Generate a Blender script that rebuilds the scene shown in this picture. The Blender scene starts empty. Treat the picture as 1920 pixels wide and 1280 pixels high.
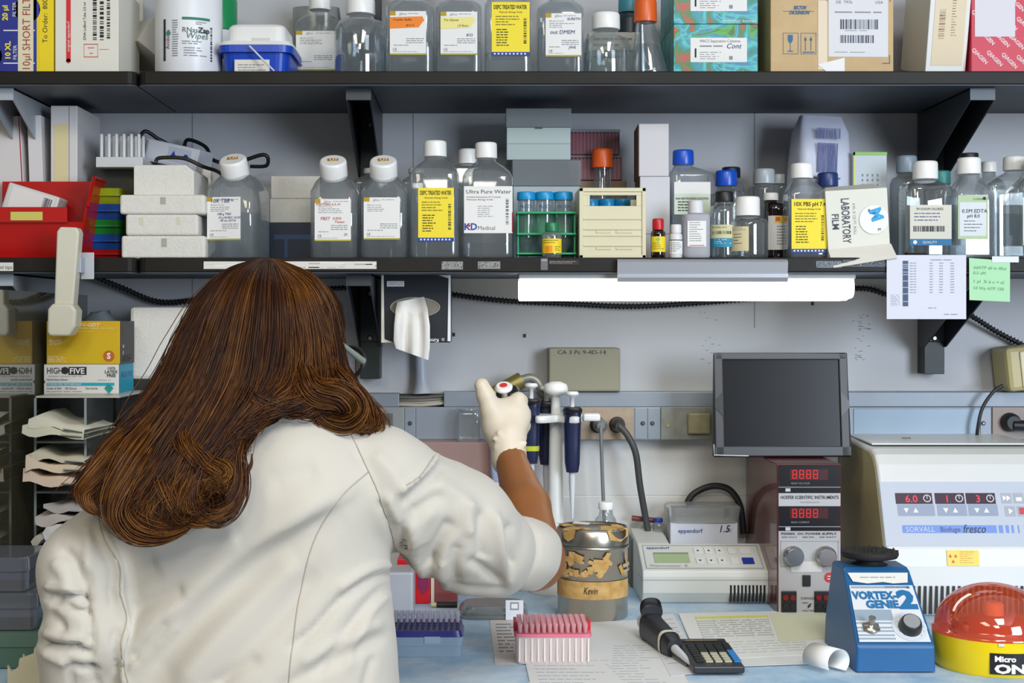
import bpy, bmesh, math, random
import numpy as np
from mathutils import Vector, Matrix
from mathutils.bvhtree import BVHTree

# ---------------------------------------------------------------- camera, light, exposure
F = 2750.0            # focal length in pixels of the 1920 wide frame
VX, VY = 900.0, 600.0 # vanishing point of the depth lines
ZC = 1.343            # eye height
DW = 2.5              # distance of the wall
scn = bpy.context.scene
COL = scn.collection
cam = bpy.data.cameras.new('camera'); camo = bpy.data.objects.new('camera', cam); COL.objects.link(camo)
camo.location = (0, 0, ZC); camo.rotation_euler = (math.pi/2, 0, 0)
cam.sensor_width = 36; cam.lens = F/1920*36
cam.shift_x = (960-VX)/1920; cam.shift_y = -(640-VY)/1920
cam.clip_start = 0.05
scn.camera = camo
scn.view_settings.view_transform = 'Standard'
scn.view_settings.look = 'None'
scn.view_settings.gamma = 1
scn.view_settings.use_curve_mapping = False
scn.view_settings.exposure = 0.0
scn.cycles.transparent_max_bounces = 32
scn.cycles.max_bounces = 8
w = bpy.data.worlds.new('world'); scn.world = w; w.use_nodes = True
w.node_tree.nodes['Background'].inputs[0].default_value = (0.93, 0.95, 1.0, 1)
w.node_tree.nodes['Background'].inputs[1].default_value = 0.2

def area(name, loc, rot, sx, sy, power, col):
    l = bpy.data.lights.new(name, 'AREA'); l.shape = 'RECTANGLE'; l.size = sx; l.size_y = sy
    l.energy = power; l.color = col
    o = bpy.data.objects.new(name, l); COL.objects.link(o); o.location = loc; o.rotation_euler = rot
    return o
R = math.radians
# ceiling fluorescents behind and above the photographer, a window far to the right
area('ceiling_lamp_light', (-1.0, -0.5, 2.62), (0, 0, 0), 0.6, 1.2, 24, (1.0, 0.86, 0.60))
area('ceiling_lamp_light', (0.55, -0.2, 2.62), (0, 0, 0), 0.6, 1.2, 46, (1.0, 0.97, 0.93))
area('ceiling_lamp_light', (-0.1, -1.7, 2.62), (0, 0, 0), 0.6, 1.2, 44, (1.0, 0.95, 0.86))
area('window_light', (2.2, -1.2, 1.75), (R(84), 0, R(36)), 1.2, 1.3, 100, (0.76, 0.86, 1.0))

# ---------------------------------------------------------------- helpers
def P(px, py, D): return Vector(((px-VX)*D/F, D, ZC-(py-VY)*D/F))
def PX(px, D): return (px-VX)*D/F
def W(n, D): return n*D/F
ZB = 0.9
def benchD(py): return (ZC-ZB)*F/(py-VY)

def lin(h):
    if isinstance(h, str):
        h = h.lstrip('#'); c = [int(h[i:i+2], 16)/255 for i in (0, 2, 4)]
    else: c = h
    return [x/12.92 if x <= 0.04045 else ((x+0.055)/1.055)**2.4 for x in c]
MATS = {}
def mat(name, col='#808080', rough=0.5, metal=0.0, noise=0.0, nscale=20, emit=0, bump=0.0, bscale=200, alpha=None, spec=0.5, sub=0, col2=None, sheen=0, coat=0):
    if name in MATS: return MATS[name]
    m = bpy.data.materials.new(name); m.use_nodes = True
    nt = m.node_tree; b = nt.nodes['Principled BSDF']
    c = lin(col)+[1]
    b.inputs['Base Color'].default_value = c
    b.inputs['Roughness'].default_value = rough; b.inputs['Metallic'].default_value = metal
    b.inputs['Specular IOR Level'].default_value = spec
    if coat: b.inputs['Coat Weight'].default_value = coat
    if sheen: b.inputs['Sheen Weight'].default_value = sheen
    if sub:
        b.inputs['Subsurface Weight'].default_value = sub; b.inputs['Subsurface Radius'].default_value = (0.01, 0.004, 0.002)
    if emit:
        b.inputs['Emission Color'].default_value = c; b.inputs['Emission Strength'].default_value = emit
    if alpha is not None: b.inputs['Alpha'].default_value = alpha
    tc = None
    if noise or bump: tc = nt.nodes.new('ShaderNodeTexCoord')
    if noise:
        n = nt.nodes.new('ShaderNodeTexNoise'); n.inputs['Scale'].default_value = nscale; n.inputs['Detail'].default_value = 5
        r = nt.nodes.new('ShaderNodeValToRGB')
        nt.links.new(tc.outputs['Object'], n.inputs['Vector']); nt.links.new(n.outputs['Fac'], r.inputs[0])
        r.color_ramp.elements[0].position = 0.3; r.color_ramp.elements[1].position = 0.7
        c2 = lin(col2)+[1] if col2 else [x*(1-noise) for x in c[:3]]+[1]
        r.color_ramp.elements[0].color = c2; r.color_ramp.elements[1].color = c
        nt.links.new(r.outputs[0], b.inputs['Base Color'])
    if bump:
        n2 = nt.nodes.new('ShaderNodeTexNoise'); n2.inputs['Scale'].default_value = bscale; n2.inputs['Detail'].default_value = 3
        bp = nt.nodes.new('ShaderNodeBump'); bp.inputs['Strength'].default_value = bump; bp.inputs['Distance'].default_value = 0.002
        nt.links.new(tc.outputs['Object'], n2.inputs['Vector']); nt.links.new(n2.outputs['Fac'], bp.inputs['Height'])
        nt.links.new(bp.outputs[0], b.inputs['Normal'])
    MATS[name] = m
    return m
def clear(name, tint='#dde3e6', refl=0.06, rough=0.04, milky=0.0, milkcol='#e8ecef'):
    """thin clear plastic or glass: passes light with a tint, mirrors at grazing angles"""
    if name in MATS: return MATS[name]
    m = bpy.data.materials.new(name); m.use_nodes = True; nt = m.node_tree
    nt.nodes.remove(nt.nodes['Principled BSDF']); out = nt.nodes['Material Output']
    tr = nt.nodes.new('ShaderNodeBsdfTransparent'); tr.inputs[0].default_value = lin(tint)+[1]
    gl = nt.nodes.new('ShaderNodeBsdfGlossy'); gl.inputs['Roughness'].default_value = rough; gl.inputs[0].default_value = (0.95, 0.97, 1, 1)
    lw = nt.nodes.new('ShaderNodeLayerWeight'); lw.inputs[0].default_value = 0.35
    ma = nt.nodes.new('ShaderNodeMath'); ma.operation = 'MULTIPLY_ADD'; ma.inputs[1].default_value = 0.55; ma.inputs[2].default_value = refl
    nt.links.new(lw.outputs['Facing'], ma.inputs[0])
    pw = nt.nodes.new('ShaderNodeMath'); pw.operation = 'POWER'; pw.inputs[1].default_value = 1.6
    nt.links.new(ma.outputs[0], pw.inputs[0]); 
    mx = nt.nodes.new('ShaderNodeMixShader'); nt.links.new(ma.outputs[0], mx.inputs[0])
    nt.links.new(tr.outputs[0], mx.inputs[1]); nt.links.new(gl.outputs[0], mx.inputs[2])
    last = mx
    if milky:
        df = nt.nodes.new('ShaderNodeBsdfDiffuse'); df.inputs[0].default_value = lin(milkcol)+[1]
        tl = nt.nodes.new('ShaderNodeBsdfTranslucent'); tl.inputs[0].default_value = lin(milkcol)+[1]
        ad = nt.nodes.new('ShaderNodeMixShader'); ad.inputs[0].default_value = 0.4
        nt.links.new(df.outputs[0], ad.inputs[1]); nt.links.new(tl.outputs[0], ad.inputs[2])
        m2 = nt.nodes.new('ShaderNodeMixShader'); m2.inputs[0].default_value = milky
        nt.links.new(mx.outputs[0], m2.inputs[1]); nt.links.new(ad.outputs[0], m2.inputs[2]); last = m2
    nt.links.new(last.outputs[0], out.inputs[0])
    MATS[name] = m; return m

# shared materials: m_('white') etc.
def C(hexv, rough=0.45, **k): return mat('plain_%s_%d%s' % (hexv.lstrip('#'), int(rough*100), '_'.join(str(v) for v in k.values())), hexv, rough, **k)
PAPER = C('#e9e8e4', 0.8)
INK = C('#20222a', 0.7); GREY = C('#8c8f94', 0.7)
CLEAR = clear('clear_plastic', '#edf0f0', 0.05, 0.05, 0.15, '#e4e9ec')
LIQ = clear('clear_liquid', '#e9eff2', 0.03)
GLASS = clear('clear_glass', '#edf0ef', 0.07, 0.02, 0.08, '#e4e9ec')
FROST = clear('frosted_plastic', '#dfe4e6', 0.05, 0.3, 0.55, '#dfe4e8')
AMBER = clear('amber_glass', '#6b3410', 0.06, 0.02, 0.25, '#3a1605')
BLACK = C('#15161a', 0.45); WHITEP = C('#eeeeea', 0.35)

TXT = {}
def text_mesh(s, bold=0.0):
    k = (s, bold)
    if k in TXT: return TXT[k]
    cu = bpy.data.curves.new('t', 'FONT'); cu.body = s; cu.size = 1; cu.resolution_u = 2; cu.offset = bold
    o = bpy.data.objects.new('t', cu); me = o.to_mesh()
    vs = [v.co.copy() for v in me.vertices]; fs = [tuple(p.vertices) for p in me.polygons]
    o.to_mesh_clear(); bpy.data.objects.remove(o); bpy.data.curves.remove(cu)
    if not vs: vs, fs = [Vector((0, 0, 0)), Vector((.5, 0, 0)), Vector((.5, .7, 0))], [(0, 1, 2)]
    TXT[k] = (vs, fs); return TXT[k]

class MB:
    def __init__(s): s.v = []; s.f = []; s.m = []; s.sm = []; s.mats = []
    def mi(s, m):
        if m not in s.mats: s.mats.append(m)
        return s.mats.index(m)
    def add(s, vs, fs, m, smooth=False, T=None):
        n = len(s.v); i = s.mi(m)
        s.v += [tuple(T @ Vector(v)) if T is not None else tuple(v) for v in vs]
        for f in fs: s.f.append(tuple(a+n for a in f)); s.m.append(i); s.sm.append(smooth)
        return s
    def box(s, x0, x1, y0, y1, z0, z1, m, T=None):
        vs = [(x, y, z) for z in (z0, z1) for y in (y0, y1) for x in (x0, x1)]
        return s.add(vs, [(0, 2, 3, 1), (4, 5, 7, 6), (0, 1, 5, 4), (2, 6, 7, 3), (0, 4, 6, 2), (1, 3, 7, 5)], m, False, T)
    def loft(s, rings, m, smooth=True, T=None, cap0=True, cap1=True):
        vs = [p for r in rings for p in r]; n = len(rings[0]); fs = []
        for i in range(len(rings)-1):
            for j in range(n):
                k = (j+1) % n; fs.append((i*n+j, i*n+k, (i+1)*n+k, (i+1)*n+j))
        s.add(vs, fs, m, smooth, T)
        if cap0: s.add(rings[0][::-1], [tuple(range(n))], m, False, T)
        if cap1: s.add(rings[-1], [tuple(range(n))], m, False, T)
        return s
    def sq(s, prof, m, T=None, n=32, cap0=True, cap1=True, smooth=True):
        """prof: (z, hx, hy, e[, cx, cy]) superellipse rings"""
        rings = []
        for p in prof:
            z, hx, hy, e = p[:4]; cx, cy = (p[4], p[5]) if len(p) > 4 else (0, 0)
            r = []
            for j in range(n):
                a = 2*math.pi*(j+.5)/n; c, d = math.cos(a), math.sin(a)
                r.append((cx+hx*math.copysign(abs(c)**(2/e), c), cy+hy*math.copysign(abs(d)**(2/e), d), z))
            rings.append(r)
        return s.loft(rings, m, smooth, T, cap0, cap1)
    def lathe(s, prof, m, T=None, n=28, cap0=True, cap1=True, smooth=True):
        return s.sq([(z, r, r, 2) for r, z in prof], m, T, n, cap0, cap1, smooth)
    def tube(s, pts, r, m, n=8, T=None):
        pts = [Vector(p) for p in pts]; rings = []; up = None
        for i, p in enumerate(pts):
            t = (pts[min(i+1, len(pts)-1)]-pts[max(i-1, 0)])
            t = t.normalized() if t.length > 1e-9 else Vector((0, 0, 1))
            if up is None: up = t.orthogonal().normalized()
            up = (up-t*up.dot(t)); up = up.normalized() if up.length > 1e-6 else t.orthogonal().normalized()
            b = t.cross(up); rr = r[i] if isinstance(r, (list, tuple)) else r
            rings.append([p+(up*math.cos(2*math.pi*j/n)+b*math.sin(2*math.pi*j/n))*rr for j in range(n)])
        return s.loft(rings, m, True, T)
    def prism(s, poly, axis, d0, d1, m, T=None):
        """poly of 2D points; axis y: (x,z) extruded along y; x: (y,z); z: (x,y)"""
        def mk(a, b, d): return {'y': (a, d, b), 'x': (d, a, b), 'z': (a, b, d)}[axis]
        n = len(poly); A = [mk(a, b, d0) for a, b in poly]; B = [mk(a, b, d1) for a, b in poly]
        fs = [tuple(range(n)), tuple(range(2*n-1, n-1, -1))]+[(i, i+n, (i+1) % n+n, (i+1) % n) for i in range(n)]
        return s.add(A+B, fs, m, False, T)
    def sphere(s, c, rx, ry, rz, m, n=16, T=None):
        k = n//2; pr = []
        for i in range(k+1):
            a = -math.pi/2+math.pi*i/k; pr.append((c[2]+rz*math.sin(a), max(rx*math.cos(a), 1e-5), max(ry*math.cos(a), 1e-5), 2, c[0], c[1]))
        return s.sq(pr, m, T, n)
    def build(s, name, parent=None, bevel=0, seg=2, auto=True, fix=True):
        me = bpy.data.meshes.new(name); me.from_pydata(s.v, [], s.f)
        for m in s.mats: me.materials.append(m)
        me.polygons.foreach_set('material_index', s.m); me.polygons.foreach_set('use_smooth', s.sm)
        if fix:
            bm = bmesh.new(); bm.from_mesh(me); bmesh.ops.recalc_face_normals(bm, faces=bm.faces); bm.to_mesh(me); bm.free()
        o = bpy.data.objects.new(name, me); COL.objects.link(o)
        if parent: o.parent = parent
        if bevel:
            b = o.modifiers.new('bevel', 'BEVEL'); b.width = bevel; b.segments = seg; b.limit_method = 'ANGLE'; b.angle_limit = R(40)
        return o

def Rx(a): return Matrix.Rotation(R(a), 4, 'X')
def Ry(a): return Matrix.Rotation(R(a), 4, 'Y')
def Rz(a): return Matrix.Rotation(R(a), 4, 'Z')
def Tr(x, y, z): return Matrix.Translation((x, y, z))

def flat(y=0, T=None):
    return (lambda a, b, o: Vector((a, y-o, b))) if T is None else (lambda a, b, o: T @ Vector((a, y-o, b)))
def cylm(Rr, cx=0, cy=0):
    return lambda a, b, o: Vector((cx+(Rr+o)*math.sin(a/Rr), cy-(Rr+o)*math.cos(a/Rr), b))
class Lab:
    """a printed label: a thin plate with its print, one mesh; u,v run 0..1 from its top left corner"""
    def __init__(s, mb, mp, x0, x1, z0, z1, bg=None, th=0.0004, seed=1):
        s.mb, s.mp, s.x0, s.x1, s.z0, s.z1 = mb, mp, x0, x1, z0, z1; s.w = x1-x0; s.h = z1-z0; s.o = th; s.rnd = random.Random(seed)
        if bg is not None:
            n = max(1, int(s.w/0.004)) if mp.__code__.co_freevars and 'Rr' in mp.__code__.co_freevars else 1
            s._grid(0, 0, 1, 1, bg, -0.0001, s.o, n)
    def _grid(s, u0, v0, u1, v1, m, oa, ob, n=1):
        A, B = [], []
        for i in range(n+1):
            x = s.x0+s.w*(u0+(u1-u0)*i/n)
            for v in (v0, v1):
                z = s.z1-s.h*v; A.append(s.mp(x, z, oa)); B.append(s.mp(x, z, ob))
        N = len(A); fs = []
        for i in range(n):
            a = 2*i; fs += [(N+a, N+a+1, N+a+3, N+a+2), (a, a+2, a+3, a+1), (a, N+a, N+a+2, a+2), (a+1, a+3, N+a+3, N+a+1)]
        fs += [(0, 1, N+1, N), (N-2, 2*N-2, 2*N-1, N-1)]
        s.mb.add(A+B, fs, m)
    def _n(s, u0, u1): return max(1, int(s.w*(u1-u0)/0.004)) if 'Rr' in s.mp.__code__.co_freevars else 1
    def rect(s, u0, v0, u1, v1, m, k=1): s._grid(u0, v0, u1, v1, m, s.o-0.0001, s.o+0.0002*k, s._n(u0, u1)); return s
    def poly(s, pts, m, k=1):
        A = [s.mp(s.x0+s.w*u, s.z1-s.h*v, s.o+0.0002*k) for u, v in pts]; s.mb.add(A, [tuple(range(len(A)))[::-1]], m); return s
    def disc(s, u, v, r, m, k=1, n=20): # r relative to height
        return s.poly([(u+r*s.h/s.w*math.cos(2*math.pi*i/n), v+r*math.sin(2*math.pi*i/n)) for i in range(n)], m, k)
    def text(s, t, u, v, h, m=None, al='l', bold=0.0, fit=None, rot=0, k=2, shear=0.0):
        """v = baseline; h = cap height as a share of label height (of label width if rot)"""
        m = m or INK; vs, fs = text_mesh(t, bold)
        wd = max(p.x for p in vs); sc = h*s.h/0.70; sx = sc
        if fit: sx = fit*(s.w if not rot else s.h)/wd
        if rot: sc = h*s.w/0.70; sx = sx if fit else sc
        off = {'l': 0, 'c': -wd*sx/2, 'r': -wd*sx}[al]; a = R(rot); ca, sa = math.cos(a), math.sin(a); A = []
        for p in vs:
            x = p.x*sx+off+p.y*sc*shear; y = p.y*sc
            A.append(s.mp(s.x0+s.w*u+x*ca-y*sa, s.z1-s.h*v+x*sa+y*ca, s.o+0.0002*k))
        s.mb.add(A, fs, m); return s
    def lines(s, u0, u1, v0, v1, n, m=None, th=0.35, ragged=0.5):
        """small print too fine to read: broken rules"""
        m = m or GREY; dv = (v1-v0)/n
        for i in range(n):
            u = u0; ue = u0+(u1-u0)*(1-ragged*s.rnd.random())
            while u < ue-0.01:
                l = s.rnd.uniform(0.04, 0.16); e = min(u+l, ue); s.rect(u, v0+i*dv, e, v0+(i+th)*dv, m); u = e+0.02
        return s
    def bars(s, u0, v0, u1, v1, m=None, n=26, vert=False):
        m = m or INK; t = 0
        while t < 1:
            d = s.rnd.choice((0.5, 0.5, 1, 1.5))/n; e = min(1, t+d)
            if vert: s.rect(u0, v0+(v1-v0)*t, u1, v0+(v1-v0)*e, m)
            else: s.rect(u0+(u1-u0)*t, v0, u0+(u1-u0)*e, v1, m)
            t = e+s.rnd.choice((0.4, 0.6, 1))/n
        return s

def tag(o, label=None, cat=None, group=None, kind=None):
    if label: o['label'] = label
    if cat: o['category'] = cat
    if group: o['group'] = group
    if kind: o['kind'] = kind
    return o
def thing(name, label, cat, loc=(0, 0, 0), rz=0, group=None):
    o = bpy.data.objects.new(name, None); COL.objects.link(o); o.empty_display_size = 0.02
    o.location = loc; o.rotation_euler = (0, 0, R(rz)) if not isinstance(rz, tuple) else tuple(R(a) for a in rz)
    return tag(o, label, cat, group)
def curve_pts(pts, n=8):
    """Catmull-Rom through the points"""
    pts = [Vector(p) for p in pts]; out = []
    for i in range(len(pts)-1):
        p0 = pts[max(i-1, 0)]; p1 = pts[i]; p2 = pts[i+1]; p3 = pts[min(i+2, len(pts)-1)]
        for j in range(n):
            t = j/n; out.append(0.5*((2*p1)+(p2-p0)*t+(2*p0-5*p1+4*p2-p3)*t*t+(-p0+3*p1-3*p2+p3)*t**3))
    out.append(pts[-1]); return out
# ---------------------------------------------------------------- the setting
def struct(mb, name, **k): return tag(mb.build(name, **k), kind='structure')
WALL = mat('wall_paint', '#babcbf', 0.45, noise=0.05, nscale=3)
SPLASH = mat('splashback', '#cfd0cd', 0.4, noise=0.03, nscale=4)
GROOVE = C('#8a8d93', 0.6)
b = MB(); b.box(-1.6, 1.7, DW, DW+0.08, 0, 2.75, WALL)
for sx in (-0.49*1.0, -0.1136, 0.468, 0.77): b.box(sx-0.0007, sx+0.0007, DW-0.0008, DW+0.001, 1.33, 2.7, GROOVE)
# pencil and tape marks left on the panel
rn = random.Random(5)
for i in range(46):
    px, py = rn.choice([(rn.uniform(1312, 1350), rn.uniform(580, 690)), (rn.uniform(1600, 1630), rn.uniform(590, 680))])
    p = P(px, py, DW); b.box(p.x-rn.uniform(.0008, .004), p.x+rn.uniform(.0008, .004), DW-0.0006, DW, p.z-0.0005, p.z+0.0007, GROOVE)
for px, py in ((984, 629), (851, 627), (1523, 569)):
    p = P(px, py, DW); b.box(p.x-0.002, p.x+0.002, DW-0.003, DW, p.z-0.003, p.z+0.003, BLACK)
struct(b, 'wall_back')
b = MB(); b.box(-1.6, 1.7, -2.5, DW+.08, -0.05, 0, mat('floor_vinyl', '#8a8780', 0.4, noise=.1)); struct(b, 'floor')
b = MB(); b.box(-1.6, 1.7, -2.5, DW+.08, 2.75, 2.8, mat('ceiling_tile', '#d8d8d4', 0.9, noise=.05)); struct(b, 'ceiling')
for i, (x, y) in enumerate(((-1.0, -.5), (.55, -.2), (-.1, -1.7))):
    t = thing('ceiling_lamp', 'recessed white ceiling fluorescent fitting', 'lamp', (x, y, 2.75), group='ceiling fluorescents')
    b = MB(); b.box(-.34, .34, -.64, .64, -.03, 0, WHITEP); b.box(-.3, .3, -.6, .6, -.035, -.03, C('#f4f3ea', .5)); b.build('housing', t)

# splashback below the raceway
zr0, zr1 = P(0, 825, 2.455).z, P(0, 737, 2.455).z
b = MB(); zs = P(0, 929, 2.494).z
b.box(-1.6, 1.7, 2.488, DW-.0002, ZB, zs-.0012, SPLASH); b.box(-1.6, 1.7, 2.488, DW-.0002, zs+.0012, zr0+0.02, SPLASH); b.box(-1.6, 1.7, 2.49, DW-.0002, zs-.0012, zs+.0012, C('#e4e2d8', .5))
struct(b, 'trim_1')
# raceway: a grey metal wiring duct along the wall
RACE = mat('raceway_metal', '#87909a', 0.4, metal=0.2, noise=0.08, nscale=12)
YR = 2.455
def rz(py): return P(0, py, YR).z
def rx(px): return PX(px, YR)
t = thing('wiring_duct', 'long grey metal wiring duct running along the wall behind the bench', 'wiring duct', (0, YR, rz(825)))
L = lambda z: z-rz(825)
b = MB(); b.box(rx(560), 1.5, 0, DW-YR-.001, 0, L(rz(763)), RACE)
b.box(rx(560), rx(748), .006, DW-YR-.001, L(rz(763)), L(rz(738)), RACE); b.box(rx(832), 1.5, .006, DW-YR-.001, L(rz(763)), L(rz(735)), RACE)
b.box(rx(748), rx(832), .03, DW-YR-.001, L(rz(763)), L(rz(740)), C('#26272c', .7))
b.build('body', t, bevel=.0012)
for x0, x1 in ((1190, 1213), (1214.5, 1238), (759, 778), (780, 910)): b = MB(); b.box(rx(x0), rx(x1), -.0015, .0005, L(rz(823)), L(rz(765)), RACE); b.build('cover_plate', t, bevel=.0006)
b = MB(); b.box(rx(1600), rx(1836), -.0015, .0005, L(rz(823)), L(rz(766)), mat('duct_cover', '#7d8f9d', .35, metal=.2, noise=.05)); b.build('cover_plate', t, bevel=.0006); b = MB(); b.box(rx(1838), rx(1858), -.0015, .0005, L(rz(823)), L(rz(766)), RACE)
b.build('cover_plate', t, bevel=.0006)
for px in (1205, 1223, 769, 1843):
    b = MB(); b.lathe([(.0035, 0), (.0035, .002), (.002, .003)], C('#6c7076', .3, metal=.8), Tr(rx(px), -.0015, L(rz(793))) @ Rx(90), n=12); b.build('screw', t)
b = MB()
for i, dz in enumerate((755, 750, 759, 745)): b.tube(curve_pts([(rx(744), .022-.003*i, L(rz(dz))), (rx(790), .014, L(rz(dz+1))), (rx(836), .022-.003*i, L(rz(dz-3)))], 5), .0032, C(('#8f8c80', '#6f6c60', '#a5a295', '#55544e')[i], .5), 6)
b.build('wire', t)

# shelves
SHELF = mat('shelf_laminate', '#1f1d19', 0.5, noise=0.45, nscale=14, bump=.15, bscale=60, spec=.25)
SHELFB = mat('shelf_underside', '#434d59', 0.5, noise=0.2, nscale=8)
ZM, ZM0 = ZC+(VY-482.5)*2.2/F, ZC+(VY-512)*2.2/F
ZT, ZT0 = ZC+(VY-133)*2.2/F, ZC+(VY-160)*2.2/F
xj = PX(256, 2.2)
def shelf(x0, x1, z0, z1, label, worn=None):
    t = thing('shelf', label, 'shelf', ((x0+x1)/2, 2.2, z0), group=None)
    hw = (x1-x0)/2; d = DW-2.2-.002; r = .012; h = z1-z0
    poly = [(-hw, d), (-hw, r)]+[(-hw+r-r*math.cos(a), r-r*math.sin(a)) for a in (R(30), R(60))]+[(-hw+r, 0), (hw-r, 0)]+[(hw-r+r*math.sin(a), r-r*math.cos(a)) for a in (R(30), R(60))]+[(hw, r), (hw, d)]
    b = MB(); b.prism(poly, 'z', .0012, h, SHELF); b.build('board', t, bevel=.002)
    b = MB(); b.prism([(x, y*.995+.001) for x, y in poly], 'z', 0, .0012, SHELFB); b.build('underside', t)
    return t
s1 = shelf(-1.25, xj-.0012, ZT0, ZT, 'upper black shelf board at the far left, holding the blue filter tip box')
s2 = shelf(xj+.0012, 1.3, ZT0, ZT, 'long upper black shelf board spanning the picture under the cardboard box')
s3 = shelf(-1.25, xj-.0012, ZM0, ZM, 'middle black shelf board at the left under the red bin')
s4 = shelf(xj+.0012, 1.3, ZM0, ZM, 'long middle black shelf board with torn tape, under the reagent bottles')
# worn tape remains on the middle shelf's edge
def edge_label(px0, px1, py0, py1, bg, seed, f, label, name='tape_strip', cat='tape'):
    D = 2.2; x0, x1 = PX(px0, D), PX(px1, D); z0, z1 = P(0, py1, D).z, P(0, py0, D).z
    t = MB(); l = Lab(t, flat(-.0001), -(x1-x0)/2, (x1-x0)/2, 0, z1-z0, bg, seed=seed); f(l)
    o = t.build(name); o.location = ((x0+x1)/2, D, z0); return tag(o, label, cat)
def torn(l):
    rn = l.rnd
    for i in range(26): u = rn.random(); v = rn.random()*.8; l.rect(u, v, min(1, u+rn.uniform(.01, .12)), v+rn.uniform(.05, .2), rn.choice([C('#a9a8a2', .8), C('#dcd08e', .8), PAPER, C('#c4c0b8', .8)]))
def speck(l):
    rn = l.rnd
    for i in range(60): u = rn.random()*.97; v = rn.random()*.8; l.rect(u, v, u+rn.uniform(.006, .03), v+rn.uniform(.06, .2), rn.choice([INK, BLACK, C('#b9b9b4', .8)]))
edge_label(382, 706, 490, 504, C('#d9d7ce', .8), 3, torn, 'long torn white paper label strip on the shelf edge above the woman')
edge_label(828, 868, 490, 505, C('#8b8d8a', .8), 4, speck, 'speckled torn tape remnant on the shelf edge, left one under the clear bottles')
edge_label(896, 938, 490, 504, C('#8b8d8a', .8), 6, speck, 'speckled torn tape remnant on the shelf edge, nearest the green tube rack')
edge_label(1014, 1027, 484, 506, C('#6d6c70', .3), 7, lambda l: l.rect(.1, .1, .9, .25, C('#9a999c')), 'grey tape tab on the shelf edge under the yellow labelled bottle')
edge_label(1030, 1085, 488, 496, C('#24231f', .6), 8, lambda l: l.lines(0, 1, .2, .9, 2, C('#a9a390', .8), .3), 'black label tape with faded writing under the green tube rack')
edge_label(1530, 1578, 489, 502, C('#59646b', .4), 9, speck, 'clear sticky tape patch on the shelf edge right of the lamp bracket')
edge_label(1580, 1663, 487, 500, C('#4a545e', .5), 10, speck, 'rough scraped tape patch on the shelf edge below the film box')
edge_label(-30, 25, 492, 508, C('#d8d6cf', .6), 11, lambda l: l.text('1 ml tips', .97, .75, .42, C('#55504a', .7), 'r'), 'small white label reading tips on the left shelf edge', 'edge_label', 'label')

# brackets: uprights on the wall with triangular arms
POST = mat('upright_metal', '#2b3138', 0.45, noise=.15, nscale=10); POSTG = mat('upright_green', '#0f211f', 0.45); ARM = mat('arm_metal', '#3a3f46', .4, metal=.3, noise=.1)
def upright(px, label, ybot, light=False):
    x = PX(px, 2.46); t = thing('shelf_upright', label, 'shelf bracket', (x, 2.46, P(0, ybot, 2.46).z)); z0 = t.location.z
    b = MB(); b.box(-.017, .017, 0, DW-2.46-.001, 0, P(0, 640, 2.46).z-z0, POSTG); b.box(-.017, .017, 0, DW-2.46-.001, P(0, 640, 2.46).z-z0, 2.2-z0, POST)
    b.build('upright', t, bevel=.001)
    for z, n in ((ZM0, 1), (ZT0, 2)):
        b = MB(); zz = z-z0-.0005; am = C('#a6adb3', .4) if light else ARM; s = .0175
        for sx in (-.019, .017):
            b.prism([(-.235, zz), (.03, zz), (.03, zz-.115), (-.004, zz-.115), (-.235, zz-.018)], 'x', sx, sx+.002, am)
        b.box(-.019, .019, -.235, .0, zz-.002, zz, am)
        b.box(-.019, .019, -.2365, -.2345, zz-.018, zz, am)
        b.build('arm', t)
        b = MB(); b.lathe([(.005, 0), (.005, .002), (.003, .0035)], C('#8a8d90', .3, metal=.8), Tr(0, 0, zz-.025) @ Rx(90), n=12); b.lathe([(.005, 0), (.005, .002), (.003, .0035)], C('#8a8d90', .3, metal=.8), Tr(0, 0, zz-.1) @ Rx(90), n=12); b.build('bolt', t)
    return t
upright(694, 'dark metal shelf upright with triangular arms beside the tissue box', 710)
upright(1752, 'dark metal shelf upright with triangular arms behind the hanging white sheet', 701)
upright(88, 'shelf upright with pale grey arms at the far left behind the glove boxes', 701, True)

# bench
BT = mat('bench_top', '#3b3c40', .35)
t = thing('lab_bench', 'laboratory bench carrying the instruments, its top covered by blue absorbent paper', 'bench', (0, 2.12, 0))
b = MB(); b.box(-1.5, 1.6, -.37, .366, ZB-.035, ZB-.0012, BT); b.build('bench_top', t, bevel=.004)
for x in (-1.4, 0.05, 1.5):
    for y in (-.3, .3):
        b = MB(); b.box(x-.025, x+.025, y-.025, y+.025, 0, ZB-.0355, C('#5a5c60', .4)); b.build('leg', t)
m = bpy.data.materials.new('absorbent_paper'); m.use_nodes = True; nt = m.node_tree; bs = nt.nodes['Principled BSDF']; bs.inputs['Roughness'].default_value = .85
tc = nt.nodes.new('ShaderNodeTexCoord'); mp_ = nt.nodes.new('ShaderNodeMapping'); mp_.inputs['Scale'].default_value = (1, 1, 1)
n1 = nt.nodes.new('ShaderNodeTexNoise'); n1.inputs['Scale'].default_value = 9; n1.inputs['Detail'].default_value = 8; n1.inputs['Roughness'].default_value = .7
r1 = nt.nodes.new('ShaderNodeValToRGB'); r1.color_ramp.elements[0].position = .38; r1.color_ramp.elements[1].position = .64
r1.color_ramp.elements[0].color = lin('#93b8d6')+[1]; r1.color_ramp.elements[1].color = lin('#cdd9e1')+[1]
nt.links.new(tc.outputs['Object'], mp_.inputs[0]); nt.links.new(mp_.outputs[0], n1.inputs['Vector']); nt.links.new(n1.outputs['Fac'], r1.inputs[0]); nt.links.new(r1.outputs[0], bs.inputs['Base Color'])
b = MB(); b.box(-1.45, 1.55, 1.765, 2.487, ZB-.001, ZB, m); o = b.build('bench_paper'); tag(o, 'mottled blue absorbent paper spread over the bench top', 'bench paper')
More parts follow.
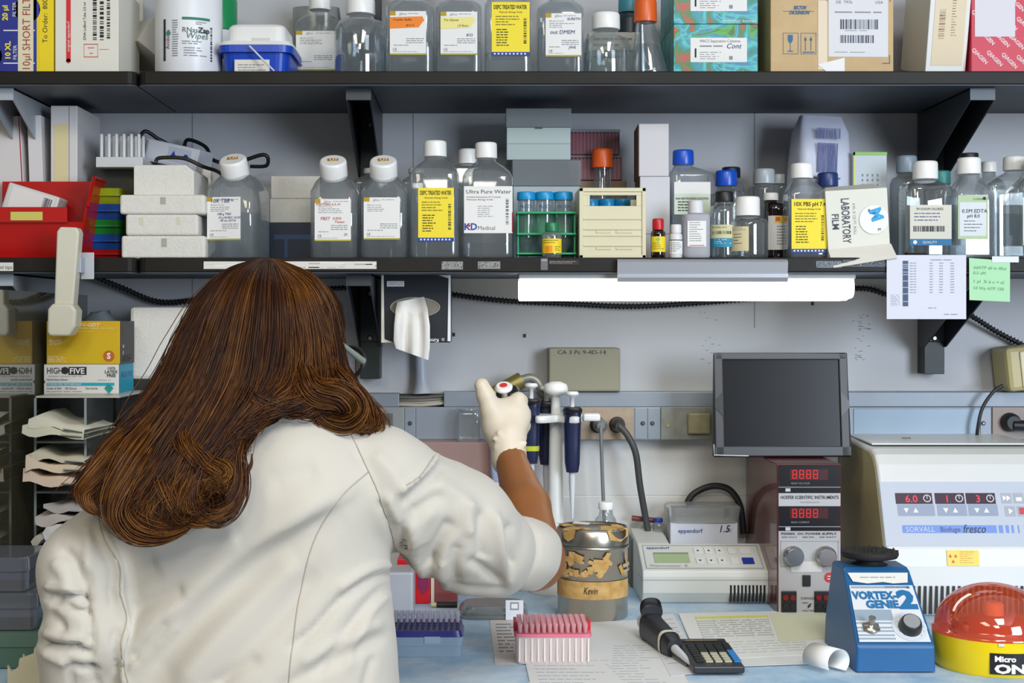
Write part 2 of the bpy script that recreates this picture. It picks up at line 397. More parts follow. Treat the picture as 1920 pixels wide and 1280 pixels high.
# ---------------------------------------------------------------- builders for shelf goods
def carton(name, label, cat, x0, x1, yt, D, dep, zb, m, rz=0, front=None, right=None, left=None, group=None, bevel=.0012, loc=None, h=None, lid=None, parts=None):
    w = W(x1-x0, D); h = h or P(0, yt, D).z-zb
    t = thing(name, label, cat, loc or ((PX(x0, D)+PX(x1, D))/2, D+dep/2, zb), rz, group)
    b = MB(); b.box(-w/2, w/2, -dep/2, dep/2, 0, h if not lid else h*lid[0], m); b.build('body', t, bevel=bevel)
    if lid:
        e = lid[2] if len(lid) > 2 else .001
        b = MB(); b.box(-w/2-e, w/2+e, -dep/2-e, dep/2+e, h*lid[0]+.0004, h, lid[1]); b.build('lid', t, bevel=bevel)
    if front:
        b = MB(); l = Lab(b, flat(-dep/2-.0001), -w/2, w/2, 0, h); front(l); b.build('print', t)
    if right:
        b = MB(); l = Lab(b, flat(-w/2-.0001, Rz(90)), -dep/2, dep/2, 0, h); right(l); b.build('side_print', t)
    if left:
        b = MB(); l = Lab(b, flat(-w/2-.0001, Rz(-90)), -dep/2, dep/2, 0, h); left(l); b.build('side_print', t)
    if parts: parts(t, w, dep, h)
    return t

def cap_mesh(r, h, m, T, ridges=True, n=40, top=None):
    b = MB(); rings = []
    for z, k in ((0, 1), (h*.08, 1.02), (h*.86, 1), (h*.97, .96), (h, .86)):
        rings.append([((r*k*(1+(.018 if (j % 2 and ridges and z < h*.9) else 0)))*math.cos(2*math.pi*j/n), (r*k*(1+(.018 if (j % 2 and ridges and z < h*.9) else 0)))*math.sin(2*math.pi*j/n), z) for j in range(n)])
    b.loft(rings, m, True, T)
    if top: top(b, T, h, r)
    return b
def goldtop(b, T, h, r):
    g = C('#b88a10', .5); b.box(-r*.4, r*.4, -r*.15, r*.3, h, h+.0004, g, T @ Tr(0, 0, 0) @ Rz(8))
    vs, fs = text_mesh('U7', .02); b.add([(v.x*r*.5-r*.25, v.y*r*.5-r*.1, h+.0006) for v in vs], fs, C('#f4efe2', .6), False, T @ Rz(8))

def bottle(label, x0, x1, ysh, ycap, D, zb, cap, m=CLEAR, capm=WHITEP, kind='sq', dep=None, tilt=0, liquid=None, lab=None, rz=0, group=None, name='reagent_bottle', cat='bottle', ridges=True, captop=None, neckm=None, liqm=LIQ, e=7, extra=None):
    """x0..x1 body, ysh shoulder, ycap top of the cap; cap = (x0, x1, height) all in picture units at distance D"""
    w = W(x1-x0, D); dep = dep or w; cx = PX((x0+x1)/2, D)
    t = thing(name, label, cat, (cx, D+dep/2, zb), rz, group)
    zs = P(0, ysh, D).z-zb; zc = P(0, ycap, D).z-zb; ch = W(cap[2], D); cr = W(cap[1]-cap[0], D)/2; nx = PX((cap[0]+cap[1])/2, D)-cx if not rz else 0
    nz = zc-ch; hw, hd = w/2, dep/2; ee = e if kind == 'sq' else 2; b = MB(); rn = cr*.86
    if kind == 'cone':
        prof = [(0, hw*.94, hd*.94, 2), (.003, hw, hd, 2), (.008, hw*.99, hd*.99, 2), (zs, rn*1.03, rn*1.03, 2, nx, 0), (nz, rn, rn, 2, nx, 0)]
    elif tilt:
        a = R(tilt); prof = [(0, hw*.9, hd*.9, ee), (.004, hw, hd, ee), (zs, hw, hd, ee), (zs+.004, hw*.96, hd*.95, ee*.8), (zs+(nz-zs)*.5+.004, hw*.84, hd*.8, 4, 0, -.001)]
        ztop = zs+(nz-zs)*.8+.005; prof += [(ztop, hw*.66, hd*.62, 3, 0, -.003), (ztop+.003, hw*.5, hd*.45, 2.5, 0, -.004)]
    else:
        k = nz-zs
        prof = [(0, hw*.9, hd*.9, ee), (.003, hw*.99, hd*.99, ee), (.006, hw, hd, ee), (zs*.5, hw*.995, hd*.995, ee), (zs-.003, hw, hd, ee), (zs, hw*.98, hd*.98, ee)]
        if kind == 'sq': prof += [(zs+k*.25, hw*.84+.16*rn, hd*.84+.16*rn, 4.5, nx*.2, 0), (zs+k*.55, hw*.5+rn*.5, hd*.5+rn*.5, 3, nx*.5, 0), (zs+k*.82, rn*1.12, rn*1.12, 2, nx, 0)]
        else: prof += [(zs+k*.2, hw*.93, hd*.93, 2), (zs+k*.45, hw*.72+rn*.28, hd*.72+rn*.28, 2), (zs+k*.65, rn*1.15, rn*1.15, 2, nx, 0)]
        prof += [(nz, rn, rn, 2, nx, 0), (nz+ch*.3, rn, rn, 2, nx, 0)]
    b.sq(prof, m, n=32)
    if tilt:
        zt = P(0, ycap, D).z-zb
        T = Tr(nx, -hd*.30, zt-ch*.92) @ Rx(tilt)
        b.lathe([(rn*1.02, -.012), (rn*.96, 0), (rn*.96, ch*.3)], m, T)
    else: T = Tr(nx, 0, nz)
    b.build('body', t)
    if liquid:
        zl = P(0, liquid, D).z-zb; i = .0016; b = MB()
        if kind == 'cone':
            f = max(0, 1-(zl/zs)); r2 = rn+(hw-rn)*f-i*1.5; b.sq([(.002, hw-i*2, hd-i*2, 2), (.008, hw-i, hd-i, 2), (zl, r2, r2, 2, nx*(1-f), 0)], liqm, n=28)
        else:
            pr = [(.002, hw*.9-i, hd*.9-i, ee), (.006, hw-i, hd-i, ee), (min(zl, zs-.002), hw-i, hd-i, ee)]
            b.sq(pr, liqm, n=32)
        b.build('liquid', t)
    cap_mesh(cr, ch, capm, T, ridges, top=captop).build('cap', t)
    if lab:
        for q in (lab if isinstance(lab, list) else [lab]):
            lx0, ly0, lx1, ly1, bg, fn = q
            a0 = PX(lx0, D)-cx; a1 = PX(lx1, D)-cx; z0 = P(0, ly1, D).z-zb; z1 = P(0, ly0, D).z-zb; b = MB()
            if kind == 'sq': mp = flat(-hd-.0003)
            else:
                a0, a1 = [math.asin(max(-.97, min(.97, a/hw)))*hw for a in (a0, a1)]; mp = cylm(hw+.0003)
            l = Lab(b, mp, a0, a1, z0, z1, bg, seed=int(lx0)); fn(l); b.build('label', t)
    if extra: extra(t, w, dep, zs)
    return t

BLUEINK = C('#2b3a78', .7); REDINK = C('#c03a3a', .7)
YEL = C('#f2dc2e', .6); GOLD = C('#b3951a', .6)
def gibco(l, hand=None, tape=None):
    l.rect(0, .0, .16, .1, GOLD); l.rect(0, .965, 1, 1, C('#a9a43a', .6)); l.text('gibco', .26, .085, .055, GREY); l.lines(.5, .95, .05, .09, 1)
    l.text('PBS pH 7.4 (1X)', .1, .2, .035, GREY); l.lines(.1, .8, .23, .36, 3)
    l.lines(.45, .95, .62, .76, 3, None, .4, .1); l.lines(.1, .6, .77, .82, 1); l.text('CE', .08, .9, .055, INK); l.lines(.08, .9, .92, .95, 1)
    if tape: l.poly([(0.0, .14), (.9, .12), (.95, .22), (.9, .25), (.8, .37), (.0, .4)], C(tape[0], .6), 3); l.text(tape[1], .08, .22, .05, INK, k=5, shear=.2); l.text(tape[2], .45, .35, .05, INK, k=5, shear=.2)
    for (s, u, v, h, m) in (hand or []): l.text(s, u, v, h, m, shear=.15, k=4)
def depc(l, ti='DEPC TREATED WATER', fit=.88):
    l.text(ti, .05, .13, .075, C('#1d2416', .7), fit=fit, bold=.02); l.text('Molecular Biology Grade', .5, .2, .03, INK, 'c')
    l.lines(.1, .75, .26, .46, 4, C('#5d5a20', .7), .3); l.lines(.12, .5, .5, .84, 7, C('#4a4718', .7), .4, .3); l.bars(.84, .3, .92, .78, C('#55511a', .7), 26, True)
    l.rect(0, .925, 1, 1, C('#1e3f8e', .6))
    for i in range(9): l.disc(.08+.1*i, .96, .018, PAPER, 3, 8)
def nothing(l): pass

# ---------------------------------------------------------------- goods on the upper shelf
z = ZT
YB = C('#f0d414', .5); NAVY = mat('navy_print', '#1d2f96', .4, noise=.3, nscale=14)
def f(l):
    l.rect(-.0, 0, .755, 1, NAVY); l.disc(.1, .8, .12, C('#3346ae', .4)); l.disc(.62, .3, .14, C('#2a3da6', .4))
    l.text('10 XL', .38, .84, .075, C('#f4e13a', .6), rot=90, bold=.03, k=3); l.text('20 µl', .34, .42, .075, C('#f4e13a', .6), rot=90, bold=.03, k=3)
    l.text('FILTER', .47, .84, .05, PAPER, rot=90, k=3); l.text('FILTER', .46, .38, .05, PAPER, rot=90, k=3)
    for v in (.52, .87): l.rect(.28, v, .73, v+.012, PAPER, 2); l.rect(.66, v-.03, .71, v+.04, C('#cfd4ee', .6), 3)
    l.rect(.79, 0, 1, 1, YB); l.text('To Order:  800', .91, .66, .07, INK, rot=90, k=3)
    l.rect(.49, -.0, .71, 1, C('#e2d8b8', .8), 4); l.text('10µl SHORT FILTER', .665, .96, .11, C('#a8452e', .7), rot=90, k=7, fit=.9)
carton('pipette_tip_box', 'dark blue and yellow filter tip box with handwritten masking tape strip', 'box', -30, 101, -35, 2.235, .2, z, YB, front=f)
def f(l):
    l.rect(.18, 0, .25, .86, C('#d8202c', .5)); l.disc(.215, .85, .025, C('#d8202c', .5)); l.text('original eppendorf', .235, .75, .045, PAPER, rot=90, k=3)
    l.text('DNA LoBind Tube 2.0 ml', .49, .62, .04, INK, rot=90); l.bars(.6, .1, .66, .62, INK, 30, True); l.bars(.71, 0, .77, .62, INK, 30, True); l.bars(.82, .12, .87, .62, INK, 26, True)
    for a in ((.46, .66, .68, .67), (.46, .8, .68, .81), (.46, .66, .465, .81), (.675, .66, .68, .81), (.52, .7, .62, .71), (.55, .76, .6, .77), (.7, .72, .85, .725)): l.rect(*a, C('#d07060', .6))
carton('tube_box', 'white cardboard tube box with vertical red stripe and barcodes', 'box', 103, 222, -30, 2.232, .14, z, C('#e4e0d2', .6), front=f)
b = thing('tube_carton', 'white cardboard carton tipped over behind the red striped tube box', 'box', P(262, 100, 2.37)+Vector((0, .02, .0)), (0, 0, 38))
mb = MB(); mb.box(-.035, .035, -.045, .045, -.0, .05, C('#dcd9d2', .6), Tr(0, 0, .034) @ Ry(33)); o = mb.build('body', b, bevel=.001); b.location.z = ZT+.0188
carton('reagent_carton', 'plain white carton standing at the back beside the white wipes tub', 'box', 205, 262, -10, 2.43, .05, z, C('#d5d4d0', .6), rz=12)
# wipes tub
D = 2.235; r = W(127, D)/2
t = thing('wipes_tub', 'round white wipes tub with green printed label and black side bar', 'tub', (PX(341.5, D), D+r, z))
b = MB(); b.lathe([(r*.97, 0), (r, .004), (r, .135), (r*.97, .14)], C('#e6e8ea', .35), n=48); b.build('body', t)
b = MB(); b.lathe([(r*1.02, .1405), (r*1.02, .158), (r*.96, .163)], C('#eeeeec', .35), n=48); b.build('lid', t)
b = MB(); l = Lab(b, cylm(r+.0004), -r*1.25, r*1.25, .018, .128)
GR = C('#2f7f62', .6)
l.rect(.5, .36, .84, .395, GR); l.lines(.66, .8, .42, .47, 2); l.text('RNase', .50, .57, .07, C('#5c6a66', .6)); l.text('Zap', .69, .57, .075, C('#22362f', .6), bold=.03); l.text('Wipes', .54, .655, .085, C('#5c7a70', .6), shear=.2)
l.lines(.5, .8, .69, .75, 2); l.lines(.52, .8, .78, .92, 4, None, .3); l.bars(.85, .48, .875, .95, INK, 30, True)
l.rect(.255, .38, .285, .96, C('#1f2a2b', .6)); l.text('Ambion', .345, .8, .05, C('#8a4a4a', .6), rot=90); l.disc(.33, .58, .035, C('#3c8a70', .6), 3); l.lines(.38, .46, .4, .92, 16, None, .4, .2)
b.build('label', t)
D = 2.38; r = .032
t = thing('screw_cap_tub', 'small white tub with a dark green lid behind the wipes tub', 'tub', (PX(400, D), D+r, z)); b = MB(); b.lathe([(r, 0), (r, .095), (r*.95, .1)], C('#dfe2e4', .35)); b.build('body', t)
b = MB(); b.lathe([(r*1.04, .1005), (r*1.04, .15), (r, .153)], C('#0e8a4f', .35), n=40); b.build('lid', t)
# blue box with white lid
D = 2.235; w = W(143, D)
t = thing('ice_bucket', 'rectangular blue bucket with a raised white lid and a paper label', 'bucket', (PX(476, D), D+.075, z))
BLU = C('#1345b8', .35)
b = MB(); b.sq([(0, w*.42, .062, 6), (.005, w*.43, .064, 6), (.035, w*.455, .069, 6), (.0352, w*.495, .075, 7), (.046, w*.5, .075, 7)], BLU, n=40, smooth=False); b.build('body', t)
b = MB(); b.sq([(.0465, w*.5, .074, 7), (.053, w*.48, .07, 7), (.054, w*.4, .055, 7), (.078, w*.385, .052, 7), (.082, w*.36, .048, 6)], C('#e4e4e0', .35), n=40, smooth=False); b.box(-.006, .022, -.0555, -.05, .055, .06, C('#c9cac6', .4)); b.build('lid', t)
b = MB(); l = Lab(b, flat(-.0705), -w*.26, w*.2, .0, .024, C('#e2ddd2', .7)); l.lines(.1, .9, .3, .8, 3); b.build('label', t)
a, c = P(466, 84, 2.218), P(514, 131, 2.212); a.y = 2.228; c.z = z+.002; b = MB(); b.tube([a, c], .0014, C('#d9dadb', .4)); tag(b.build('plastic_stick'), 'thin white stick leaning against the blue bucket', 'stick')
# upper shelf bottles
BK = clear('clear_plastic_dim', '#dde1e0', .06, .05, .14)
bottle('square clear bottle with white label half hidden behind the big jar, beside the blue bucket', 552, 640, 40, -20, 2.36, z, (575, 615, 30), m=BK, lab=(555, 58, 630, 132, PAPER, lambda l: gibco(l)), liquid=95)
bottle('wide clear square bottle standing behind the large round jar', 640, 722, 60, -10, 2.36, z, (660, 700, 30), m=BK, liquid=70)
bottle('large round clear jar with white cap, tallest and plainest of the upper bottles', 622, 722, 45, -15, 2.235, z, (645, 697, 32), kind='rd', m=GLASS, liquid=60)
G1 = [('500 mL', .3, .56, .07, GREY)]
bottle('square clear bottle with white label and an orange tape strip', 722, 812, 8, -50, 2.235, z, (740, 792, 38), liquid=76, lab=(731, 21, 799, 103, PAPER, lambda l: gibco(l, None, ('#f08418', 'Transfer Buffer', '8.9.13'))))
bottle('square clear bottle with white label and a pale yellow tape strip', 817, 903, 8, -50, 2.235, z, (835, 885, 38), liquid=76, lab=(826, 22, 895, 103, PAPER, lambda l: gibco(l, [('8/22', .7, .57, .06, BLUEINK)], ('#ece08a', 'Tris Glycine', '1X Runn'))))
bottle('square clear bottle with yellow treated water label on the upper shelf', 909, 997, 2, -60, 2.235, z, (930, 975, 32), liquid=98, lab=(922, 4, 993, 105, YEL, depc))
bottle('square clear bottle with handwritten white label beside the small round glass bottle', 1008, 1096, 12, -50, 2.235, z, (1030, 1080, 38), liquid=50, lab=(1023, 25, 1090, 106, PAPER, lambda l: gibco(l, [('SURETH', .6, .16, .06, BLUEINK), ('out DMEM', .12, .48, .09, BLUEINK), ('JWR', .65, .82, .06, BLUEINK)])))
bottle('small round glass bottle with a white cap and clear liquid on the upper shelf', 1095, 1186, 75, 16, 2.23, z, (1114, 1166, 31), kind='rd', m=GLASS, liquid=92)
bottle('conical glass flask with an orange screw cap on the upper shelf', 1186, 1256, 40, -8, 2.23, z, (1193, 1235, 43), kind='cone', m=GLASS, capm=C('#dd5f1e', .35), liquid=78, name='conical_flask', cat='flask')
bottle('teal lidded jar standing in the dark behind the orange capped flask', 1160, 1205, 30, -10, 2.4, z, (1162, 1203, 30), kind='rd', m=C('#20323c', .4), capm=C('#3f93a5', .4), name='storage_jar', cat='jar')
carton('reagent_carton', 'small white carton behind the round glass bottle with white cap', 'box', 1103, 1200, 60, 2.4, .06, z, C('#c7c7ba', .6), front=lambda l: l.lines(.1, .9, .1, .5, 4))
# colourful kit boxes: abstract blots
def kitmat():
    m = bpy.data.materials.new('kit_print'); m.use_nodes = True; nt = m.node_tree; bs = nt.nodes['Principled BSDF']; bs.inputs['Roughness'].default_value = .35
    tc = nt.nodes.new('ShaderNodeTexCoord'); n = nt.nodes.new('ShaderNodeTexNoise'); n.inputs['Scale'].default_value = 22; n.inputs['Detail'].default_value = 2.5; n.inputs['Distortion'].default_value = 1.4
    r = nt.nodes.new('ShaderNodeValToRGB'); nt.links.new(tc.outputs['Object'], n.inputs['Vector']); nt.links.new(n.outputs['Fac'], r.inputs[0]); nt.links.new(r.outputs[0], bs.inputs['Base Color'])
    cs = [(.0, '#5a2d7a'), (.3, '#c9283f'), (.37, '#2e7f3a'), (.43, '#1f8f9f'), (.5, '#4cc0b8'), (.57, '#2a7fae'), (.63, '#4fae3a'), (.68, '#2e6a3a'), (.74, '#d83050')]
    el = r.color_ramp.elements; el[0].position = 0; el[0].color = lin(cs[0][1])+[1]; el[1].position = cs[-1][0]; el[1].color = lin(cs[-1][1])+[1]
    for p, c in cs[1:-1]: e = el.new(p); e.color = lin(c)+[1]
    return m
KIT = kitmat()
def kit(l):
    l._grid(.2, .27, .87, .75, PAPER, 0, .0004); l.rect(.25, .48, .27, .66, INK, 2); l.text('MACS Separation Columns', .31, .36, .055, GREY, fit=.48, k=3); l.lines(.31, .6, .42, .5, 1); l.lines(.31, .6, .55, .72, 4, None, .3); l.text('Cont', .62, .48, .1, BLUEINK, shear=.3, k=3)
    l.rect(.66, .63, .7, .7, GREY, 3); l.text('miltenyi biotec', .58, .97, .06, PAPER, fit=.4)
hb = W(95, 2.235)
carton('reagent_kit_box', 'lower of two multicoloured kit boxes with a white label', 'box', 1263, 1421, 38, 2.235, .16, z, KIT, front=kit, h=hb, bevel=.0008)
carton('reagent_kit_box', 'upper of two multicoloured kit boxes, cut by the picture top', 'box', 1263, 1421, -60, 2.235, .16, z+hb+.0005, KIT, front=kit, h=hb, bevel=.0008)
CARD = mat('cardboard', '#cdb083', .8, noise=.1, nscale=40); CB = C('#3c6c94', .7)
def f(l):
    l.text('BECTON', .185, .34, .035, CB, fit=.1, shear=.3, bold=.04); l.text('DICKINSON', .15, .39, .035, CB, fit=.16, shear=.3, bold=.04); l.rect(.1, .36, .35, .364, CB); 
    for u in (.1, .245):
        for a in ((u, .58, u+.125, .584), (u, .79, u+.125, .794), (u, .58, u+.003, .794), (u+.122, .58, u+.125, .794)): l.rect(*a, CB)
    l.poly([(.14, .6), (.18, .6), (.18, .65), (.17, .68), (.15, .68), (.14, .65)], CB); l.rect(.158, .68, .162, .76, CB); l.rect(.14, .76, .18, .77, CB)
    for u in (.28, .325): l.rect(u, .64, u+.005, .76, CB); l.poly([(u-.01, .655), (u+.0025, .615), (u+.015, .655)], CB)
    l.rect(.26, .77, .355, .78, CB)
    l.rect(.385, .25, .46, .95, C('#dcc9ac', .35), 1); l._grid(.47, .2, .955, .82, C('#d9d9db', .6), 0, .0005)
    l.text('DE  T976', .53, .28, .03, GREY, k=4); l.text('USA', .85, .28, .03, GREY, k=4); l.lines(.52, .93, .36, .4, 1, k if False else None); l.rect(.56, .0, .561, .001, GREY)
    l.bars(.565, .44, .875, .54, C('#4b5060', .7), 34); l.bars(.565, .6, .84, .68, C('#4b5060', .7), 34); l.lines(.6, .8, .55, .57, 1); l.lines(.52, .92, .77, .79, 1)
    for a in ((.455, .16, .5, .168), (.455, .16, .46, .26), (.93, .16, .975, .168), (.97, .16, .975, .26), (.91, .88, .97, .888), (.965, .8, .97, .888)): l.rect(*a, CB)
    l.poly([(.38, .9), (.6, .83), (.6, .98), (.46, .98)], C('#e3e2de', .4), 4)
carton('cardboard_box', 'brown cardboard shipping box with fragile pictogram and white barcode label', 'box', 1441, 1673, -45, 2.232, .2, z, CARD, rz=1.5, front=f)
t = thing('reagent_carton', 'white and peach carton tilted up between the cardboard box and the red box', 'box', (PX(1770, 2.25), 2.31, z+.0165), (13, 0, 2))
b = MB(); w = W(76, 2.25); b.box(-w/2, w/2, -.06, .06, 0, .14, C('#e2e4e0', .5)); b.build('body', t, bevel=.001)
b = MB(); l = Lab(b, flat(-.0601), -w/2, w/2, 0, .14); l.rect(.12, 0, .9, .9, C('#e3d3b4', .6)); l.bars(.25, .3, .4, .62, C('#c9a58a', .6), 22, True); l.lines(.55, .7, .2, .6, 14, C('#c4b394', .6)); b.build('print', t)
b = MB(); l = Lab(b, flat(.0001, Rx(90)), -w/2, w/2, -.06, .06); l.poly([(.5, 0), (.75, 0), (.6, 1), (.35, 1)], C('#b33a32', .5)); b.build('stripe', t)
RED = C('#c81f3c', .45)
def f(l):
    for i in range(7):
        for j in range(6):
            u = .0+i*.17+(j % 2)*.08; v = .1+j*.17+i*.02
            if u < .8 and v < 1: 
                T = math.radians(-45); vs, fs = text_mesh('QIAGEN', .03); sc = l.w*.062
                A = [l.mp(l.x0+l.w*u+(p.x*math.cos(T)-p.y*math.sin(T))*sc, l.z1-l.h*v+(p.x*math.sin(T)+p.y*math.cos(T))*sc, .0004) for p in vs]
                if min(a.z for a in A) > 0 and max(a.x for a in A) < l.x1: l.mb.add(A, fs, C('#eccfd2', .6))
    l._grid(.04, 0, .5, .66, C('#d8d4da', .6), 0, .0007); l.lines(.07, .48, .02, .62, 16, GREY, .3, .1)
carton('kit_box', 'crimson kit box with repeated white diagonal lettering at the upper right', 'box', 1821, 1985, -70, 2.235, .16, z, RED, front=f)
t = thing('plastic_bag', 'crumpled clear plastic bag on the upper shelf behind the square bottles', 'bag', (PX(592, 2.455), 2.46, z)); b = MB(); rn = random.Random(3)
rings = [[((.045+.006*rn.random())*math.cos(a*.5236)*(1-.2*k/5), (.014+.006*rn.random())*math.sin(a*.5236), k*.03) for a in range(12)] for k in range(6)]
b.loft(rings, clear('bag_film', '#cfd0c8', .12, .15, .3), True); b.build('film', t)
for px, h in ((770, .16), (860, .15), (1050, .15)):
    bottle('dim clear bottle in the back row of the upper shelf', px-38, px+38, 20, -40, 2.38, z, (px-20, px+20, 30), m=BK, group='back row of upper shelf bottles')

# ---------------------------------------------------------------- goods on the middle shelf
z = ZM
CREAM = C('#d9d3c4', .6); FOAM = mat('polystyrene', '#dedbd2', .85, noise=.06, nscale=120, bump=.5, bscale=350)
def sl(x0, x1, yt, D, dep, lean, label, m, name='document_folder', cat='folder', front=None, zz=0):
    w = W(x1-x0, D); h = P(0, yt, D).z-z-zz; t = thing(name, label, cat, (PX((x0+x1)/2, D), D+dep/2, z+zz), (0, lean, 0))
    b = MB(); b.box(-w/2, w/2, -dep/2, dep/2, 0, h, m); b.build('body', t, bevel=.0008)
    if front: b = MB(); l = Lab(b, flat(-dep/2-.0001), -w/2, w/2, 0, h); front(l); b.build('print', t)
    return t
sl(-60, -38, 200, 2.35, .09, 8, 'dark grey folder leaning at the far left edge of the middle shelf', C('#59595a', .6))
sl(2, 52, 218, 2.335, .1, -3, 'white carton with a red edge line left of the tall white binder box', C('#d8d4d2', .6), 'reagent_carton', 'box', lambda l: (l.rect(.93, 0, .97, 1, C('#b03048', .6)), l.text('M189', .5, .62, .08, INK, rot=90)))
sl(60, 86, 216, 2.335, .1, -2, 'narrow pale carton squeezed beside the tall white binder box', C('#d8d6d6', .6), 'reagent_carton', 'box')
carton('binder_box', 'tall white binder box with a yellowed paper strip on its spine', 'box', 95, 145, 198, 2.332, .14, z, C('#d4d2d2', .5), front=lambda l: (l.rect(.14, .12, .66, .98, C('#dccf9f', .8)), l.rect(.69, 0, .71, 1, GREY)))
# red bin
RB = C('#b3120e', .3)
D = 2.215; x0, x1 = PX(-60, D), PX(163, D); cx = (x0+x1)/2; zz = lambda py: P(0, py, D).z-z
def binshape(name, label, x0, x1, yl, yb, tape=True):
    cx = (x0+x1)/2; t = thing(name, label, 'bin', (cx, D+.055, z)); hw = (x1-x0)/2; hl = zz(yl); hb = zz(yb); y0 = -.055
    b = MB(); bw = hw*.8
    b.add([(-bw, y0+.02, 0), (bw, y0+.02, 0), (hw-.007, y0+.006, hl-.022), (-hw+.007, y0+.006, hl-.022)], [(0, 1, 2, 3)], RB)
    b.box(-hw, hw-.03, y0, y0+.004, hl-.023, hl, RB); b.box(-bw, bw, y0+.02, .053, 0, .003, RB)
    for s in (-1, 1):
        A = [(s*bw, y0+.02, 0), (s*bw, .050, 0), (s*hw, .053, hb), (s*hw, y0+.04, hb), (s*hw, y0+.002, hl)]
        b.add(A+[(x-s*.0025, y, q) for x, y, q in A], [(0, 1, 2, 3, 4), (9, 8, 7, 6, 5)]+[(i, (i+1) % 5, (i+1) % 5+5, i+5) for i in range(5)], RB)
        b.tube([(s*hw, y0+.002, hl), (s*hw, y0+.04, hb), (s*hw, .053, hb)], .0028, RB)
    b.box(-bw, bw, .049, .053, 0, hb, RB); b.build('body', t)
    if tape: b = MB(); l = Lab(b, flat(y0-.0004), PX(20, D)-cx, PX(80, D)-cx, zz(413), zz(397), C('#c8bd5e', .7)); b.build('tape', t)
binshape('storage_bin', 'red open plastic bin with a yellow tape strip on its lip', x0, x1, 388, 328)
t = thing('slide_case', 'clear plastic case of white printed cards leaning in the red bin', 'case', P(52, 392, 2.265), (0, 17, 4)); b = MB(); t.location.z = z+.035
b.box(-.044, .036, -.03, .03, .0, .072, C('#c9c7c3', .4)); b.build('body', t, bevel=.003)
b = MB(); l = Lab(b, flat(-.0302), -.036, .03, .004, .068, C('#d8d4d0', .6)); l.bars(.75, .05, .95, .35, INK, 16); [l.text('SLIDES', u, .95, .04, GREY, rot=90) for u in (.12, .35, .6)]; b.build('label', t)
# stacked colour racks
cols = [('#8fa00c', 345, 375, 'lime green', 'top'), ('#0b4fa8', 375, 404, 'blue', 'second from the top'), ('#07852f', 404, 432, 'green', 'middle'), ('#0a4a9c', 432, 460, 'darker blue', 'fourth from the top'), ('#a80e18', 460, 481, 'red', 'bottom')]
D = 2.3; zc = z; items = []
hh = [P(0, a, D).z-P(0, b_, D).z for _, a, b_, _, _ in cols]
for (cc, a, b_, nm, pos), h in list(zip(cols, hh))[::-1]:
    w = W(64, D)/2; t = thing('tube_rack', nm+' plastic tube rack, '+pos+' of the stack of coloured racks', 'rack', (PX(196, D), D+.06, zc), group='stacked coloured tube racks')
    m = C(cc, .3); b = MB(); h2 = h-.0006; b.sq([(0, w*.9, .053, 9), (h2*.5, w*.93, .055, 9), (h2*.5+.0001, w, .06, 9), (h2*.62, w, .06, 9), (h2*.63, w*.95, .057, 9), (h2, w*.97, .058, 9)], m, n=40, smooth=False); b.build('body', t)
    if pos == 'top':
        b = MB(); [b.lathe([(.0035, h2), (.0035, h2+.0006)], BLACK, Tr(x, y, 0), n=10) for x in (-.015, -.005, .005, .015) for y in (-.04, -.028, -.016, -.004)]; b.build('hole', t)
    zc += h
# drying peg rack on a dark box
D = 2.36; h = P(0, 318, D).z-z
carton('storage_box', 'dark grey storage box at the back carrying the white peg rack', 'box', 178, 300, 318, D, .12, z, C('#33352f', .6))
z2 = z+h+.0003; t = thing('peg_rack', 'white rack of upright pegs at the back left of the middle shelf', 'rack', (PX(222, 2.32), 2.385, z2), 0)
b = MB(); w = W(88, 2.32)/2; b.box(-w, w, -.06, .06, 0, .0165, C('#ccd0cf', .4)); b.build('base', t, bevel=.001)
for i in range(6):
    for j in range(4):
        b = MB(); b.lathe([(.003, .0168), (.0028, .052), (.002, .054)], C('#ccd0d2', .35), Tr(-w*.82+i*w*.32, -.05+j*.03, 0), n=10); b.build('peg', t)
t = thing('power_adapter_unit', 'grey white powered device with blue icons tilted on top of the foam box', 'device', (PX(322, 2.36), 2.4, P(0, 309, 2.36).z+.0), (0, 13, -12))
b = MB(); b.box(-.046, .046, -.03, .03, .0, .036, C('#b9bdc6', .4)); b.build('body', t, bevel=.002)
b = MB(); l = Lab(b, flat(-.0302), -.042, .042, .004, .034, C('#c2c7d0', .4)); l.rect(.42, .1, .9, .9, C('#aab2c4', .5)); l.poly([(.48, .62), (.54, .3), (.6, .62)], C('#22389a', .5), 3); l.disc(.8, .5, .14, C('#22389a', .5), 3); [l.disc(u, .55, .03, C('#22389a', .5), 3) for u in (.64, .68, .72)]; b.build('label', t)
carton('foam_box', 'white foam block at the back under the grey powered device', 'box', 290, 395, 312, 2.39, .08, z, FOAM)
def cable(pts, r, col, label, name='cable', n=8):
    b = MB(); b.tube(curve_pts(pts, n), r, C(col, .45)); return tag(b.build(name), label, 'cable')
cable([P(258, 266, 2.44), P(272, 246, 2.45), P(300, 262, 2.46), P(340, 280, 2.47), P(352, 262, 2.46), P(385, 275, 2.45), P(400, 300, 2.43), P(440, 305, 2.42), P(495, 290, 2.41), P(500, 310, 2.42), P(470, 312, 2.43)], .0032, '#17171a', 'black coiled power cable looping behind the bottle with the slanted cap')
cable([P(292, 304, 2.30), P(300, 296, 2.3), P(345, 297, 2.3), P(380, 312, 2.31), P(405, 320, 2.34), P(420, 330, 2.38)], .003, '#1c1a10', 'black cable draped over the white foam box top')
